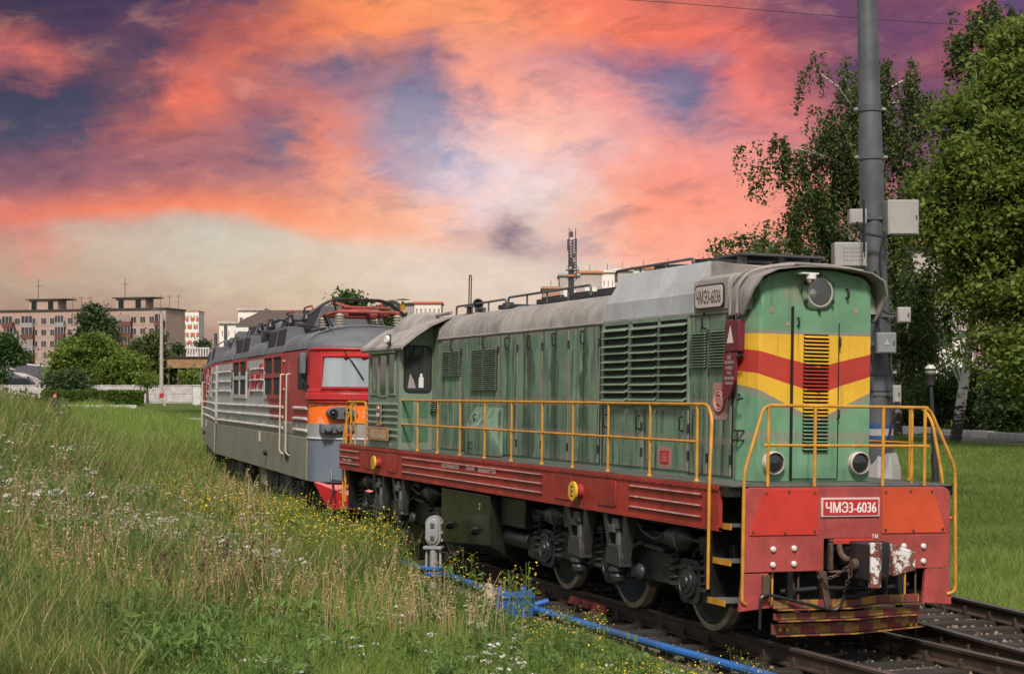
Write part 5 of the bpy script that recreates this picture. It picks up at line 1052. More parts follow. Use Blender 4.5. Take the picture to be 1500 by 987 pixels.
    for pts in ([(-.5, 5.2, 4.0), (-.5, 5.6, 4.55), (-.4, 6.2, 4.62), (-.4, 7.2, 4.62), (-.4, 7.4, 4.5)], [(-.3, 8.9, 4.2), (-.3, 9.0, 4.62), (-.3, 10.5, 4.66), (-.3, 10.8, 4.3)], [(.2, 4.9, 4.3), (.2, 5.3, 4.55), (.2, 6.8, 4.6), (.2, 7.3, 4.3)]):
        MB().tube(fillet(pts, .2, 5), .022, 6).build('busbar', 'pantograph red', E)
    MB().tube(fillet([(-.9, .9, 3.90), (-.95, 1.3, 4.15), (-.9, 2.0, 4.2), (-.7, 2.4, 4.0)], .2, 5), .018, 6).build('roof_cable', 'black', E)
    for sx in (-1, 1): MB().tube(fillet([(sx * .95, 1.2, 3.82), (sx * .95, 1.25, 3.90), (sx * .95, 3.2, 3.92), (sx * .95, 3.25, 3.80)], .05), .018, 6).build('roof_rail', 'roof slate paint', E)
    for y0, y1, r in ((9.6, 10.6, .34), (11.0, 12.4, .38), (15.0, 16.0, .34)):
        q = MB(); q.cyl((-.25, y0, 4.12), (-.25, y1, 4.12), r, n=20); q.build('roof_cylinder', 'mid grey metal', E)
        for k in range(4):
            q = MB(); q.tube([(-.25 + (r + .02) * math.cos(R(a)), y0 + (y1 - y0) * (k + .5) / 4, 4.12 + (r + .02) * math.sin(R(a))) for a in range(-20, 201, 20)], .03, 5); q.build('cylinder_band', 'roof slate paint', E)
    for y, x0_, w_, h_ in ((4.9, -.95, .5, .34), (5.5, -.2, .6, .42), (6.6, -1.0, .4, .3), (9.9, -1.0, .45, .36), (10.7, .1, .7, .5), (12.2, -.95, .5, .34), (15.6, -.9, .8, .4)):
        q = MB(); q.box(x0_, x0_ + w_, y, y + .5, 3.7, 3.95 + h_ * .6); q.lathe([(.10, 0), (.12, .1), (.07, .2), (.07, .3)], (x0_ + w_ / 2, y + .25, 3.95 + h_ * .6), (0, 0, 1), 10); q.build('roof_apparatus', 'dark grey metal', E, bevel=.02)
    for pts in ([(-.9, 1.6, 3.86), (-.9, 4.0, 4.06), (-.85, 7.2, 4.10), (-.9, 10.0, 4.06), (-.9, 16.0, 4.04)], [(-.75, 5.0, 4.2), (-.7, 7.3, 4.3), (-.7, 9.2, 4.4), (-.7, 12.6, 4.35)]): MB().tube(fillet(pts, .3, 4), .03, 6).build('roof_conduit', 'dark grey metal', E)
    for y in (9.0, 12.7, 14.8): 
        q = MB(); q.box(-.7, .5, y, y + .4, 3.85, 4.2); q.box(-.5, -.2, y + .05, y + .3, 4.2, 4.36); q.build('roof_switch', 'dark grey metal', E, bevel=.03)
    q = MB(); q.box(-1.05, 1.05, L - .02, L + .32, .9, 3.7); q.build('gangway', 'black', E)
    # running gear
    q = MB(); q.box(-1.1, 1.1, 1.2, L - .3, .62, .78); q.box(-1.15, 1.15, 7.6, 9.3, .28, .75); q.build('underframe', 'black oily metal', E, bevel=.02)
    q = MB(); q.box(-1.30, -1.0, 7.2, 7.9, .32, .74); q.box(1.0, 1.30, 7.2, 7.9, .32, .74); q.build('equipment_box', 'khaki skirt', E, bevel=.02)
    for yc in (4.35, 12.3):
        B = empty('bogie', parent=E)
        for y in (yc - 1.45, yc + 1.45):
            wheelset(B, y)
            for sx in (-1, 1):
                q = MB(); q.prism(rrect(y - .22, y + .22, .30, .74, .1), 'x', min(sx * 1.06, sx * 1.16), max(sx * 1.06, sx * 1.16)); q.lathe([(.16, 0), (.15, .06), (.05, .08)], (sx * 1.16, y, .52), (sx, 0, 0), 16); q.build('axle_box', 'dark grey metal', B, bevel=.01)
                for dy in (-.45, .45): q = MB(); spring(q, (sx * 1.14, y + dy, .36), .36, .085); q.cyl((sx * 1.14, y + dy, .30), (sx * 1.14, y + dy, .36), .11); q.build('spring', 'mid grey metal', B)
        for sx in (-1, 1):
            q = MB(); q.prism([(yc - 2.3, .58), (yc - 2.3, .70), (yc + 2.3, .70), (yc + 2.3, .58), (yc + .8, .46), (yc - .8, .46)], 'x', min(sx * 1.03, sx * 1.12), max(sx * 1.03, sx * 1.12)); q.build('bogie_frame', 'dark grey metal', B, bevel=.01)
            q = MB(); q.prism([(yc - .30, .74), (yc + .30, .74), (yc + .22, .36), (yc, .26), (yc - .22, .36)], 'x', min(sx * 1.14, sx * 1.24), max(sx * 1.14, sx * 1.24)); q.lathe([(.09, -.2), (.09, .2)], (sx * 1.2, yc + .5, .52), (0, 0, 1), 12); q.lathe([(.07, -.2), (.07, .2)], (sx * 1.2, yc - .55, .52), (0, 0, 1), 12); q.build('bolster', 'mid grey metal', B, bevel=.01)
            q = MB(); q.lathe([(.12, -.2), (.13, .2), (.03, .3)], (sx * 1.12, yc - 2.1, .62), (0, 1, 0), 14); q.build('brake_cylinder', 'mid grey metal', B)
            q = MB(); q.tube(fillet([(sx * 1.15, yc - 2.4, .60), (sx * 1.18, yc - 2.2, .3), (sx * 1.15, yc - 1.9, .18)], .1), .03, 6); q.build('sand_pipe', 'rusty iron', B)
    return E
electric('electric_locomotive', (.186, 17.257, 0), -.0703, 'red nosed grey electric locomotive section coupled behind the green shunter')
electric('electric_locomotive', (3.98, 50.6, 0), PI - .157, 'rear grey electric locomotive section, farther back on the curve')
# ------------------------------------------------------------------ the ground
TR = 215.0
def xc(y): return np.clip((y - 7.5), -60, 75) ** 2 / (2 * TR)
def sst(t): t = np.clip(t, 0, 1); return t * t * (3 - 2 * t)
def ground(x, y):
    x = np.asarray(x, float); y = np.asarray(y, float)
    rx = x - CAM.x; ry = y - CAM.y
    r = rx * RT.x + ry * RT.y; d = rx * FW.x + ry * FW.y
    q = xc(y) - x
    bank = .0115 * np.minimum(r, 0) ** 2 * sst((q - 2.2) / 4.5) * (1 - sst((d - 42) / 20)) * sst((d - 2) / 10)
    left = -.29 + np.minimum(bank, 3.2) + .3 * sst((d - 40) / 40) + 1.5 * sst((d - 70) / 110)
    xr = x - (2.45 + .11 * (y - 1))
    right = -.42 + .85 * sst((xr - 2) / 22) + .25 * sst((d - 45) / 40) + .25 * sst((d - 90) / 80)
    s = sst((q + 1.5) / 3.0)
    und = .05 * np.sin(x * 1.3 + 1.7 * np.sin(y * .31)) * np.sin(y * .9 + x * .4) * sst((np.abs(q) - 2.5) / 3)
    return left * s + right * (1 - s) + und
def axis_(c, near, n):
    t = np.linspace(-1, 1, n); return c + near * np.sinh(t * 5.6) / math.sinh(1) * .42
gx = axis_(0, 26, 190); gy = axis_(18, 26, 190)
X, Yg = np.meshgrid(gx, gy, indexing='ij'); Zg = ground(X, Yg)
co = np.stack([X, Yg, Zg], -1).reshape(-1, 3); n = len(gx)
idx = np.arange(n * n).reshape(n, n)
quad = np.stack([idx[:-1, :-1], idx[1:, :-1], idx[1:, 1:], idx[:-1, 1:]], -1).reshape(-1, 4)
def np_mesh(name, co, quads, mat, smooth=True):
    me = bpy.data.meshes.new(name); k = quads.shape[1]
    me.vertices.add(len(co)); me.vertices.foreach_set('co', np.asarray(co, np.float32).ravel())
    me.loops.add(quads.size); me.loops.foreach_set('vertex_index', quads.ravel().astype(np.int32))
    me.polygons.add(len(quads)); me.polygons.foreach_set('loop_start', (np.arange(len(quads)) * k).astype(np.int32))
    me.update(calc_edges=True); me.validate()
    if mat: me.materials.append(M(mat))
    if smooth: me.shade_smooth()
    return me
m, t = new_mat('meadow ground'); v = coords(t, rand=False)
n1 = t.noise(v, .35, 6, .65).outputs[0]; n2 = t.noise(v, 2.6, 6, .7).outputs[0]; n3 = t.noise(v, 14, 5, .7).outputs[0]
c = t.mix(t.rng(n1, .35, .65), (.060, .088, .020), (.095, .130, .028)); c = t.mix(t.rng(n2, .40, .75, 0, .75), c, (.040, .060, .015)); c = t.mix(t.rng(n3, .5, .8, 0, .5), c, (.13, .15, .045))
sp = t.n('ShaderNodeSeparateXYZ', {0: v})
finish(t, c, .95, 0, t.m('ADD', n3, t.m('MULTIPLY', n2, 2)), .8, .08, .1)
g_o = put('ground', np_mesh('ground', co, quad, 'meadow ground')); tag(g_o, kind='structure')

# ------------------------------------------------------------------ railway tracks
def path_mat(name, a, b_, sc, bump=.6, bd=.02):
    m, t = new_mat(name); v = coords(t, rand=False); n1 = t.noise(v, sc, 6, .7).outputs[0]; n2 = t.noise(v, sc * .12, 4, .6).outputs[0]
    vo = t.n('ShaderNodeTexVoronoi', {'Vector': v, 'Scale': sc * 1.6}).outputs['Distance']
    c = t.mix(t.rng(n1, .3, .7), a, b_); c = t.mix(t.rng(n2, .45, .7, 0, .55), c, scl(a, .45))
    finish(t, c, .95, 0, t.m('ADD', n1, t.m('MULTIPLY', vo, .8)), bump, bd, .15)
path_mat('ballast bed', (.085, .062, .046), (.19, .145, .108), 16, .9, .03)
paint('sleeper timber', (.026, .021, .018), .75, var=.4, nscale=4, streak=0, grime=.4, dirt=(.07, .055, .04), bump=.6)
paint('rail steel side', (.058, .038, .027), .7, metal=.2, var=.35, nscale=3, grime=.4, dirt=(.03, .02, .015), spots=.5, spotcol=(.10, .05, .03))
flat('rail head', (.34, .32, .31), .32, .85)
paint('fishplate red', (.23, .035, .030), .6, var=.25, spots=.6, spotcol=(.06, .03, .02), grime=.3)
def ctr1(s): return Vector((TR - TR * math.cos(s / TR), 7.5 + TR * math.sin(s / TR), 0)), s / TR
def ctr2(s): a = .11; return Vector((2.45 + math.sin(a) * s, 1 + math.cos(a) * s, 0)), a
RAILP = [(-.075, -.18), (.075, -.18), (.075, -.165), (.012, -.15), (.010, -.045), (.036, -.035), (.037, -.006), (.030, 0), (-.030, 0), (-.037, -.006), (-.036, -.035), (-.010, -.045), (-.012, -.15), (-.075, -.165)]
def track(name, ctr, s0, s1, cant, sl0, sl1, label_):
    root = tag(empty(name, (0, 0, 0)), kind='structure')
    n = int((s1 - s0) / 1.2); ss = np.linspace(s0, s1, n)
    for off_ in (-.797, .797):
        e_ = MB(); K = len(RAILP)
        for s in ss:
            c, a = ctr(s)
            for x, z in RAILP:
                xx = off_ + x; xl = xx * math.cos(cant) + z * math.sin(cant); zl_ = -xx * math.sin(cant) + z * math.cos(cant)
                e_.v.append((c.x + xl * math.cos(a), c.y - xl * math.sin(a), zl_))
        for k in range(n - 1):
            for i in range(K):
                j = (i + 1) % K; e_.f.append((k * K + i, k * K + j, (k + 1) * K + j, (k + 1) * K + i)); e_.mi.append(1 if i in (6, 7, 8) else 0)
        e_.build('rail', ['rail steel side', 'rail head'], root, angle=30)
    sm = MB().box(-1.36, 1.36, -.125, .125, -.17, 0).mesh('sleeper', 'sleeper timber', smooth=False)
    cm = MB().box(-.11, .11, -.09, .09, 0, .022).box(-.105, -.055, -.03, .03, .02, .065).box(.055, .105, -.03, .03, .02, .065).cyl((-.082, 0, .06), (-.082, 0, .11), .018, n=6).cyl((.082, 0, .06), (.082, 0, .11), .018, n=6).mesh('rail_chair', 'rail steel side', smooth=False)
    s = sl0
    while s < sl1:
        c, a = ctr(s)
        o = put('sleeper', sm, root, (c.x, c.y, -.185 + rnd.uniform(-.008, .006)), (0, cant, -a + rnd.uniform(-.02, .02)), (rnd.uniform(.97, 1.04), rnd.uniform(.9, 1.1), 1))
        if -20 < s < 12:
            for off_ in (-.797, .797): put('rail_chair', cm, root, (c.x + off_ * math.cos(a), c.y - off_ * math.sin(a), -.186 - off_ * cant), (0, cant, -a))
        s += .56
    return root
tk1 = track('railway_track', ctr1, -34, 62, CANT, -20, 52, '')
tk2 = track('railway_track', ctr2, -14, 45, 0, -9, 16, '')
# ballast: one crowned sheet under both tracks
bl = []; ys = np.linspace(-26, 70, 120); prof = np.array([-2.1, -1.62, -1.5, -1.34, -.5, 0, .5, 1.2, 1.7, 2.2, 3.2, 4.2])
rs_ = np.random.RandomState(3)
for y in ys:
    xcv = float(xc(y)); rgt = max(2.45 + .11 * (y - 1) + 1.6, xcv + 1.9) if y < 22 else xcv + 2.0
    xs = np.concatenate([xcv + prof[:8], np.linspace(xcv + 1.6, rgt, 6)])
    for i, x in enumerate(xs):
        gz = float(ground(x, y)); top = -.235 - .35 * max(0, (abs(x - xcv) - 1.34)) * (1 if x < xcv else .05); top = max(top, gz - .04)
        z = top + rs_.uniform(-.004, .004)
        if i in (0,): z = gz - .05
        if i == len(xs) - 1: z = gz - .05
        bl.append((x, y, z))
K = 14; nb_ = len(ys); ii = np.arange(nb_ * K).reshape(nb_, K)
qd = np.stack([ii[:-1, :-1], ii[:-1, 1:], ii[1:, 1:], ii[1:, :-1]], -1).reshape(-1, 4)
tag(put('ballast_bed', np_mesh('ballast_bed', np.array(bl), qd, 'ballast bed')), kind='structure')

# ------------------------------------------------------------------ instanced scatter (uncountable stuff)
def proto_collection(name, meshes):
    c = bpy.data.collections.new(name)
    for i, me in enumerate(meshes):
        o = bpy.data.objects.new('%s_sprig' % name, me); c.objects.link(o)
    return c
def scatter(name, pts, rots, scls, idxs, coll, kind='stuff', parent=None):
    me = bpy.data.meshes.new(name); n = len(pts); me.vertices.add(n); me.vertices.foreach_set('co', np.asarray(pts, np.float32).ravel())
    a = me.attributes.new('rot', 'FLOAT_VECTOR', 'POINT'); a.data.foreach_set('vector', np.asarray(rots, np.float32).ravel())
    a = me.attributes.new('scl', 'FLOAT_VECTOR', 'POINT'); a.data.foreach_set('vector', np.asarray(scls, np.float32).ravel())
    a = me.attributes.new('pick', 'INT', 'POINT'); a.data.foreach_set('value', np.asarray(idxs, np.int32))
    me.update(); o = bpy.data.objects.new(name, me); COL.objects.link(o)
    ng = bpy.data.node_groups.new(name + '_scatter', 'GeometryNodeTree')
    ng.interface.new_socket('Geometry', in_out='INPUT', socket_type='NodeSocketGeometry'); ng.interface.new_socket('Geometry', in_out='OUTPUT', socket_type='NodeSocketGeometry')
    N = ng.nodes; L = ng.links
    gi = N.new('NodeGroupInput'); go = N.new('NodeGroupOutput'); ip = N.new('GeometryNodeInstanceOnPoints'); ci = N.new('GeometryNodeCollectionInfo')
    ci.inputs['Collection'].default_value = coll; ci.inputs['Separate Children'].default_value = True; ci.inputs['Reset Children'].default_value = True
    def att(nm, dt):
        a = N.new('GeometryNodeInputNamedAttribute'); a.data_type = dt; a.inputs['Name'].default_value = nm; return a.outputs['Attribute']
    L.new(gi.outputs[0], ip.inputs['Points']); L.new(ci.outputs[0], ip.inputs['Instance']); ip.inputs['Pick Instance'].default_value = True
    L.new(att('pick', 'INT'), ip.inputs['Instance Index'])
    er = N.new('FunctionNodeEulerToRotation'); L.new(att('rot', 'FLOAT_VECTOR'), er.inputs[0]); L.new(er.outputs[0], ip.inputs['Rotation'])
    L.new(att('scl', 'FLOAT_VECTOR'), ip.inputs['Scale']); L.new(ip.outputs[0], go.inputs[0])
    md = o.modifiers.new('scatter', 'NODES'); md.node_group = ng
    if parent is not None: o.parent = parent
    if kind: o['kind'] = kind
    return o
rs = np.random.RandomState(11)
# gravel on the ballast where it shows
path_mat('gravel stone', (.12, .088, .066), (.29, .225, .17), 9, .3, .01)
st_me = []
for k in range(4):
    e_ = MB(); e_.ball((0, 0, 0), .03, 6, 4, (1, .8, .6)); e_.v = [(x * rs.uniform(.7, 1.3), y * rs.uniform(.7, 1.3), z * rs.uniform(.7, 1.3)) for x, y, z in e_.v]; st_me.append(e_.mesh('stone', 'gravel stone', smooth=False))
N_ = 15000; yy = rs.uniform(-12, 13, N_); xx = rs.uniform(-1.75, 4.3, N_) + np.array([float(xc(v_)) for v_ in yy])
zz = -.235 - .35 * np.maximum(0, np.abs(xx - xc(yy)) - 1.34) * (xx < xc(yy)) + rs.uniform(-.012, .02, N_)
ok = ground(xx, yy) < zz + .35
scatter('track_gravel', np.stack([xx, yy, zz], -1)[ok], rs.uniform(0, 6.3, (ok.sum(), 3)), np.repeat(rs.uniform(.5, 1.35, ok.sum())[:, None], 3, 1), rs.randint(0, 4, ok.sum()), proto_collection('gravel', st_me))
tag(bpy.data.objects['track_gravel'], 'tan gravel lying between the sleepers', 'gravel')

# ------------------------------------------------------------------ things along the track
paint('pipe blue', (.020, .105, .34), .55, var=.25, nscale=3, grime=.75, dirt=(.07, .09, .12), spots=.4, spotcol=(.06, .06, .06))
paint('box blue', (.012, .085, .34), .5, var=.15, grime=.2, spots=.4, spotcol=(.08, .07, .06))
paint('signal silver', (.30, .30, .305), .5, metal=.25, var=.14, streak=.3, dirt=(.12, .11, .10), spots=.3, grime=.25)
def lat(y, off_, z):
    s = y - 7.5; c, a = ctr1(s); return (c.x - off_ * math.cos(a), c.y + off_ * math.sin(a), z)
pts = []
for y in np.arange(-6, 34, .8):
    w = .05 * math.sin(y * .55) + .03 * math.sin(y * 1.31)
    pts.append(lat(y, 1.42 + w, -.165 + .02 * math.sin(y * .8 + 1)))
tag(MB().tube(pts, .045, 10).build('cable_pipe', 'pipe blue'), 'long blue conduit pipe lying beside the near rail', 'pipe')
# fishplate joint
e_ = MB(); y0 = 4.55
e_.prism([(-.86, -.05), (-.90, -.06), (-.92, -.15), (-.885, -.16), (-.86, -.14)], 'y', y0 - .55, y0 + .55); fp = e_.build('rail_joint', 'fishplate red', None, bevel=.006); tag(fp, 'red painted fishplate bolted to the near rail beside the second wheel', 'rail joint')
for dy in (-.4, -.15, .15, .4): MB().cyl((-.94, y0 + dy, -.105), (-.89, y0 + dy, -.105), .03, n=6).build('bolt', 'fishplate red', fp)
MB().box(-1.02, -.90, y0 - .62, y0 - .30, -.20, -.14).build('clamp', 'rusty iron', fp, bevel=.01)
# dwarf signal
sg = tag(empty('dwarf_signal', lat(8.31, 1.68, -.28)), 'small grey two-lamp dwarf signal standing in the grass by the track', 'signal')
sg.rotation_euler = (0, 0, R(-35)); sg.scale = (.70, .80, .81)
e_ = MB(); e_.cyl((0, 0, .0), (0, 0, .72), .085, n=16); e_.build('post', 'signal silver', sg)
for sx in (-1, 1): e_ = MB(); e_.prism([(sx * .14, .22), (sx * .185, .22), (sx * .165, .70), (sx * .125, .70)], 'y', -.03, .03); e_.build('strut', 'signal silver', sg)
e_ = MB(); e_.lathe([(.14, 0), (.19, .01), (.19, .05), (.15, .08), (.14, .10), (.19, .12), (.19, .15), (.10, .17)], (0, 0, .22), (0, 0, 1), 20); e_.build('collar', 'box blue', sg)
e_ = MB(); e_.box(-.2, .2, -.10, .10, .70, .755); e_.build('bracket', 'signal silver', sg, bevel=.008)
e_ = MB(); hd = rrect(-.17, .17, .755, 1.30, .16, 6); e_.prism(hd, 'y', -.05, .16); hd_ = e_.build('lamp_housing', 'signal silver', sg, bevel=.012)
e_ = MB(); e_.prism(rrect(-.125, .125, .80, 1.255, .12, 6), 'y', -.085, -.049); e_.build('door', 'signal silver', hd_, bevel=.012)
for z in (.90, 1.13): e_ = MB(); e_.box(-.045, .045, -.105, -.084, z - .045, z + .045); e_.build('cover_plate', 'mid grey metal', hd_, bevel=.01)
for z in (.86, 1.0, 1.18): e_ = MB(); e_.box(.165, .20, -.03, .05, z - .02, z + .02); e_.build('hinge', 'signal silver', hd_)
e_ = MB(); e_.lathe([(.09, 0), (.11, .05), (.11, .16), (.08, .20), (.01, .20)], (0, .15, .92), (-.5, 1, 0), 16); e_.build('lamp_hood', 'signal silver', hd_); e_ = MB(); e_.lathe([(.09, 0), (.11, .05), (.11, .16), (.08, .20), (.01, .20)], (0, .15, 1.14), (-.5, 1, 0), 16); e_.build('lamp_hood', 'signal silver', hd_)
# blue cable box with lugs
bxo = tag(empty('cable_box', lat(5.19, 1.64, -.30)), 'bright blue cast cable box with ribs on the end of the pipe', 'cable box'); bxo.rotation_euler = (0, 0, R(-8)); bxo.scale = (.8, .8, .85)
e_ = MB(); e_.box(-.25, .25, -.26, .26, .0, .30); e_.build('body', 'box blue', bxo, bevel=.02)
e_ = MB(); e_.box(-.28, .28, -.29, .29, .30, .345); ld = e_.build('lid', 'box blue', bxo, bevel=.012)
for x in (-.15, .0, .15): e_ = MB(); e_.box(x - .015, x + .015, -.29, -.255, .02, .30); e_.build('rib', 'box blue', bxo, bevel=.004); e_ = MB(); e_.box(-.285, -.245, x - .015, x + .015, .02, .30); e_.build('rib', 'box blue', bxo, bevel=.004)
for a, b2 in ((-.2, -.22), (.2, -.22), (-.2, .22), (.2, .22)): e_ = MB(); e_.lathe([(.05, 0), (.05, .05), (.03, .07), (.03, .09)], (a, b2, .345), (0, 0, 1), 10); e_.build('lug', 'box blue', ld)
e_ = MB(); e_.cyl((.25, 0, .15), (.55, -.02, .22), .05); e_.cyl((-.05, .26, .15), (.42, .50, .2), .05); e_.build('pipe_stub', 'box blue', bxo)
# pale rubble by the box
paint('pale rubble', (.38, .30, .24), .9, var=.25, nscale=9, spots=.4, spotcol=(.15, .1, .07))
e_ = MB(); e_.ball((0, 0, 0), .15, 9, 7, (.75, .8, 1.5)); e_.v = [(x * rs.uniform(.85, 1.15), y * rs.uniform(.85, 1.15), z * rs.uniform(.9, 1.1)) for x, y, z in e_.v]; o = e_.build('stone_block', 'pale rubble', None, smooth=False); o.location = lat(5.9, 1.72, -.16); tag(o, 'pale broken stone standing in the grass beside the blue box', 'stone')
# ------------------------------------------------------------------ tall grey mast with cabinets, behind the loco
paint('mast grey', (.088, .092, .102), .45, metal=.25, var=.25, nscale=1.5, streak=.6, dirt=(.04, .04, .045), spots=.5, spotcol=(.34, .33, .33), grime=.2)
paint('cabinet grey', (.30, .285, .27), .55, var=.1, streak=.45, dirt=(.16, .15, .14), grime=.3)
paint('cabinet dark', (.17, .185, .185), .5, var=.1, streak=.2)
DP = 27.0
mb_ = polar(1291, DP); mb_.z = float(ground(mb_.x, mb_.y)) - .05
mt = polar(1270, DP); ztop = zat(-60, DP)
mast = tag(empty('floodlight_mast', mb_), 'tall tapering grey steel mast with cabinets behind the locomotive', 'mast')
lean = (Vector((mt.x, mt.y, zat(0, DP))) - mb_); lean = lean / lean.z
def mp(z): return Vector((lean.x * (z - mb_.z), lean.y * (z - mb_.z), z - mb_.z))
zs = [mb_.z, zat(640, DP), zat(500, DP), zat(400, DP), zat(230, DP), zat(160, DP), zat(0, DP), ztop + 3]
rr = [.245, .245, .26, .215, .195, .185, .155, .13]
e_ = MB(); e_.tube([mp(z) for z in zs], rr, 28); e_.build('shaft', 'mast grey', mast, angle=60)
for row in (160, 230, 545, 568):
    z = zat(row, DP); r_ = float(np.interp(z, zs, rr)); e_ = MB(); p = mp(z); e_.lathe([(r_ + .002, -.05), (r_ + .02, -.05), (r_ + .02, .05), (r_ + .002, .05)], p, (0, 0, 1), 28); bnd = e_.build('strap', 'mast grey', mast)
    for sgn in (-1, 1): q = MB(); q.box(-.04, .04, -.03, .03, -.02, .02); o = q.build('strap_lug', 'cabinet grey', bnd); o.location = p + RT * sgn * (r_ + .03)
e_ = MB(); e_.lathe([(.35, 0), (.335, 1.2), (.315, 1.82), (.25, 2.06)], (0, 0, 0), (0, 0, 1), 8); e_.build('base_cover', 'cabinet grey', mast, angle=20)
z = zat(632, DP); e_ = MB(); e_.lathe([(.252, -.13), (.2525, .13)], mp(z), (0, 0, 1), 28); e_.build('notice', 'emblem blue', mast); MB().lathe([(.255, -.06), (.2552, .05)], mp(z), (0, 0, 1), 28).build('notice_print', 'cabinet grey', mast)
def cabinet(c0, c1, r0, r1, mat, label, deep=.22, d=DP - .3, par=None, perforated=False, seam=True):
    p = polar((c0 + c1) / 2, d, zat((r0 + r1) / 2, d)); w = (c1 - c0) * d / FPX; h = (r1 - r0) * d / FPX
    o = tag(empty('junction_cabinet', p, (0, 0, -YAW)), label, 'cabinet', 'cabinets fixed to the mast')
    e_ = MB(); e_.box(-w / 2, w / 2, -deep / 2, deep / 2, -h / 2, h / 2); e_.build('case', mat, o, bevel=.012)
    e_ = MB(); e_.box(-w / 2 + .02, w / 2 - .02, -deep / 2 - .012, -deep / 2 + .001, -h / 2 + .02, h / 2 - .02); dr = e_.build('door', mat, o, bevel=.006)
    e_ = MB(); e_.box(w / 2 - .05, w / 2 - .035, -deep / 2 - .03, -deep / 2 - .012, -.03, .03); e_.build('latch', 'black', dr)
    if perforated:
        k_ = MB()
        for j in range(4):
            for i in range(7): k_.box(-w * .22 + i * w * .09, -w * .22 + i * w * .09 + .022, -deep / 2 - .014, -deep / 2 - .011, -h * .25 + j * h * .16, -h * .25 + j * h * .16 + .012)
        q = k_.build('vent_holes', 'black', dr, smooth=False); q['kind'] = 'stuff'
    e_ = MB(); tow = -1 if (c0 + c1) / 2 > 1285 else 1
    e_.box(min(0, tow * (w / 2 + .30)), max(0, tow * (w / 2 + .30)), deep / 2 - .02, deep / 2 + .03, -.03, .03); e_.build('bracket', 'mast grey', o)
    return o
cabinet(1296, 1341, 295, 346, 'cabinet grey', 'largest pale cabinet, high on the right side of the mast', .45)
cabinet(1243, 1268, 307, 329, 'cabinet grey', 'small pale box on the left side of the mast above the loco roof', .2)
cabinet(1220, 1267, 356, 392, 'cabinet grey', 'pale perforated cabinet just above the front of the loco roof', .3, perforated=True)
cabinet(1314, 1333, 450, 473, 'cabinet grey', 'small pale box on an arm right of the mast, below the loco visor', .12)
cb = cabinet(1283, 1311, 487, 518, 'cabinet dark', 'dark grey box with a small white triangle on the mast', .2, d=DP - .55)
e_ = MB(); e_.prism([(-.05, -.03), (.05, -.03), (0, .06)], 'y', -.118, -.114); e_.build('warning_triangle', 'cabinet grey', cb, smooth=False)
cabinet(1307, 1319, 564, 590, 'cabinet grey', 'narrow pale box low on the mast above the yellow handrail', .12)
for i, rows in enumerate((((1255, 329), (1262, 345), (1300, 352), (1306, 346)), ((1281, 400), (1290, 430), (1282, 470), (1290, 490)), ((1277, 520), (1281, 545), (1274, 552), (1272, 520)), ((1303, 517), (1304, 545), (1309, 560)), ((1275, 420), (1268, 455), (1280, 480), (1290, 455), (1300, 462), (1314, 462)), ((1296, 345), (1288, 380), (1292, 420), (1286, 487)), ((1312, 590), (1306, 620), (1300, 650)), ((1265, 300), (1266, 340), (1266, 375)))):
    pts = [polar(c, DP - .45 - .04 * i, zat(r_, DP)) for c, r_ in rows]
    o = MB().tube(fillet(pts, .2, 5), .022, 6).build('mast_cable', 'rubber'); wm = o
    o.parent = mast; o.location = -mb_
# overhead wire crossing the sky
p0 = polar(980, 30, zat(4, 30)); p1 = polar(1560, 30, zat(47, 30))
p0b = polar(500, 30, zat(-25, 30)); tag(MB().tube([p0b, p0, (p0 + p1) / 2 - Vector((0, 0, .03)), p1, polar(2100, 30, zat(70, 30))], .006, 5).build('overhead_wire', 'black'), 'thin dark wire crossing the sky past the mast', 'wire')
# park lamp
DL = 45.0; lb = polar(1371, DL); lb.z = float(ground(lb.x, lb.y)); lt = polar(1363, DL, zat(552, DL)) - lb
lamp = tag(empty('park_lamp', lb), 'black park lamp post with a round glass globe on the lawn', 'street lamp')
paint('lamp black', (.022, .022, .024), .5, var=.2); flat('globe glass', (.62, .58, .50), .25, 0, .6, **{'Transmission Weight': .3})
e_ = MB(); e_.tube([(0, 0, 0), lt * .28, lt], [.075, .07, .045], 12); e_.build('post', 'lamp black', lamp); e_ = MB(); e_.tube([(0, 0, -.05), lt * .30], .10, 12); e_.build('base_sleeve', 'lamp black', lamp)
e_ = MB(); e_.lathe([(.05, -.25), (.10, -.22), (.10, .0), (.13, .06)], lt, (0, 0, 1), 16); e_.build('collar', 'lamp black', lamp)
e_ = MB(); e_.ball(lt + Vector((0, 0, .19)), .155, 18, 12); e_.build('globe', 'globe glass', lamp); e_ = MB(); e_.lathe([(.157, -.03), (.160, 0), (.157, .03)], lt + Vector((0, 0, .2)), (0, 0, 1), 20); e_.build('globe_band', 'lamp black', lamp)
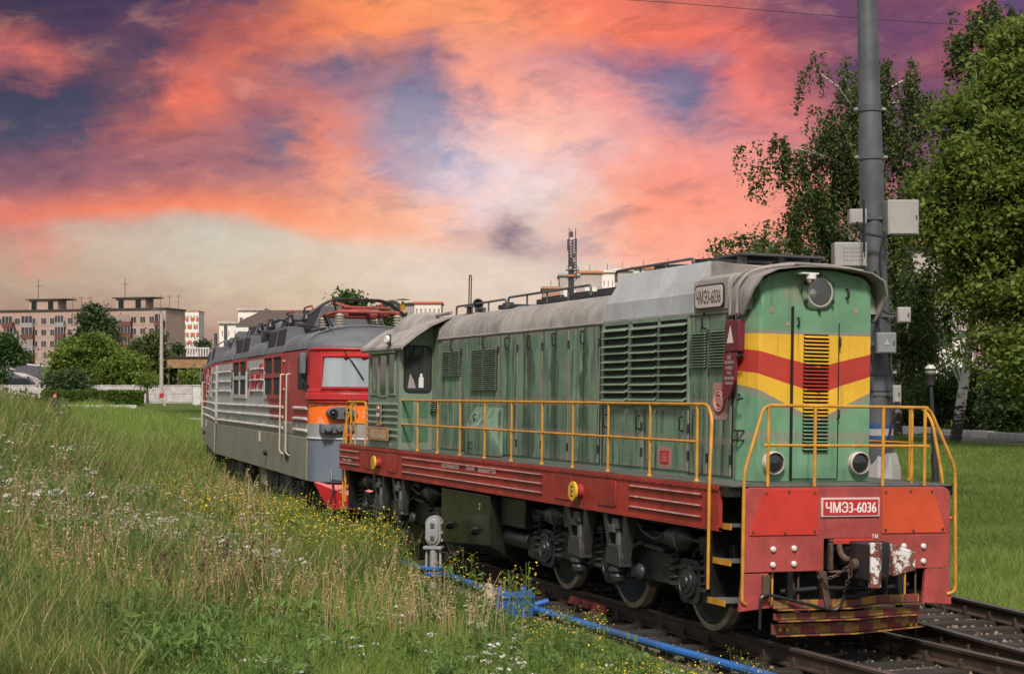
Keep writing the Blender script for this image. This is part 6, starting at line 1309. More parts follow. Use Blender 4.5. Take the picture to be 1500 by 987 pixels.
# path with a pale kerb along the far edge of the lawn
paint('kerb concrete', (.52, .50, .48), .85, var=.12, nscale=3, spots=.4, spotcol=(.25, .23, .2), grime=.3, dirt=(.22, .2, .17)); path_mat('path asphalt', (.16, .135, .13), (.24, .205, .195), 5, .2)
A = polar(1180, 94); Bp = polar(1760, 54); dv = (Bp - A); Lk = dv.length; dv.normalize(); nv = Vector((-dv.y, dv.x, 0))
if nv.dot(FW) < 0: nv = -nv
kroot = tag(empty('path_kerb', (0, 0, 0)), kind='structure')
km = MB().box(-.96, .96, -.15, .15, -.1, .26).mesh('kerbstone', 'kerb concrete', smooth=False); k = 0; ang = math.atan2(dv.y, dv.x); KA, KN = A.copy(), nv.copy()
while k * 2.0 < Lk:
    p = A + dv * (k * 2 + 1); p += nv * .25 * math.sin(k * .13); put('kerbstone', km, kroot, (p.x, p.y, float(ground(p.x, p.y)) + .02), (0, 0, ang + rnd.uniform(-.01, .01))); k += 1
vs_ = []
for k in range(24):
    for w in (.15, 3.4): p = A + dv * (Lk * k / 23) - nv * (w - .1); vs_.append((p.x, p.y, float(ground(p.x, p.y)) + .03))
e_ = MB().add(vs_, [(2 * k, 2 * k + 1, 2 * k + 3, 2 * k + 2) for k in range(23)]); tag(e_.build('path', 'path asphalt'), kind='structure')
# ------------------------------------------------------------------ far side of the field: edging, wall, kiosk, posts, sheds
A = polar(-80, 150); Bp = polar(330, 148); dv = Bp - A; Lk = dv.length; dv.normalize(); ang = math.atan2(dv.y, dv.x)
er = tag(empty('field_edging', (0, 0, 0)), kind='structure'); km = MB().box(-1.45, 1.45, -.15, .15, -.1, .22).mesh('edging_stone', 'kerb concrete', smooth=False); k = 0
while k * 3 < Lk:
    p = A + dv * (k * 3 + 1.5); put('edging_stone', km, er, (p.x, p.y, float(ground(p.x, p.y)) + .05), (0, 0, ang)); k += 1
paint('wall concrete', (.44, .40, .40), .9, var=.16, nscale=1.2, streak=.6, dirt=(.22, .18, .17), spots=.5, spotcol=(.28, .22, .2), grime=.4)
wall = tag(empty('concrete_wall', polar(100, 200)), 'long pale stained concrete panel wall behind the field', 'wall'); A = polar(-160, 205); Bp = polar(310, 196); dv = Bp - A; Lk = dv.length; dv.normalize(); ang = math.atan2(dv.y, dv.x)
wm = MB().box(-1.92, 1.92, -.08, .08, 0, 2.05).box(-1.80, 1.80, -.12, -.079, .15, .95).box(-1.80, 1.80, -.12, -.079, 1.08, 1.9).box(-2.0, 2.0, -.13, .13, 2.051, 2.18).mesh('wall_panel', 'wall concrete', smooth=False)
pm = MB().box(-.14, .14, -.16, .16, -.3, 2.2).mesh('wall_post', 'wall concrete', smooth=False); k = 0
while k * 4.1 < Lk:
    p = A + dv * (k * 4.1 + 2.05); zz_ = zat(590, p.dot(FW) - CAM.dot(FW)) ; p2 = A + dv * (k * 4.1)
    for nm, me, pp_ in (('wall_panel', wm, p), ('wall_post', pm, p2)):
        o = put(nm, me, wall, (pp_.x - wall.location.x, pp_.y - wall.location.y, zz_ + rnd.uniform(-.05, .05)), (0, rnd.uniform(-.008, .008), ang))
    k += 1
DK = 140; p = polar(287.5, DK); pz = zat(593, DK)
ks = tag(empty('gate_pillar', (p.x, p.y, pz)), 'white square pillar at the end of the wall beside the locomotive', 'pillar'); e_ = MB(); e_.box(-.32, .32, -.3, .3, 0, 1.62); e_.build('shaft', 'kerb concrete', ks, bevel=.03); e_ = MB(); e_.box(-.37, .37, -.35, .35, 1.62, 1.70); e_.build('cap', 'kerb concrete', ks, bevel=.02); ks.rotation_euler = (0, 0, -YAW + .3)
paint('pole concrete', (.36, .31, .28), .85, var=.12, streak=.4, dirt=(.2, .17, .15))
DQ = 168; p = polar(236.5, DQ); pz = zat(590, DQ); ht = 131 * DQ / FPX
ps = tag(empty('lamp_column', (p.x, p.y, pz)), 'tall slender concrete lamp column in front of the apartment block', 'lamp column')
e_ = MB(); e_.tube([(0, 0, 0), (0, 0, ht)], [.22, .15], 10); e_.build('shaft', 'pole concrete', ps)
e_ = MB(); e_.tube([(0, 0, ht), (-.05, 0, ht + .25), (-.5, 0, ht + .4)], .05, 6); e_.box(-.95, -.4, -.14, .14, ht + .34, ht + .46); e_.build('lantern', 'roof slate paint', ps)
e_ = MB(); e_.box(-.25, .25, -.25, -.2, .6, 1.0); e_.build('notice', 'emblem red', ps)
p = polar(81, 112); sgz = zat(600, 112); so = tag(empty('trackside_sign', (p.x, p.y, sgz), (0, 0, -YAW)), 'small red and white diamond sign on a blue post in the field', 'sign'); MB().tube([(0, 0, -.2), (0, 0, 1.05)], .045, 8).build('post', 'box blue', so)
e_ = MB(); e_.prism([(-.2, .95), (0, .75), (.2, .95), (0, 1.15)], 'y', -.07, -.05); pl_ = e_.build('plate', 'emblem red', so, smooth=False); e_ = MB(); e_.prism([(-.09, .95), (0, .86), (.09, .95), (0, 1.04)], 'y', -.075, -.069); e_.build('plate_centre', 'bolt white', pl_, smooth=False)
for c_, top, d_, lb_ in ((330.5, 474, 120, 'dark steel post rising behind the electric locomotive roof'), (316, 488, 130, 'shorter dark post left of the electric locomotive roof')):
    p = polar(c_, d_, .5); tag(MB().tube([p, (p.x, p.y, zat(top, d_))], .13, 8).build('steel_post', 'mid grey metal'), lb_, 'post', 'posts by the electric locomotive')
# sheds with felt roofs behind the wall
paint('roof felt', (.055, .055, .062), .85, var=.15); paint('ridge pale', (.40, .33, .33), .8, var=.1)
sh = tag(empty('long_shed', polar(40, 230)), 'low sheds with dark felt roofs and pale edges behind the wall', 'shed')
def P3(c_, r_, d_): q = polar(c_, d_, zat(r_, d_)); return q - sh.location
for (pts, mt_) in (([(-30, 552, 225), (15, 541, 235), (72, 548, 228), (60, 566, 220), (-30, 572, 220)], 'roof felt'), ([(33, 534, 255), (78, 538, 245), (78, 556, 235), (14, 541, 243)], 'roof felt'), ([(8, 541, 236), (15, 538.5, 238), (66, 558, 221), (58, 562, 219)], 'ridge pale'), ([(33, 534.5, 255), (35, 532, 256), (79, 536, 245), (79, 541, 244)], 'ridge pale')):
    v0 = [P3(*q) for q in pts]; n = len(v0); e_ = MB().add(v0 + [q + Vector((0, 0, -.35)) for q in v0], [tuple(range(n)), tuple(range(2 * n - 1, n - 1, -1))] + [(i, i + n, (i + 1) % n + n, (i + 1) % n) for i in range(n)]); e_.build('roof_sheet' if mt_ == 'roof felt' else 'roof_edge', mt_, sh, smooth=False)
e_ = MB(); a_ = P3(-30, 560, 236); b2 = P3(78, 556, 236); e_.hexa([a_, b2, b2 + FW * 6, a_ + FW * 6], [q + Vector((0, 0, -3)) for q in (a_, b2, b2 + FW * 6, a_ + FW * 6)]); e_.build('shed_wall', 'wall concrete', sh, smooth=False)
# rusty open canopy
paint('rusty sheet', (.27, .15, .075), .8, var=.2, streak=.5, dirt=(.12, .06, .03))
cn = tag(empty('rusty_canopy', polar(275, 216)), 'rusty brown canopy with a railing on its roof beyond the wall', 'canopy')
w_ = 60 * 216 / FPX; z0 = zat(524, 216); cn.rotation_euler = (0, 0, -YAW)
e_ = MB(); e_.box(-w_ * .5, w_ * .5, -.1, 5, z0 - 1.35, z0); e_.build('fascia', 'rusty sheet', cn, smooth=False)
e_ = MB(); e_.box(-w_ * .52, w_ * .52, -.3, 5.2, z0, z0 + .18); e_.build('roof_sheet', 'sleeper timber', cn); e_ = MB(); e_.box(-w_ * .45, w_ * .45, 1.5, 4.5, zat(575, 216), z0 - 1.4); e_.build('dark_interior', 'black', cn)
for k in range(5): x = -w_ * .46 + k * w_ * .23; MB().box(x - .1, x + .1, 0, .2, zat(590, 216), z0 - 1.3).build('column', 'rusty iron', cn)
zt_ = z0 + 1.2
for k in range(9): x = -w_ * .05 + k * w_ * .065; MB().box(x - .09, x + .09, 1, 1.1, z0 + .18, zt_).build('baluster', 'kerb concrete', cn)
MB().box(-w_ * .06, w_ * .5, .95, 1.15, zt_, zt_ + .2).build('handrail', 'kerb concrete', cn)

# ------------------------------------------------------------------ buildings
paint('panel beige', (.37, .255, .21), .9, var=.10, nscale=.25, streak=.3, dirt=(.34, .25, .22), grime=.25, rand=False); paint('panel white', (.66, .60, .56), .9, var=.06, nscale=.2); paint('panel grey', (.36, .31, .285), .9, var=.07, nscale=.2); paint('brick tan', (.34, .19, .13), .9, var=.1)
paint('balcony brown', (.135, .050, .040), .8, var=.15, rand=True); paint('balcony grey', (.27, .25, .25), .8, var=.15); paint('eave dark', (.05, .045, .045), .8); paint('eave red', (.52, .10, .06), .7); paint('eave orange', (.52, .19, .08), .8); paint('frame pale', (.42, .35, .32), .7)
m, t = new_mat('house glass'); oi = t.n('ShaderNodeObjectInfo').outputs['Random']; finish(t, t.mix(t.m('GREATER_THAN', oi, .8), (.050, .045, .050), (.25, .20, .18)), .3, spec=.3)
def building(name, label, c0, c1, d0, d1, row0, rowt, ncol, nrow, wall_mat, depth=14, frac=(.50, .55), eave='eave dark', end_mat=None, skip=None, base_row=590, balconies=(), win_top=.1):
    """slab block: facade from bearing c0 at distance d0 to bearing c1 at d1"""
    p0 = polar(c0, d0); p1 = polar(c1, d1); ux = (p1 - p0); W = ux.length; ux.normalize(); ang = math.atan2(ux.y, ux.x)
    dm = (d0 + d1) / 2; zb = zat(base_row, dm); zt = zat(rowt, dm); H = zt - zb
    B = tag(empty(name, (p0.x, p0.y, zb), (0, 0, ang)), label, 'building')
    MB().box(0, W, 0, depth, 0, H).build('wall', wall_mat, B, smooth=False)
    MB().box(-.3, W + .3, -.4, depth + .3, H, H + .45).build('roof_edge', eave, B, smooth=False)
    Hw = zat(row0, dm) - zb; sh_ = Hw / nrow if nrow else 1; cw = W / max(1, ncol)
    ww, wh = cw * frac[0], sh_ * frac[1]
    wm_ = MB().box(-ww / 2, ww / 2, -.10, .06, 0, wh).mesh('window', 'frame pale', smooth=False)
    gm_ = MB().box(-ww / 2 + .12, -.05, -.12, -.101, .10, wh - .10).mesh('pane', 'house glass', smooth=False); gm2 = MB().box(.05, ww / 2 - .12, -.12, -.101, .10, wh - .10).mesh('pane', 'house glass', smooth=False)
    for j in range(nrow):
        for i in range(ncol):
            if skip and skip(i, j): continue
            o = put('window', wm_, B, ((i + .5) * cw, 0, Hw - (j + 1) * sh_ + sh_ * (1 - frac[1]) * .6)); put('pane', gm_, o); put('pane', gm2, o)
    for (i0, i1, j, mt_) in balconies:
        zb_ = Hw - (j + 1) * sh_
        bb = MB().box(i0 * cw, i1 * cw, -1.5, -.02, zb_ - .1, zb_ + sh_ * .38).build('balcony', mt_, B, smooth=False)
        nb = max(2, int((i1 - i0) * 3)); 
        for k in range(nb + 1): x = i0 * cw + (i1 - i0) * cw * k / nb; MB().box(x - .06, x + .06, -1.48, -1.40, zb_ + sh_ * .38, zb_ + sh_ * .98).build('glazing_bar', 'frame pale', bb)
        MB().box(i0 * cw + .1, i1 * cw - .1, -1.38, -1.34, zb_ + sh_ * .39, zb_ + sh_ * .97).build('pane', 'house glass', bb, smooth=False)
    return B, W, H, sh_
bal = []
for j in range(9):
    sft = (j % 5)
    bal += [(4.0 + .5 * (j in (1, 3)), 5.2 + .5 * (j in (1, 3)), j, 'balcony brown' if j % 2 == 0 else 'balcony grey'), (6.2, 7.5, j, 'balcony grey' if j in (0, 2, 4) else 'balcony brown'), (17.0, 18.4, j, 'balcony brown'), (10.0, 11.0, j, 'balcony brown' if j % 3 else 'balcony grey'), (13.6, 14.6, j, 'balcony grey' if j % 2 else 'balcony brown'), (21.0, 21.95, j, 'balcony brown' if j != 1 else 'balcony grey')]
AB, W_, H_, sh_ = building('apartment_block', 'long beige panel apartment block with brown balconies behind the trees', -44, 243, 505, 486, 462, 455, 22, 8, 'panel beige', 12, (.62, .55), balconies=bal, base_row=596, skip=lambda i, j: i in (4, 6, 10, 14, 17, 21))
for j in range(1, 9): MB().box(0, W_, -.05, .0, H_ - 1.2 - j * sh_ + .1, H_ - 1.2 - j * sh_ + .28).build('panel_joint', 'balcony grey', AB, smooth=False)
for xf, lab in ((.355, 0), (.80, 1)):
    x = W_ * xf; pb = MB().box(x - 5, x + 5, 3, 8, H_ + .45, H_ + 3.6).build('roof_cabin', 'panel beige', AB, smooth=False); MB().box(x - 6, x + 8, 2.4, 9, H_ + 3.6, H_ + 3.9).build('cabin_roof', 'eave dark', pb)
    for dx in (-3.2, 2.6): MB().box(x + dx - .9, x + dx + .9, 2.9, 3.0, H_ + .7, H_ + 3.2).build('cabin_door', 'black', pb)
    MB().tube([(x - 3, 5, H_ + 3.9), (x - 3, 5, H_ + 10)], .10, 5).tube([(x - 4.2, 5, H_ + 8), (x - 1.8, 5, H_ + 8)], .07, 5).build('aerial', 'eave dark', pb)
    for dx in (9, 12, 15): MB().tube([(x + dx, 5, H_ + .4), (x + dx, 5, H_ + 4.5)], .07, 5).tube([(x + dx - 1, 5, H_ + 4), (x + dx + 1, 5, H_ + 4)], .06, 5).build('aerial', 'eave dark', pb)
TB, W2, H2, s2 = building('checkered_tower', 'narrow red and white tower block beyond the apartment block', 269, 291, 900, 900, 460, 456, 5, 8, 'panel white', 16, (.45, .6), 'eave orange', base_row=560)
for j in range(9):
    for i in range(6):
        if (i + j) % 2: MB().box(i * W2 / 6, (i + 1) * W2 / 6, -.28, -.14, (H2 - 1.5) * (j) / 9 + .3, (H2 - 1.5) * j / 9 + .3 + s2 * .42).build('red_panel', 'eave red', TB, smooth=False)
building('white_office', 'white block with square windows above the electric locomotive roof', 349, 386, 330, 330, 457, 454.5, 4, 3, 'panel white', 14, (.62, .45), 'frame pale', base_row=560)
building('white_annex', 'lower white building stepping down left of the white office block', 321, 349, 325, 325, 476, 474, 3, 3, 'panel white', 12, (.12, .3), 'frame pale', base_row=560)
hp = tag(empty('brown_roofed_hall', polar(390, 120)), 'hall with a dark brown hipped roof behind the electric locomotive', 'building')
def P4(c_, r_, d_): q = polar(c_, d_, zat(r_, d_)); return q - hp.location
paint('brown roofing', (.085, .058, .048), .8, var=.15)
a_ = [P4(345, 479, 112), P4(520, 478, 112), P4(505, 470, 128), P4(352, 470, 128)]; rg_ = [P4(384, 454.5, 118), P4(470, 454, 118)]
MB().add(a_ + rg_, [(0, 1, 5, 4), (1, 2, 5), (2, 3, 4, 5), (3, 0, 4), (0, 3, 2, 1)]).build('roof', 'brown roofing', hp, smooth=False)
lo_ = [Vector((q.x, q.y, zat(560, 115))) for q in a_]; MB().hexa([q - Vector((0, 0, .02)) for q in a_], lo_).build('wall', 'panel white', hp, smooth=False)
building('red_eaved_house', 'white three storey building with red eaves left of the shunter cab roof', 607, 646, 420, 420, 447, 444.5, 6, 5, 'panel white', 12, (.42, .5), 'eave red', base_row=560)
building('grey_wing', 'grey wing beside the red eaved white building', 593, 606, 430, 428, 449, 446, 2, 4, 'panel grey', 10, (.3, .4), 'eave dark', base_row=560)  # narrow wing with grey panel walls
# long block behind the hood roof, in stepped bays
for nm, lb_, c0, c1, rt, mt_, ev in (('stepped_block', 'low brick bay at the left of the distant stepped block', 795, 820, 423, 'brick tan', 'brick tan'), ('stepped_block', 'grey bay left of the lattice mast on the distant block', 820, 848, 404, 'panel grey', 'panel grey'), ('stepped_block', 'grey bay right of the lattice mast with an orange parapet', 848, 882, 400, 'panel grey', 'eave orange'), ('stepped_block', 'bright white bay in the middle of the distant block', 882, 900, 399, 'panel white', 'panel white'), ('stepped_block', 'tan and white bay right of the bright white bay', 900, 926, 397, 'panel grey', 'panel white'), ('stepped_block', 'rightmost white bay with an orange roof box behind the radiator housing', 926, 962, 394, 'panel white', 'eave orange'), ('stepped_block', 'last pale bay of the distant block half hidden by the hood', 962, 1000, 391, 'panel grey', 'frame pale')):
    b_, w_, h_, q_ = building(nm, lb_, c0, c1, 330, 330, rt + 6, rt, 3, 5, mt_, 10, (.22, .4), ev, base_row=520)
    b_['group'] = 'stepped bays of the distant block'
    x = w_ * .5; MB().box(x - 1.2, x + 1.2, -1.3, -.05, h_ - 9, h_ - 3).build('bay_balconies', 'panel white', b_, smooth=False)
    MB().tube([(x, 3, h_), (x, 3, h_ + 2.0)], .06, 5).build('aerial', 'eave dark', b_)
sg_b, w_, h_, q_ = building('sign_building', 'pale building with a red letter sign glimpsed through the birch', 1335, 1425, 150, 150, 372, 365, 0, 0, 'panel grey', 10, base_row=640)
MB().prism([(w_ * .62, h_ - 4.3), (w_ * .72, h_ - 4.3), (w_ * .78, h_ - 3.0), (w_ * .70, h_ - 3.2), (w_ * .64, h_ - 1.6)], 'y', -.3, -.05).build('red_letter', 'eave red', sg_b, smooth=False)
MB().box(0, w_, -.1, .0, h_ - 8.0, h_ - 7.7).build('green_band', 'fresh green patch', sg_b); MB().box(w_ * .3, w_, -.12, .0, h_ - 12, h_ - 8.4).build('white_wall', 'panel white', sg_b)
# ------------------------------------------------------------------ lattice telecom mast, big wheel and yellow carousel column
DM = 200; mp0 = polar(838.5, DM); zb = zat(440, DM); tm = tag(empty('telecom_mast', (mp0.x, mp0.y, zb), (0, 0, -YAW)), 'dark lattice telecom mast crowded with panel antennas', 'mast')
def mz(row): return zat(row, DM) - zb
paint('mast dark', (.035, .036, .042), .6, var=.2); k_ = DM / FPX
e_ = MB(); e_.tube([(-.15, 0, 0), (-.15, 0, mz(395))], .35, 8); e_.build('lower_pole', 'mast dark', tm)
for x, y in ((-.45, -.3), (.45, -.3), (0, .45)): MB().tube([(x, y, mz(410)), (x, y, mz(352))], .07, 5).build('leg', 'mast dark', tm)
for k in range(14):
    z = mz(408) + (mz(354) - mz(408)) * k / 13; z2 = z + .34
    MB().tube([(-.45, -.3, z), (.45, -.3, z2), (0, .45, z), (-.45, -.3, z2)], .045, 4).build('lattice', 'mast dark', tm)
for c_, r0, r1, w in ((832, 351, 368, .22), (843.5, 350, 368, .22), (834, 372, 384, .3), (841, 371, 378, .26), (836, 378, 390, .35), (840, 384, 394, .32), (833.5, 340, 352, .12), (843, 338, 351, .10), (837, 340, 348, .4), (834, 360, 371, .25)):
    x = (c_ - 838.5) * k_; MB().box(x - w / 2, x + w / 2, -.55, -.35, mz(r1), mz(r0)).build('panel_antenna', 'mast dark', tm, bevel=.03)
for c_, r0 in ((833.5, 333), (836, 335), (843.5, 334)): x = (c_ - 838.5) * k_; MB().tube([(x, 0, mz(345)), (x, 0, mz(r0))], .035, 5).build('whip', 'mast dark', tm)
for row, hw in ((396, .78), (406, .72)):
    MB().tube([(-hw, -.4, mz(row)), (hw, -.4, mz(row)), (hw, .5, mz(row)), (-hw, .5, mz(row))], .05, 5, closed=True).build('platform', 'mast dark', tm)
for sx in (-1, 1): MB().tube([(sx * .78, -.4, mz(396)), (sx * .35, -.2, mz(384))], .04, 4).tube([(sx * .72, -.4, mz(406)), (sx * .05 - .15, -.1, mz(416))], .04, 4).build('stay', 'mast dark', tm)
MB().cyl((-.15, 0, mz(405)), (-.15, 0, mz(402.5)), .52, n=14).build('orange_band', 'eave orange', tm)
DW = 260; k_ = DW / FPX; wp = polar(574, DW); zc = zat(464, DW); wh = tag(empty('big_wheel', (wp.x, wp.y, zc), (0, 0, -YAW)), 'grey observation wheel rim showing behind the electric locomotive', 'ferris wheel'); rW = 23 * k_
for rr_, th in ((rW, .22), (rW * .86, .14)): MB().tube([(rr_ * .75 * math.cos(R(a)), 0, rr_ * math.sin(R(a))) for a in range(0, 360, 10)], th, 6, closed=True).build('rim', 'mid grey metal', wh)
for a in range(0, 360, 15): MB().tube([(0, 0, 0), (rW * .75 * math.cos(R(a)), 0, rW * math.sin(R(a)))], .05, 4).build('spoke', 'mid grey metal', wh)
for a in range(0, 360, 20): MB().tube([(rW * .65 * math.cos(R(a)), 0, rW * .86 * math.sin(R(a))), (rW * .75 * math.cos(R(a + 10)), 0, rW * math.sin(R(a + 10)))], .06, 4).build('brace', 'mid grey metal', wh)
for sx in (-1, 1): MB().tube([(0, 1, 0), (sx * 3, 1, -14)], .2, 6).build('support', 'eave orange', wh)
DY = 210; k_ = DY / FPX; wp = polar(590, DY); zb = zat(560, DY); yc_ = tag(empty('carousel_column', (wp.x, wp.y, zb), (0, 0, -YAW)), 'yellow fairground ride column with a flat top above the cab roof', 'ride')
zt_ = zat(437, DY) - zb; paint('ride yellow', (.50, .27, .02), .5, var=.1)
MB().tube([(0, 0, 0), (0, 0, zt_ - .4)], .19, 10).build('column', 'ride yellow', yc_); MB().lathe([(.2, -.9), (.34, -.6), (.34, -.3), (.16, -.1), (.16, .1)], (0, 0, zt_ - .5), (0, 0, 1), 14).build('hub', 'ride yellow', yc_); MB().lathe([(.1, 0), (.95, .06), (.95, .10), (.1, .22)], (0, 0, zt_ - .25), (0, 0, 1), 18).build('canopy', 'mid grey metal', yc_)
for a in range(0, 360, 45): MB().tube([(.2 * math.cos(R(a)), .2 * math.sin(R(a)), zt_ - .7), (.75 * math.cos(R(a)), .75 * math.sin(R(a)), zt_ - 3.2)], .025, 4).build('chain', 'eave orange', yc_)
# ------------------------------------------------------------------ vegetation materials
def leaf_mat(name, dark, light, trans=.35, patch=.5, tip=None, rough=.6):
    m, t = new_mat(name); oi = t.n('ShaderNodeObjectInfo').outputs['Random']; geo = t.n('ShaderNodeNewGeometry')
    isl = geo.outputs['Random Per Island']; pn = t.noise(geo.outputs['Position'], patch, 4, .6).outputs[0]
    f = t.m('ADD', t.m('MULTIPLY', isl, .45), t.m('ADD', t.m('MULTIPLY', oi, .2), t.m('MULTIPLY', t.rng(pn, .3, .7), .4)), clamp=True)
    c = t.mix(f, dark, light)
    if tip is not None: c = t.mix(t.rng(isl, .86, .92), c, tip)
    d = t.n('ShaderNodeBsdfPrincipled', {'Base Color': c, 'Roughness': rough, 'Specular IOR Level': .25}); tr = t.n('ShaderNodeBsdfTranslucent', {'Color': t.mix(.5, c, scl(light, 1.5))})
    mx = t.n('ShaderNodeMixShader', {0: trans, 1: d.outputs[0], 2: tr.outputs[0]}); t.n('ShaderNodeOutputMaterial', {0: mx.outputs[0]})
leaf_mat('grass blades', (.042, .080, .016), (.215, .275, .068), .4, .6, (.46, .36, .16))
leaf_mat('lush grass', (.045, .105, .014), (.27, .375, .075), .4, .9, (.40, .37, .13))
leaf_mat('lawn blades', (.045, .095, .016), (.190, .275, .055), .35, .16, (.30, .27, .10))
leaf_mat('weed leaves', (.040, .090, .020), (.21, .29, .080), .35, .8)
leaf_mat('dry stalks', (.30, .21, .10), (.46, .35, .19), .2, .8)
leaf_mat('dark stalks', (.10, .055, .035), (.20, .12, .075), .2, .8)
leaf_mat('white petals', (.52, .46, .43), (.74, .68, .64), .2, 2); leaf_mat('yellow petals', (.52, .38, .02), (.72, .52, .04), .2, 2); leaf_mat('lilac petals', (.36, .25, .30), (.52, .40, .44), .2, 2)
def np_leaves(C, size, rsx, up=.3, aspect=.55, droop=0.0):
    """one leaf-shaped quad for every centre"""
    n = len(C); N = rsx.normal(size=(n, 3)); N[:, 2] = np.abs(N[:, 2]) + up; N /= np.linalg.norm(N, axis=1)[:, None]
    A = rsx.normal(size=(n, 3)); A[:, 2] -= droop; A -= N * (A * N).sum(1)[:, None]; A /= np.linalg.norm(A, axis=1)[:, None]; B = np.cross(N, A)
    s = (size * rsx.uniform(.45, 1.55, n))[:, None]
    V = np.stack([C - A * s * .5, C + B * s * .5 * aspect - A * s * .06, C + A * s * .55, C - B * s * .5 * aspect - A * s * .06], 1)
    V[:, 1::2] += (N * s * .12)[:, None, :]
    return V.reshape(-1, 3), np.arange(n * 4).reshape(n, 4)
def blades(rsx, n, spread, h0, h1, w, bend=.35):
    """strips: 3 quads collapsing to a tip"""
    vs = []; fs = []; k = 0
    for i in range(n):
        a = rsx.uniform(0, 2 * PI); r = spread * math.sqrt(rsx.uniform(0, 1)); b0 = np.array([r * math.cos(a), r * math.sin(a), -.04]); h = rsx.uniform(h0, h1)
        ba = a + rsx.normal() * .9; bd = np.array([math.cos(ba), math.sin(ba), 0]); bn = bend * h * rsx.uniform(.3, 1.5); ta = rsx.uniform(0, 2 * PI); wd_ = np.array([math.cos(ta), math.sin(ta), 0]) * w * rsx.uniform(.6, 1.3)
        for t_ in (0, .35, .7, 1):
            c = b0 + np.array([0, 0, h * (t_ - .12 * t_ * t_ * bn / h)]) + bd * bn * t_ ** 2.1; ww = wd_ * (1 - t_ ** 1.6 * .93)
            vs += [tuple(c - ww), tuple(c + ww)]
        for j in range(3): fs.append((k + 2 * j, k + 2 * j + 1, k + 2 * j + 3, k + 2 * j + 2))
        k += 8
    return vs, fs
def blade_mesh(name, mat, rsx, *a, **k): vs, fs = blades(rsx, *a, **k); return np_mesh(name, np.array(vs), np.array(fs), mat)
rg = np.random.RandomState(21)
P_grass = [blade_mesh('tuft', 'grass blades', rg, 26, .17, .25, .75, .0085, bend=.5) for _ in range(4)]
P_lush = [blade_mesh('tuft', 'lush grass', rg, 36, .17, .18, .55, .0082, bend=.55) for _ in range(4)]
P_lawn = [blade_mesh('tuft', 'lawn blades', rg, 60, .24, .07, .18, .006, bend=.6) for _ in range(3)]
def multi(parts):
    """join (verts, faces, matindex) lists into a mesh"""
    e_ = MB(); ms = []
    for vs, fs, mt_ in parts:
        if mt_ not in ms: ms.append(mt_)
        e_.add(vs, [tuple(int(i) for i in f) for f in fs], ms.index(mt_))
    return e_.mesh('sprig', ms, smooth=False, fixn=False)
def stem(rsx, h, w=.0035, lean=.15):
    a = rsx.uniform(0, 6.28); l = lean * h * rsx.uniform(.2, 1.4); pts = [np.array([l * math.cos(a) * t_ ** 2, l * math.sin(a) * t_ ** 2, h * t_ - .03]) for t_ in (0, .4, .75, 1)]
    vs = []; fs = []
    for ax_ in (np.array([w, 0, 0]), np.array([0, w, 0])):
        o = len(vs)
        for p in pts: vs += [tuple(p - ax_), tuple(p + ax_)]
        for j in range(3): fs.append((o + 2 * j, o + 2 * j + 1, o + 2 * j + 3, o + 2 * j + 2))
    return vs, fs, pts
def weed(rsx, flower=None, h=(.45, .8), nst=5, leafn=26, head='umbel', stalk='weed leaves', fsz=.012, spread=.12, leafsz=.075):
    parts = []
    for k in range(nst):
        hh = rsx.uniform(*h); vs, fs, pts = stem(rsx, hh); off_ = np.append(rsx.normal(size=2) * spread, 0); vs = [tuple(np.array(p) + off_) for p in vs]; parts.append((vs, fs, stalk)); top = pts[-1] + off_
        if leafn:
            tt = rsx.uniform(.05, .92, leafn // nst + 1); C = np.array([off_ + np.array([np.interp(t_, (0, .4, .75, 1), [p[i] for p in pts]) for i in range(3)]) for t_ in tt]) + rsx.normal(size=(len(tt), 3)) * .045
            V, F = np_leaves(C, leafsz, rsx, .4, .35); parts.append(([tuple(v_) for v_ in V], F, 'weed leaves'))
        if flower:
            if head == 'umbel':
                n = 16; C = top + np.stack([rsx.normal(size=n) * .035, rsx.normal(size=n) * .035, rsx.normal(size=n) * .008], 1)
            elif head == 'spike':
                n = 13; C = top + np.stack([rsx.normal(size=n) * .012, rsx.normal(size=n) * .012, -rsx.uniform(0, .16, n)], 1)
            else:
                n = 8; C = top + np.stack([rsx.normal(size=n) * .07, rsx.normal(size=n) * .07, -rsx.uniform(-.02, .14, n)], 1)
            V, F = np_leaves(C, fsz * 2, rsx, 1.2, .9); parts.append(([tuple(v_) for v_ in V], F, flower))
    return multi(parts)
P_leaf = [weed(rg, None, (.35, .8), 6, 70, leafsz=.11) for _ in range(4)]
P_white = [weed(rg, 'white petals', (.45, .75), 5, 24, fsz=.014) for _ in range(3)]; P_lilac = [weed(rg, 'lilac petals', (.45, .75), 5, 24, 'loose', fsz=.013) for _ in range(2)]
P_yel = [weed(rg, 'yellow petals', (.45, .85), 5, 46, 'loose', fsz=.012) for _ in range(3)]
P_dry = [weed(rg, 'dry stalks', (.55, 1.0), 4, 0, 'spike', 'dry stalks', .011, .14) for _ in range(3)]; P_dark = [weed(rg, 'dark stalks', (.5, .8), 3, 0, 'spike', 'dark stalks', .015, .10) for _ in range(2)]
protos = P_grass + P_lush + P_leaf + P_white + P_lilac + P_yel + P_dry + P_dark
names = [('grass', 4), ('lush', 4), ('leaf', 4), ('white', 3), ('lilac', 2), ('yel', 3), ('dry', 3), ('dark', 2)]; IDX = {}; k = 0
for nm, c_ in names: IDX[nm] = (k, k + c_); k += c_
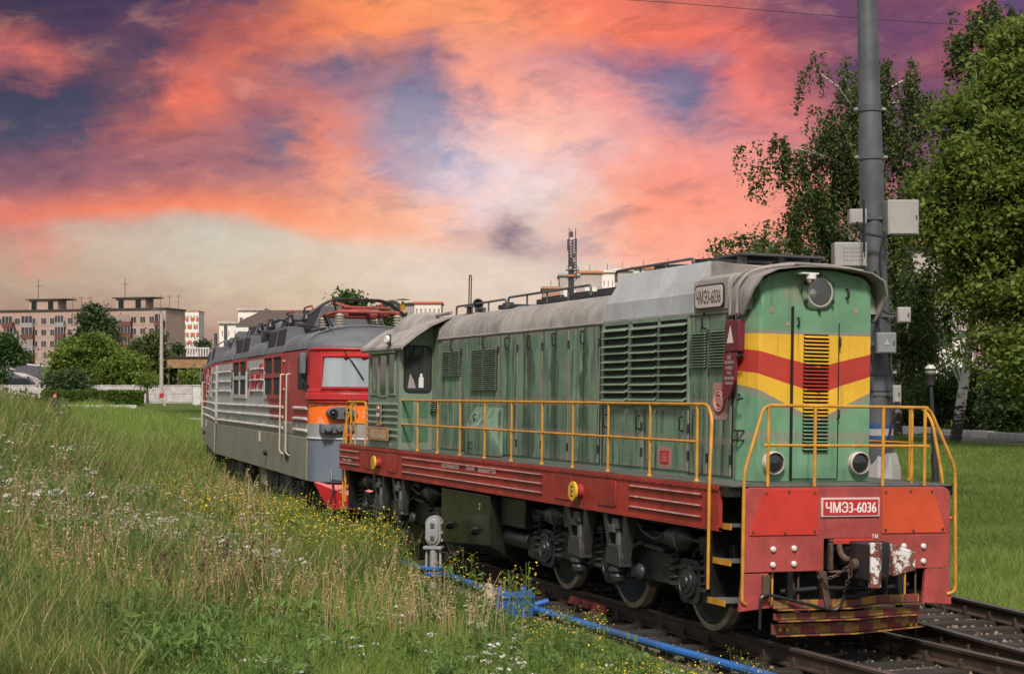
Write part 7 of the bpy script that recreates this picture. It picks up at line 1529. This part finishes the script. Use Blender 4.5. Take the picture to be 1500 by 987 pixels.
# objects in a collection come back sorted by name, so number them in order
veg = bpy.data.collections.new('meadow')
for i, me in enumerate(protos): veg.objects.link(bpy.data.objects.new('sprig_%03d' % i, me))
lawnc = bpy.data.collections.new('lawn')
for i, me in enumerate(P_lawn): lawnc.objects.link(bpy.data.objects.new('turf_%03d' % i, me))
def pick(kind, n): a, b_ = IDX[kind]; return rg.randint(a, b_, n)
def spread_pts(n, c0, c1, d0, d1, pw=1.0):
    """random ground points between two bearings and two distances"""
    u = rg.uniform(0, 1, n); d = 1 / ((1 - u) / d0 ** pw + u / d1 ** pw) ** (1 / pw); c = rg.uniform(c0, c1, n); r = (c - 750) * d / FPX
    x = CAM.x + RT.x * r + FW.x * d; y = CAM.y + RT.y * r + FW.y * d; return x, y, d, c
def pnoise(x, y, s, seed=0):
    return .5 + .25 * (np.sin(x * s + 1.3 * seed + 2.1 * np.sin(y * s * .7 + seed)) + np.sin(y * s * 1.13 + seed * 2.7 + 1.7 * np.sin(x * s * .9 - seed)))
def lay(name, label, groups, coll=None):
    P = []; Rr = []; S_ = []; I = []
    for x, y, idx_, sc_ in groups:
        n = len(x); z = ground(x, y); P.append(np.stack([x, y, z], -1)); Rr.append(np.stack([rg.normal(size=n) * .08, rg.normal(size=n) * .08, rg.uniform(0, 6.3, n)], -1)); s = sc_ * rg.uniform(.75, 1.25, n); S_.append(np.stack([s, s, s * rg.uniform(.85, 1.2, n)], -1)); I.append(idx_)
    o = scatter(name, np.concatenate(P), np.concatenate(Rr), np.concatenate(S_), np.concatenate(I), coll or veg); tag(o, label, 'grass'); return o
def leftok(x, y, q0=1.75): return (xc(y) - x) > q0
G = []
# base grass, near to far
x, y, d, c = spread_pts(11000, -90, 1130, 13.5, 34); q = xc(y) - x; ok = (q > 1.62 + .12 * np.sin(y * 2.1)); lush = (pnoise(x, y, .5, 2) + .02 * (c - 450) / 10 + (d < 22) * .25 > .55)
sc_ = np.where((c > 690) & (c < 840) & (q < 3.4), .35, 1.0) * np.where((c > 590) & (c < 690) & (q < 3.2), .6, 1.0) * np.where((q < 2.9) & (c > 590), .5, 1.0) * np.where(c > 560, np.interp(q, [1.6, 3.4], [.5, .85]), 1.0) * np.interp(d, [14, 22], [.75, 1.0])
G.append((x[ok & lush], y[ok & lush], pick('lush', (ok & lush).sum()), sc_[ok & lush])); G.append((x[ok & ~lush], y[ok & ~lush], pick('grass', (ok & ~lush).sum()), 1.1 * sc_[ok & ~lush]))
x, y, d, c = spread_pts(9000, -90, 520, 32, 75); ok = leftok(x, y, 2.0); G.append((x[ok], y[ok], np.where(rg.uniform(size=ok.sum()) < .6, pick('grass', ok.sum()), pick('lush', ok.sum())), 1.25))
x, y, d, c = spread_pts(9000, -90, 420, 60, 165, .6); ok = leftok(x, y, 2.3); G.append((x[ok], y[ok], pick('lush', ok.sum()), rg.uniform(.6, 1.6, ok.sum())))
lay('meadow_grass', 'long green and straw coloured meadow grass left of the track', G)
G = []
x, y, d, c = spread_pts(5200, -90, 760, 14, 46); ok = leftok(x, y, 2.0) & (pnoise(x, y, .8, 5) > .36) & (rg.uniform(size=len(x)) < np.where(c < 330, .8, np.where(c < 480, .3, .10))); G.append((x[ok], y[ok], pick('leaf', ok.sum()), rg.uniform(.45, 1.1, ok.sum()) * np.where(d[ok] < 21, .8, 1.0)))
x, y, d, c = spread_pts(420, 560, 1130, 14, 22); q = xc(y) - x; ok = (q > 2.3) & (q < 4.6) & (pnoise(x, y, 1.1, 7) > .45) & ~((c > 690) & (c < 840) & (q < 3.2)); G.append((x[ok], y[ok], pick('leaf', ok.sum()), .6))
lay('leafy_weeds', 'leafy green weeds growing among the meadow grass', G)
G = []
x, y, d, c = spread_pts(1500, -90, 430, 18, 46); ok = leftok(x, y, 2.6) & (pnoise(x, y, .75, 9) > .57) & (rg.uniform(size=len(x)) < .38); G.append((x[ok], y[ok], pick('white', ok.sum()), .9))
x, y, d, c = spread_pts(60, 300, 1060, 14, 24); ok = leftok(x, y, 2.6); G.append((x[ok], y[ok], pick('white', ok.sum()), .55))
x, y, d, c = spread_pts(800, -90, 420, 18, 42); ok = leftok(x, y, 2.6) & (pnoise(x, y, .7, 14) > .58); G.append((x[ok], y[ok], pick('lilac', ok.sum()), 1.0))
lay('white_flowers', 'white and lilac flower heads on the meadow bank', G)
G = []
x, y, d, c = spread_pts(1600, 240, 620, 24, 54); q = xc(y) - x; ok = (q > 1.75) & (q < 4.4) & (pnoise(x, y, .9, 3) > .45); G.append((x[ok], y[ok], pick('yel', ok.sum()), .95))
x, y, d, c = spread_pts(260, 560, 1120, 14, 27); q = xc(y) - x; ok = (q > 1.9) & (q < 3.4) & (pnoise(x, y, 1.3, 8) > .66); G.append((x[ok], y[ok], pick('yel', ok.sum()), .62))
x, y, d, c = spread_pts(26, 655, 790, 18.6, 22.5); q = xc(y) - x; ok = (q > 1.6) & (q < 2.3); G.append((x[ok], y[ok], pick('yel', ok.sum()), .85))
lay('yellow_flowers', 'yellow flowering weeds along the foot of the locomotives', G)
G = []
x, y, d, c = spread_pts(1300, -60, 640, 17, 40); ok = leftok(x, y, 2.1) & (pnoise(x, y, 1.9, 6) > .45) & (rg.uniform(size=len(x)) < np.where(c < 400, .35, .09)); G.append((x[ok], y[ok], pick('dry', ok.sum()), .95))
x, y, d, c = spread_pts(34, 320, 390, 29, 35); ok = leftok(x, y, 2.4); G.append((x[ok], y[ok], pick('dry', ok.sum()), 1.15))
x, y, d, c = spread_pts(70, 440, 740, 16.5, 21.5); q = xc(y) - x; ok = (q > 2.75); G.append((x[ok], y[ok], pick('dry', ok.sum()), .78))
x, y, d, c = spread_pts(700, -60, 640, 18, 42); ok = leftok(x, y, 2.3) & (pnoise(x, y, .6, 12) > .5) & (c < 360 + 60 * rg.uniform(size=len(x))); G.append((x[ok], y[ok], pick('dark', ok.sum()), 1.0))
lay('dry_stalks', 'dry straw coloured grass stalks standing above the meadow', G)
G = []
x, y, d, c = spread_pts(16000, 1200, 1640, 19, 95, .55); xr = x - (2.45 + .11 * (y - 1)); kd = (x - KA.x) * KN.x + (y - KA.y) * KN.y; ok = (xr > 1.75) & ((kd < -3.5) | (kd > .4)); G.append((x[ok], y[ok], rg.randint(0, 3, ok.sum()), np.interp(d[ok], [20, 90], [1.0, 2.0])))
lay('lawn_grass', 'mown green lawn beyond the tracks', G, lawnc)
G = []
x, y, d, c = spread_pts(2600, 1330, 1640, 18, 36); xr = x - (2.45 + .11 * (y - 1)); ok = (xr > 1.55) & (xr < 4.2 + 1.2 * np.sin(y)); G.append((x[ok], y[ok], pick('lush', ok.sum()), .62))
lay('verge_grass', 'longer grass on the verge between the siding and the lawn', G)

# ------------------------------------------------------------------ trees
leaf_mat('birch leaves', (.022, .042, .013), (.095, .125, .036), .35, .35); leaf_mat('maple leaves', (.045, .085, .018), (.20, .255, .050), .45, .3, (.20, .19, .03)); leaf_mat('bright leaves', (.045, .090, .016), (.20, .26, .045), .4, .25)
leaf_mat('dark leaves', (.020, .044, .016), (.062, .095, .032), .3, .25); leaf_mat('shrub leaves', (.018, .046, .012), (.075, .130, .030), .35, .5); leaf_mat('hedge leaves', (.040, .085, .016), (.130, .195, .036), .35, .6); leaf_mat('olive leaves', (.045, .065, .022), (.120, .135, .050), .35, .5)
paint('bark brown', (.075, .058, .045), .9, var=.35, nscale=6, bump=.8)
m, t = new_mat('birch bark'); v = coords(t); n1 = t.noise(t.n('ShaderNodeMapping', {0: v, 'Scale': (1.6, 1.6, 5)}).outputs[0], 1.6, 5, .7).outputs[0]; sp = t.n('ShaderNodeSeparateXYZ', {0: v})
lowd = t.rng(sp.outputs[2], .4, 2.2, .20, .0)
c = t.mix(t.rng(t.m('ADD', n1, lowd), .54, .62), (.58, .54, .50), (.045, .038, .034)); finish(t, c, .85, 0, n1, .5, .03, .2)
def tree(name, label, base, crown, nclu, nleaf, lsize, leafm, bark='bark brown', trunk=None, r0=.22, droop=0, seed=0, group=None, shell=.35, clu=.55, kind_cat='tree', limbs=9, gaps=0.0):
    """crown: list of (centre offset, radii) ellipsoids, in metres from the base"""
    rt = np.random.RandomState(1000 + seed); T_ = tag(empty(name, base), label, kind_cat, group)
    top = max(c_[2] + r_[2] * .6 for c_, r_ in crown)
    trunk = trunk or [(0, 0, -.2), (crown[0][0][0] * .3, crown[0][0][1] * .3, top * .35), (crown[0][0][0] * .8, crown[0][0][1] * .8, top * .7), (crown[0][0][0], crown[0][0][1], top)]
    n = len(trunk); tr_ = [Vector(p) for p in trunk]
    MB().tube(tr_, [max(.02, r0 * (1 - .92 * (i / (n - 1)) ** .9)) for i in range(n)], 9).build('trunk', bark, T_, angle=60)
    vol = np.array([r_[0] * r_[1] * r_[2] for c_, r_ in crown]) ** .8; vol = vol / vol.sum(); C = []; tips = []
    for (c_, r_), f in zip(crown, vol):
        k = max(3, int(nclu * f)); dd = rt.normal(size=(k, 3)); dd /= np.linalg.norm(dd, axis=1)[:, None]; rad = rt.uniform(shell, 1, k) ** .6; tips.append(np.array(c_) + dd * rad[:, None] * np.array(r_))
    tips = np.concatenate(tips)
    lb_ = MB(); sel = rt.permutation(len(tips))[:limbs * 3]
    for i in sel:
        p = tips[i]; z0 = max(top * .12, p[2] - rt.uniform(.15, .45) * top * .6)
        zz_ = [q.z for q in tr_]; a = Vector([float(np.interp(z0, zz_, [q[j] for q in tr_])) for j in range(3)]); b2 = Vector(p); md_ = a.lerp(b2, .5) + Vector((0, 0, .12 * (b2 - a).length)); rr_ = r0 * .28 * rt.uniform(.5, 1)
        lb_.tube([a, md_, b2], [rr_, rr_ * .55, .012], 5)
    q = lb_.build('limbs', bark, T_, angle=60); q['kind'] = 'stuff'
    per = max(4, nleaf // len(tips))
    if droop:
        for p in tips:
            for s in range(3):
                L_ = rt.uniform(.4, 1.0) * droop; a = rt.uniform(0, 6.28); o2 = np.array([math.cos(a), math.sin(a), 0]) * rt.uniform(.1, clu); m_ = per // 3; tt = rt.uniform(0, 1, m_); C.append(p + o2 + np.stack([np.full(m_, math.cos(a)) * tt * .25, np.full(m_, math.sin(a)) * tt * .25, .1 - tt * L_], 1) + rt.normal(size=(m_, 3)) * .09)
    else:
        for p in tips: s = clu * rt.uniform(.6, 1.3); C.append(p + rt.normal(size=(per, 3)) * np.array([s, s, s * .6]) * .55)
    C = np.concatenate(C); C = C[C[:, 2] > .05]
    V, F = np_leaves(C, lsize, rt, .25, .6, 1.0 if droop else .2)
    put('crown', np_mesh('crown', V, F, leafm, smooth=False), T_); return T_
def gp(c_, d_, row=None):
    p = polar(c_, d_); p.z = float(ground(p.x, p.y)) if row is None else zat(row, d_); return p
def cr(c0, base_c, d, row, base, rx, rz, ry=None):
    """ellipsoid centre offset and radii: bearing c0 and row of its centre, half widths in pixels at distance d"""
    k = d / FPX; r = (c0 - base_c) * k; o = RT * r; return ((o.x, o.y, zat(row, d) - base.z), (rx * k, (ry or rx) * k, rz * k))
# weeping birch behind the mast
d = 70; b0 = gp(1312, d)
def tk_(pts, d, b0): return [tuple(polar(c_, d, zat(r_, d)) - b0) for c_, r_ in pts]
tree('weeping_birch', 'tall weeping birch with drooping dark foliage behind the mast', b0, [cr(1275, 1312, d, 130, b0, 58, 62), cr(1215, 1312, d, 235, b0, 75, 85), cr(1300, 1312, d, 250, b0, 62, 130), cr(1130, 1312, d, 225, b0, 48, 30), cr(1110, 1312, d, 380, b0, 45, 30), cr(1330, 1312, d, 130, b0, 40, 60), cr(1190, 1312, d, 330, b0, 62, 60), cr(1270, 1312, d, 400, b0, 90, 100), cr(1320, 1312, d, 470, b0, 55, 95), cr(1190, 1312, d, 88, b0, 24, 22)], 430, 56000, .155, 'birch leaves', 'birch bark', [(0, 0, -.2)] + tk_([(1312, 560), (1300, 400), (1270, 250), (1262, 130)], d, b0), .30, 2.1, 1, limbs=24, clu=.32, shell=.25)
d = 66; b0 = gp(1398, d)
tree('silver_birch', 'silver birch with a spotted white trunk on the lawn edge', b0, [cr(1420, 1398, d, 330, b0, 50, 110), cr(1370, 1398, d, 430, b0, 42, 50), cr(1450, 1398, d, 60, b0, 62, 62), cr(1490, 1398, d, 110, b0, 60, 80)], 260, 30000, .155, 'birch leaves', 'birch bark', [(0, 0, -.2)] + tk_([(1412, 560), (1424, 480), (1430, 400), (1436, 260), (1450, 80)], d, b0), .25, 1.2, 2, limbs=14)
d = 58; b0 = gp(1520, d)
tree('maple_tree', 'large light green maple overhanging the right edge', b0, [cr(1480, 1520, d, 260, b0, 105, 110), cr(1420, 1520, d, 215, b0, 55, 75), cr(1385, 1520, d, 280, b0, 40, 32), cr(1500, 1520, d, 160, b0, 60, 70), cr(1470, 1520, d, 420, b0, 75, 90), cr(1500, 1520, d, 520, b0, 80, 70), cr(1560, 1520, d, 330, b0, 110, 200), cr(1410, 1520, d, 150, b0, 30, 45), cr(1370, 1520, d, 330, b0, 45, 40), cr(1440, 1520, d, 330, b0, 70, 90), cr(1490, 1520, d, 90, b0, 60, 50)], 700, 95000, .18, 'maple leaves', 'bark brown', None, .36, 0, 3, limbs=18, clu=.75)
d = 92; b0 = gp(1150, d)
tree('round_tree', 'rounded green tree showing behind the fan housing', b0, [cr(1085, 1150, d, 372, b0, 48, 42), cr(1150, 1150, d, 380, b0, 50, 50), cr(1210, 1150, d, 400, b0, 50, 60), cr(1140, 1150, d, 480, b0, 90, 80)], 170, 16000, .21, 'shrub leaves', 'bark brown', None, .3, 0, 4, limbs=10, clu=.8)
# shrubs behind the path
shr = [(1290, 84, 560, 46, 78, 'dark'), (1345, 82, 590, 34, 48, 'mid'), (1380, 80, 555, 40, 70, 'mid'), (1440, 78, 580, 38, 58, 'dark'), (1475, 74, 595, 34, 46, 'dark'), (1505, 72, 580, 40, 60, 'mid'), (1335, 88, 480, 40, 60, 'dark')]
slab = ['dark leafy shrub behind the mast base', 'green shrub just left of the park lamp', 'tall green shrub behind the silver birch trunk', 'dark shrub right of the silver birch trunk', 'low dark shrub near the right edge', 'green shrub at the right edge under the maple', 'dark tall bush between the mast and the birch']
for i, (c_, d, row, rx, rz, k_) in enumerate(shr):
    b0 = gp(c_, d); tree('garden_shrub', slab[i], b0, [cr(c_, c_, d, row, b0, rx, rz), cr(c_ - rx * .4, c_, d, row + rz * .4, b0, rx * .7, rz * .6), cr(c_ + rx * .45, c_, d, row + rz * .35, b0, rx * .7, rz * .6)], 70, 6500, .19, 'dark leaves' if k_ == 'dark' else 'shrub leaves', 'bark brown', None, .12, 0, 20 + i, 'shrubs behind the path', clu=.6, kind_cat='shrub', limbs=3)
# trees beyond the field
far = [('poplar_tree', 'tall dark pointed tree in front of the apartment block', 133, 232, [(133, 470, 17, 30), (140, 505, 30, 34), (118, 515, 24, 30)], 'dark leaves', .62), ('poplar_tree', 'slim dark tree beside the tall pointed tree', 158, 236, [(157, 470, 9, 18), (156, 500, 14, 28)], 'dark leaves', .6),
       ('field_maple', 'large yellow green bushy tree behind the wall', 128, 216, [(122, 522, 34, 26), (98, 545, 28, 24), (158, 545, 36, 28), (140, 500, 18, 14), (108, 508, 14, 12), (165, 520, 20, 16), (88, 525, 12, 12)], 'bright leaves', .62), ('field_maple', 'yellow green tree right of the largest bushy tree', 188, 214, [(190, 548, 26, 24), (176, 530, 14, 14), (200, 530, 12, 14)], 'bright leaves', .62),
       ('linden_tree', 'olive green round tree left of the lamp column', 222, 218, [(215, 515, 20, 24), (238, 535, 18, 24), (203, 535, 16, 26), (228, 498, 12, 12), (250, 550, 12, 14)], 'olive leaves', .62), ('linden_tree', 'dark green tree cluster at the left edge', 8, 220, [(6, 508, 20, 18), (-20, 525, 26, 26), (22, 520, 14, 14)], 'shrub leaves', .62), ('linden_tree', 'small blue green tree beside the shed', 32, 262, [(30, 526, 15, 14)], 'dark leaves', .55), ('linden_tree', 'low dark bushes behind the wall at the left edge', -6, 206, [(-6, 556, 14, 14)], 'shrub leaves', .55),
       ('spruce_tree', 'dark low spruce in front of the wall beside the hedge', 97, 176, [(97, 565, 26, 18), (80, 560, 16, 12), (115, 568, 20, 14), (98, 552, 14, 10)], 'dark leaves', .45), ('field_bush', 'small bright yellow green bush at the end of the wall', 279, 204, [(279, 555, 14, 15)], 'bright leaves', .5), ('field_bush', 'tiny yellow bush just left of the lamp column foot', 216, 192, [(216, 558, 7, 8)], 'bright leaves', .4),
       ('linden_tree', 'green tree top above the pantograph', 508, 150, [(508, 437, 14, 9), (512, 450, 20, 12)], 'shrub leaves', .5), ('linden_tree', 'green tree between the pantograph and the yellow column', 560, 150, [(560, 462, 14, 14), (568, 474, 12, 9), (548, 470, 12, 12)], 'shrub leaves', .5), ('field_bush', 'sparse green tree top above the canopy railing', 262, 240, [(262, 512, 10, 6), (297, 508, 8, 10)], 'dark leaves', .5)]
for i, (nm, lb_, c_, d, els, lm, ls) in enumerate(far):
    b0 = gp(c_, d, 588); cl = [cr(e[0], c_, d, e[1], b0, e[2], e[3]) for e in els]; big = sum(e[2] * e[3] for e in els)
    tree(nm, lb_, b0, cl, max(20, int(big / 12)), max(1200, int(big * 5)), ls * .68, lm, 'bark brown', None, .2, 0, 50 + i, 'trees beyond the field', clu=1.1, kind_cat='tree' if 'bush' not in nm else 'bush', limbs=5)
# bush on the crest of the bank
d = 52; b0 = gp(28, d); b0.z = zat(612, d)
tree('bank_bush', 'brownish green bush on the crest of the flower bank', b0, [cr(30, 28, d, 598, b0, 40, 17), cr(0, 28, d, 594, b0, 36, 16), cr(60, 28, d, 603, b0, 22, 13)], 120, 9000, .11, 'olive leaves', 'bark brown', None, .05, 0, 90, clu=.45, kind_cat='bush', limbs=6)
# clipped hedge
hg = tag(empty('clipped_hedge', polar(138, 162)), 'long clipped green hedge in front of the concrete wall', 'hedge'); hg.rotation_euler = (0, 0, -YAW); d = 162; k_ = d / FPX
w0, w1 = (64 - 138) * k_, (212 - 138) * k_; zb = zat(592, d); zt = zat(574, d); rt = np.random.RandomState(5)
MB().box(w0 + .2, w1 - .2, -.7, .7, zb - .2, zt - .12).build('hedge_core', 'hedge leaves', hg, smooth=False)
n = 9000; fx = rt.uniform(w0, w1, n); which = rt.uniform(size=n); fy = np.where(which < .65, -.8 + rt.normal(size=n) * .06, rt.uniform(-.8, .8, n)); fz = np.where(which < .65, rt.uniform(zb, zt, n), zt + rt.normal(size=n) * .06); fz = np.maximum(fz, zb)
V, F = np_leaves(np.stack([fx, fy, fz], 1), .30, rt, .2, .7); put('leaves', np_mesh('leaves', V, F, 'hedge leaves', smooth=False), hg)
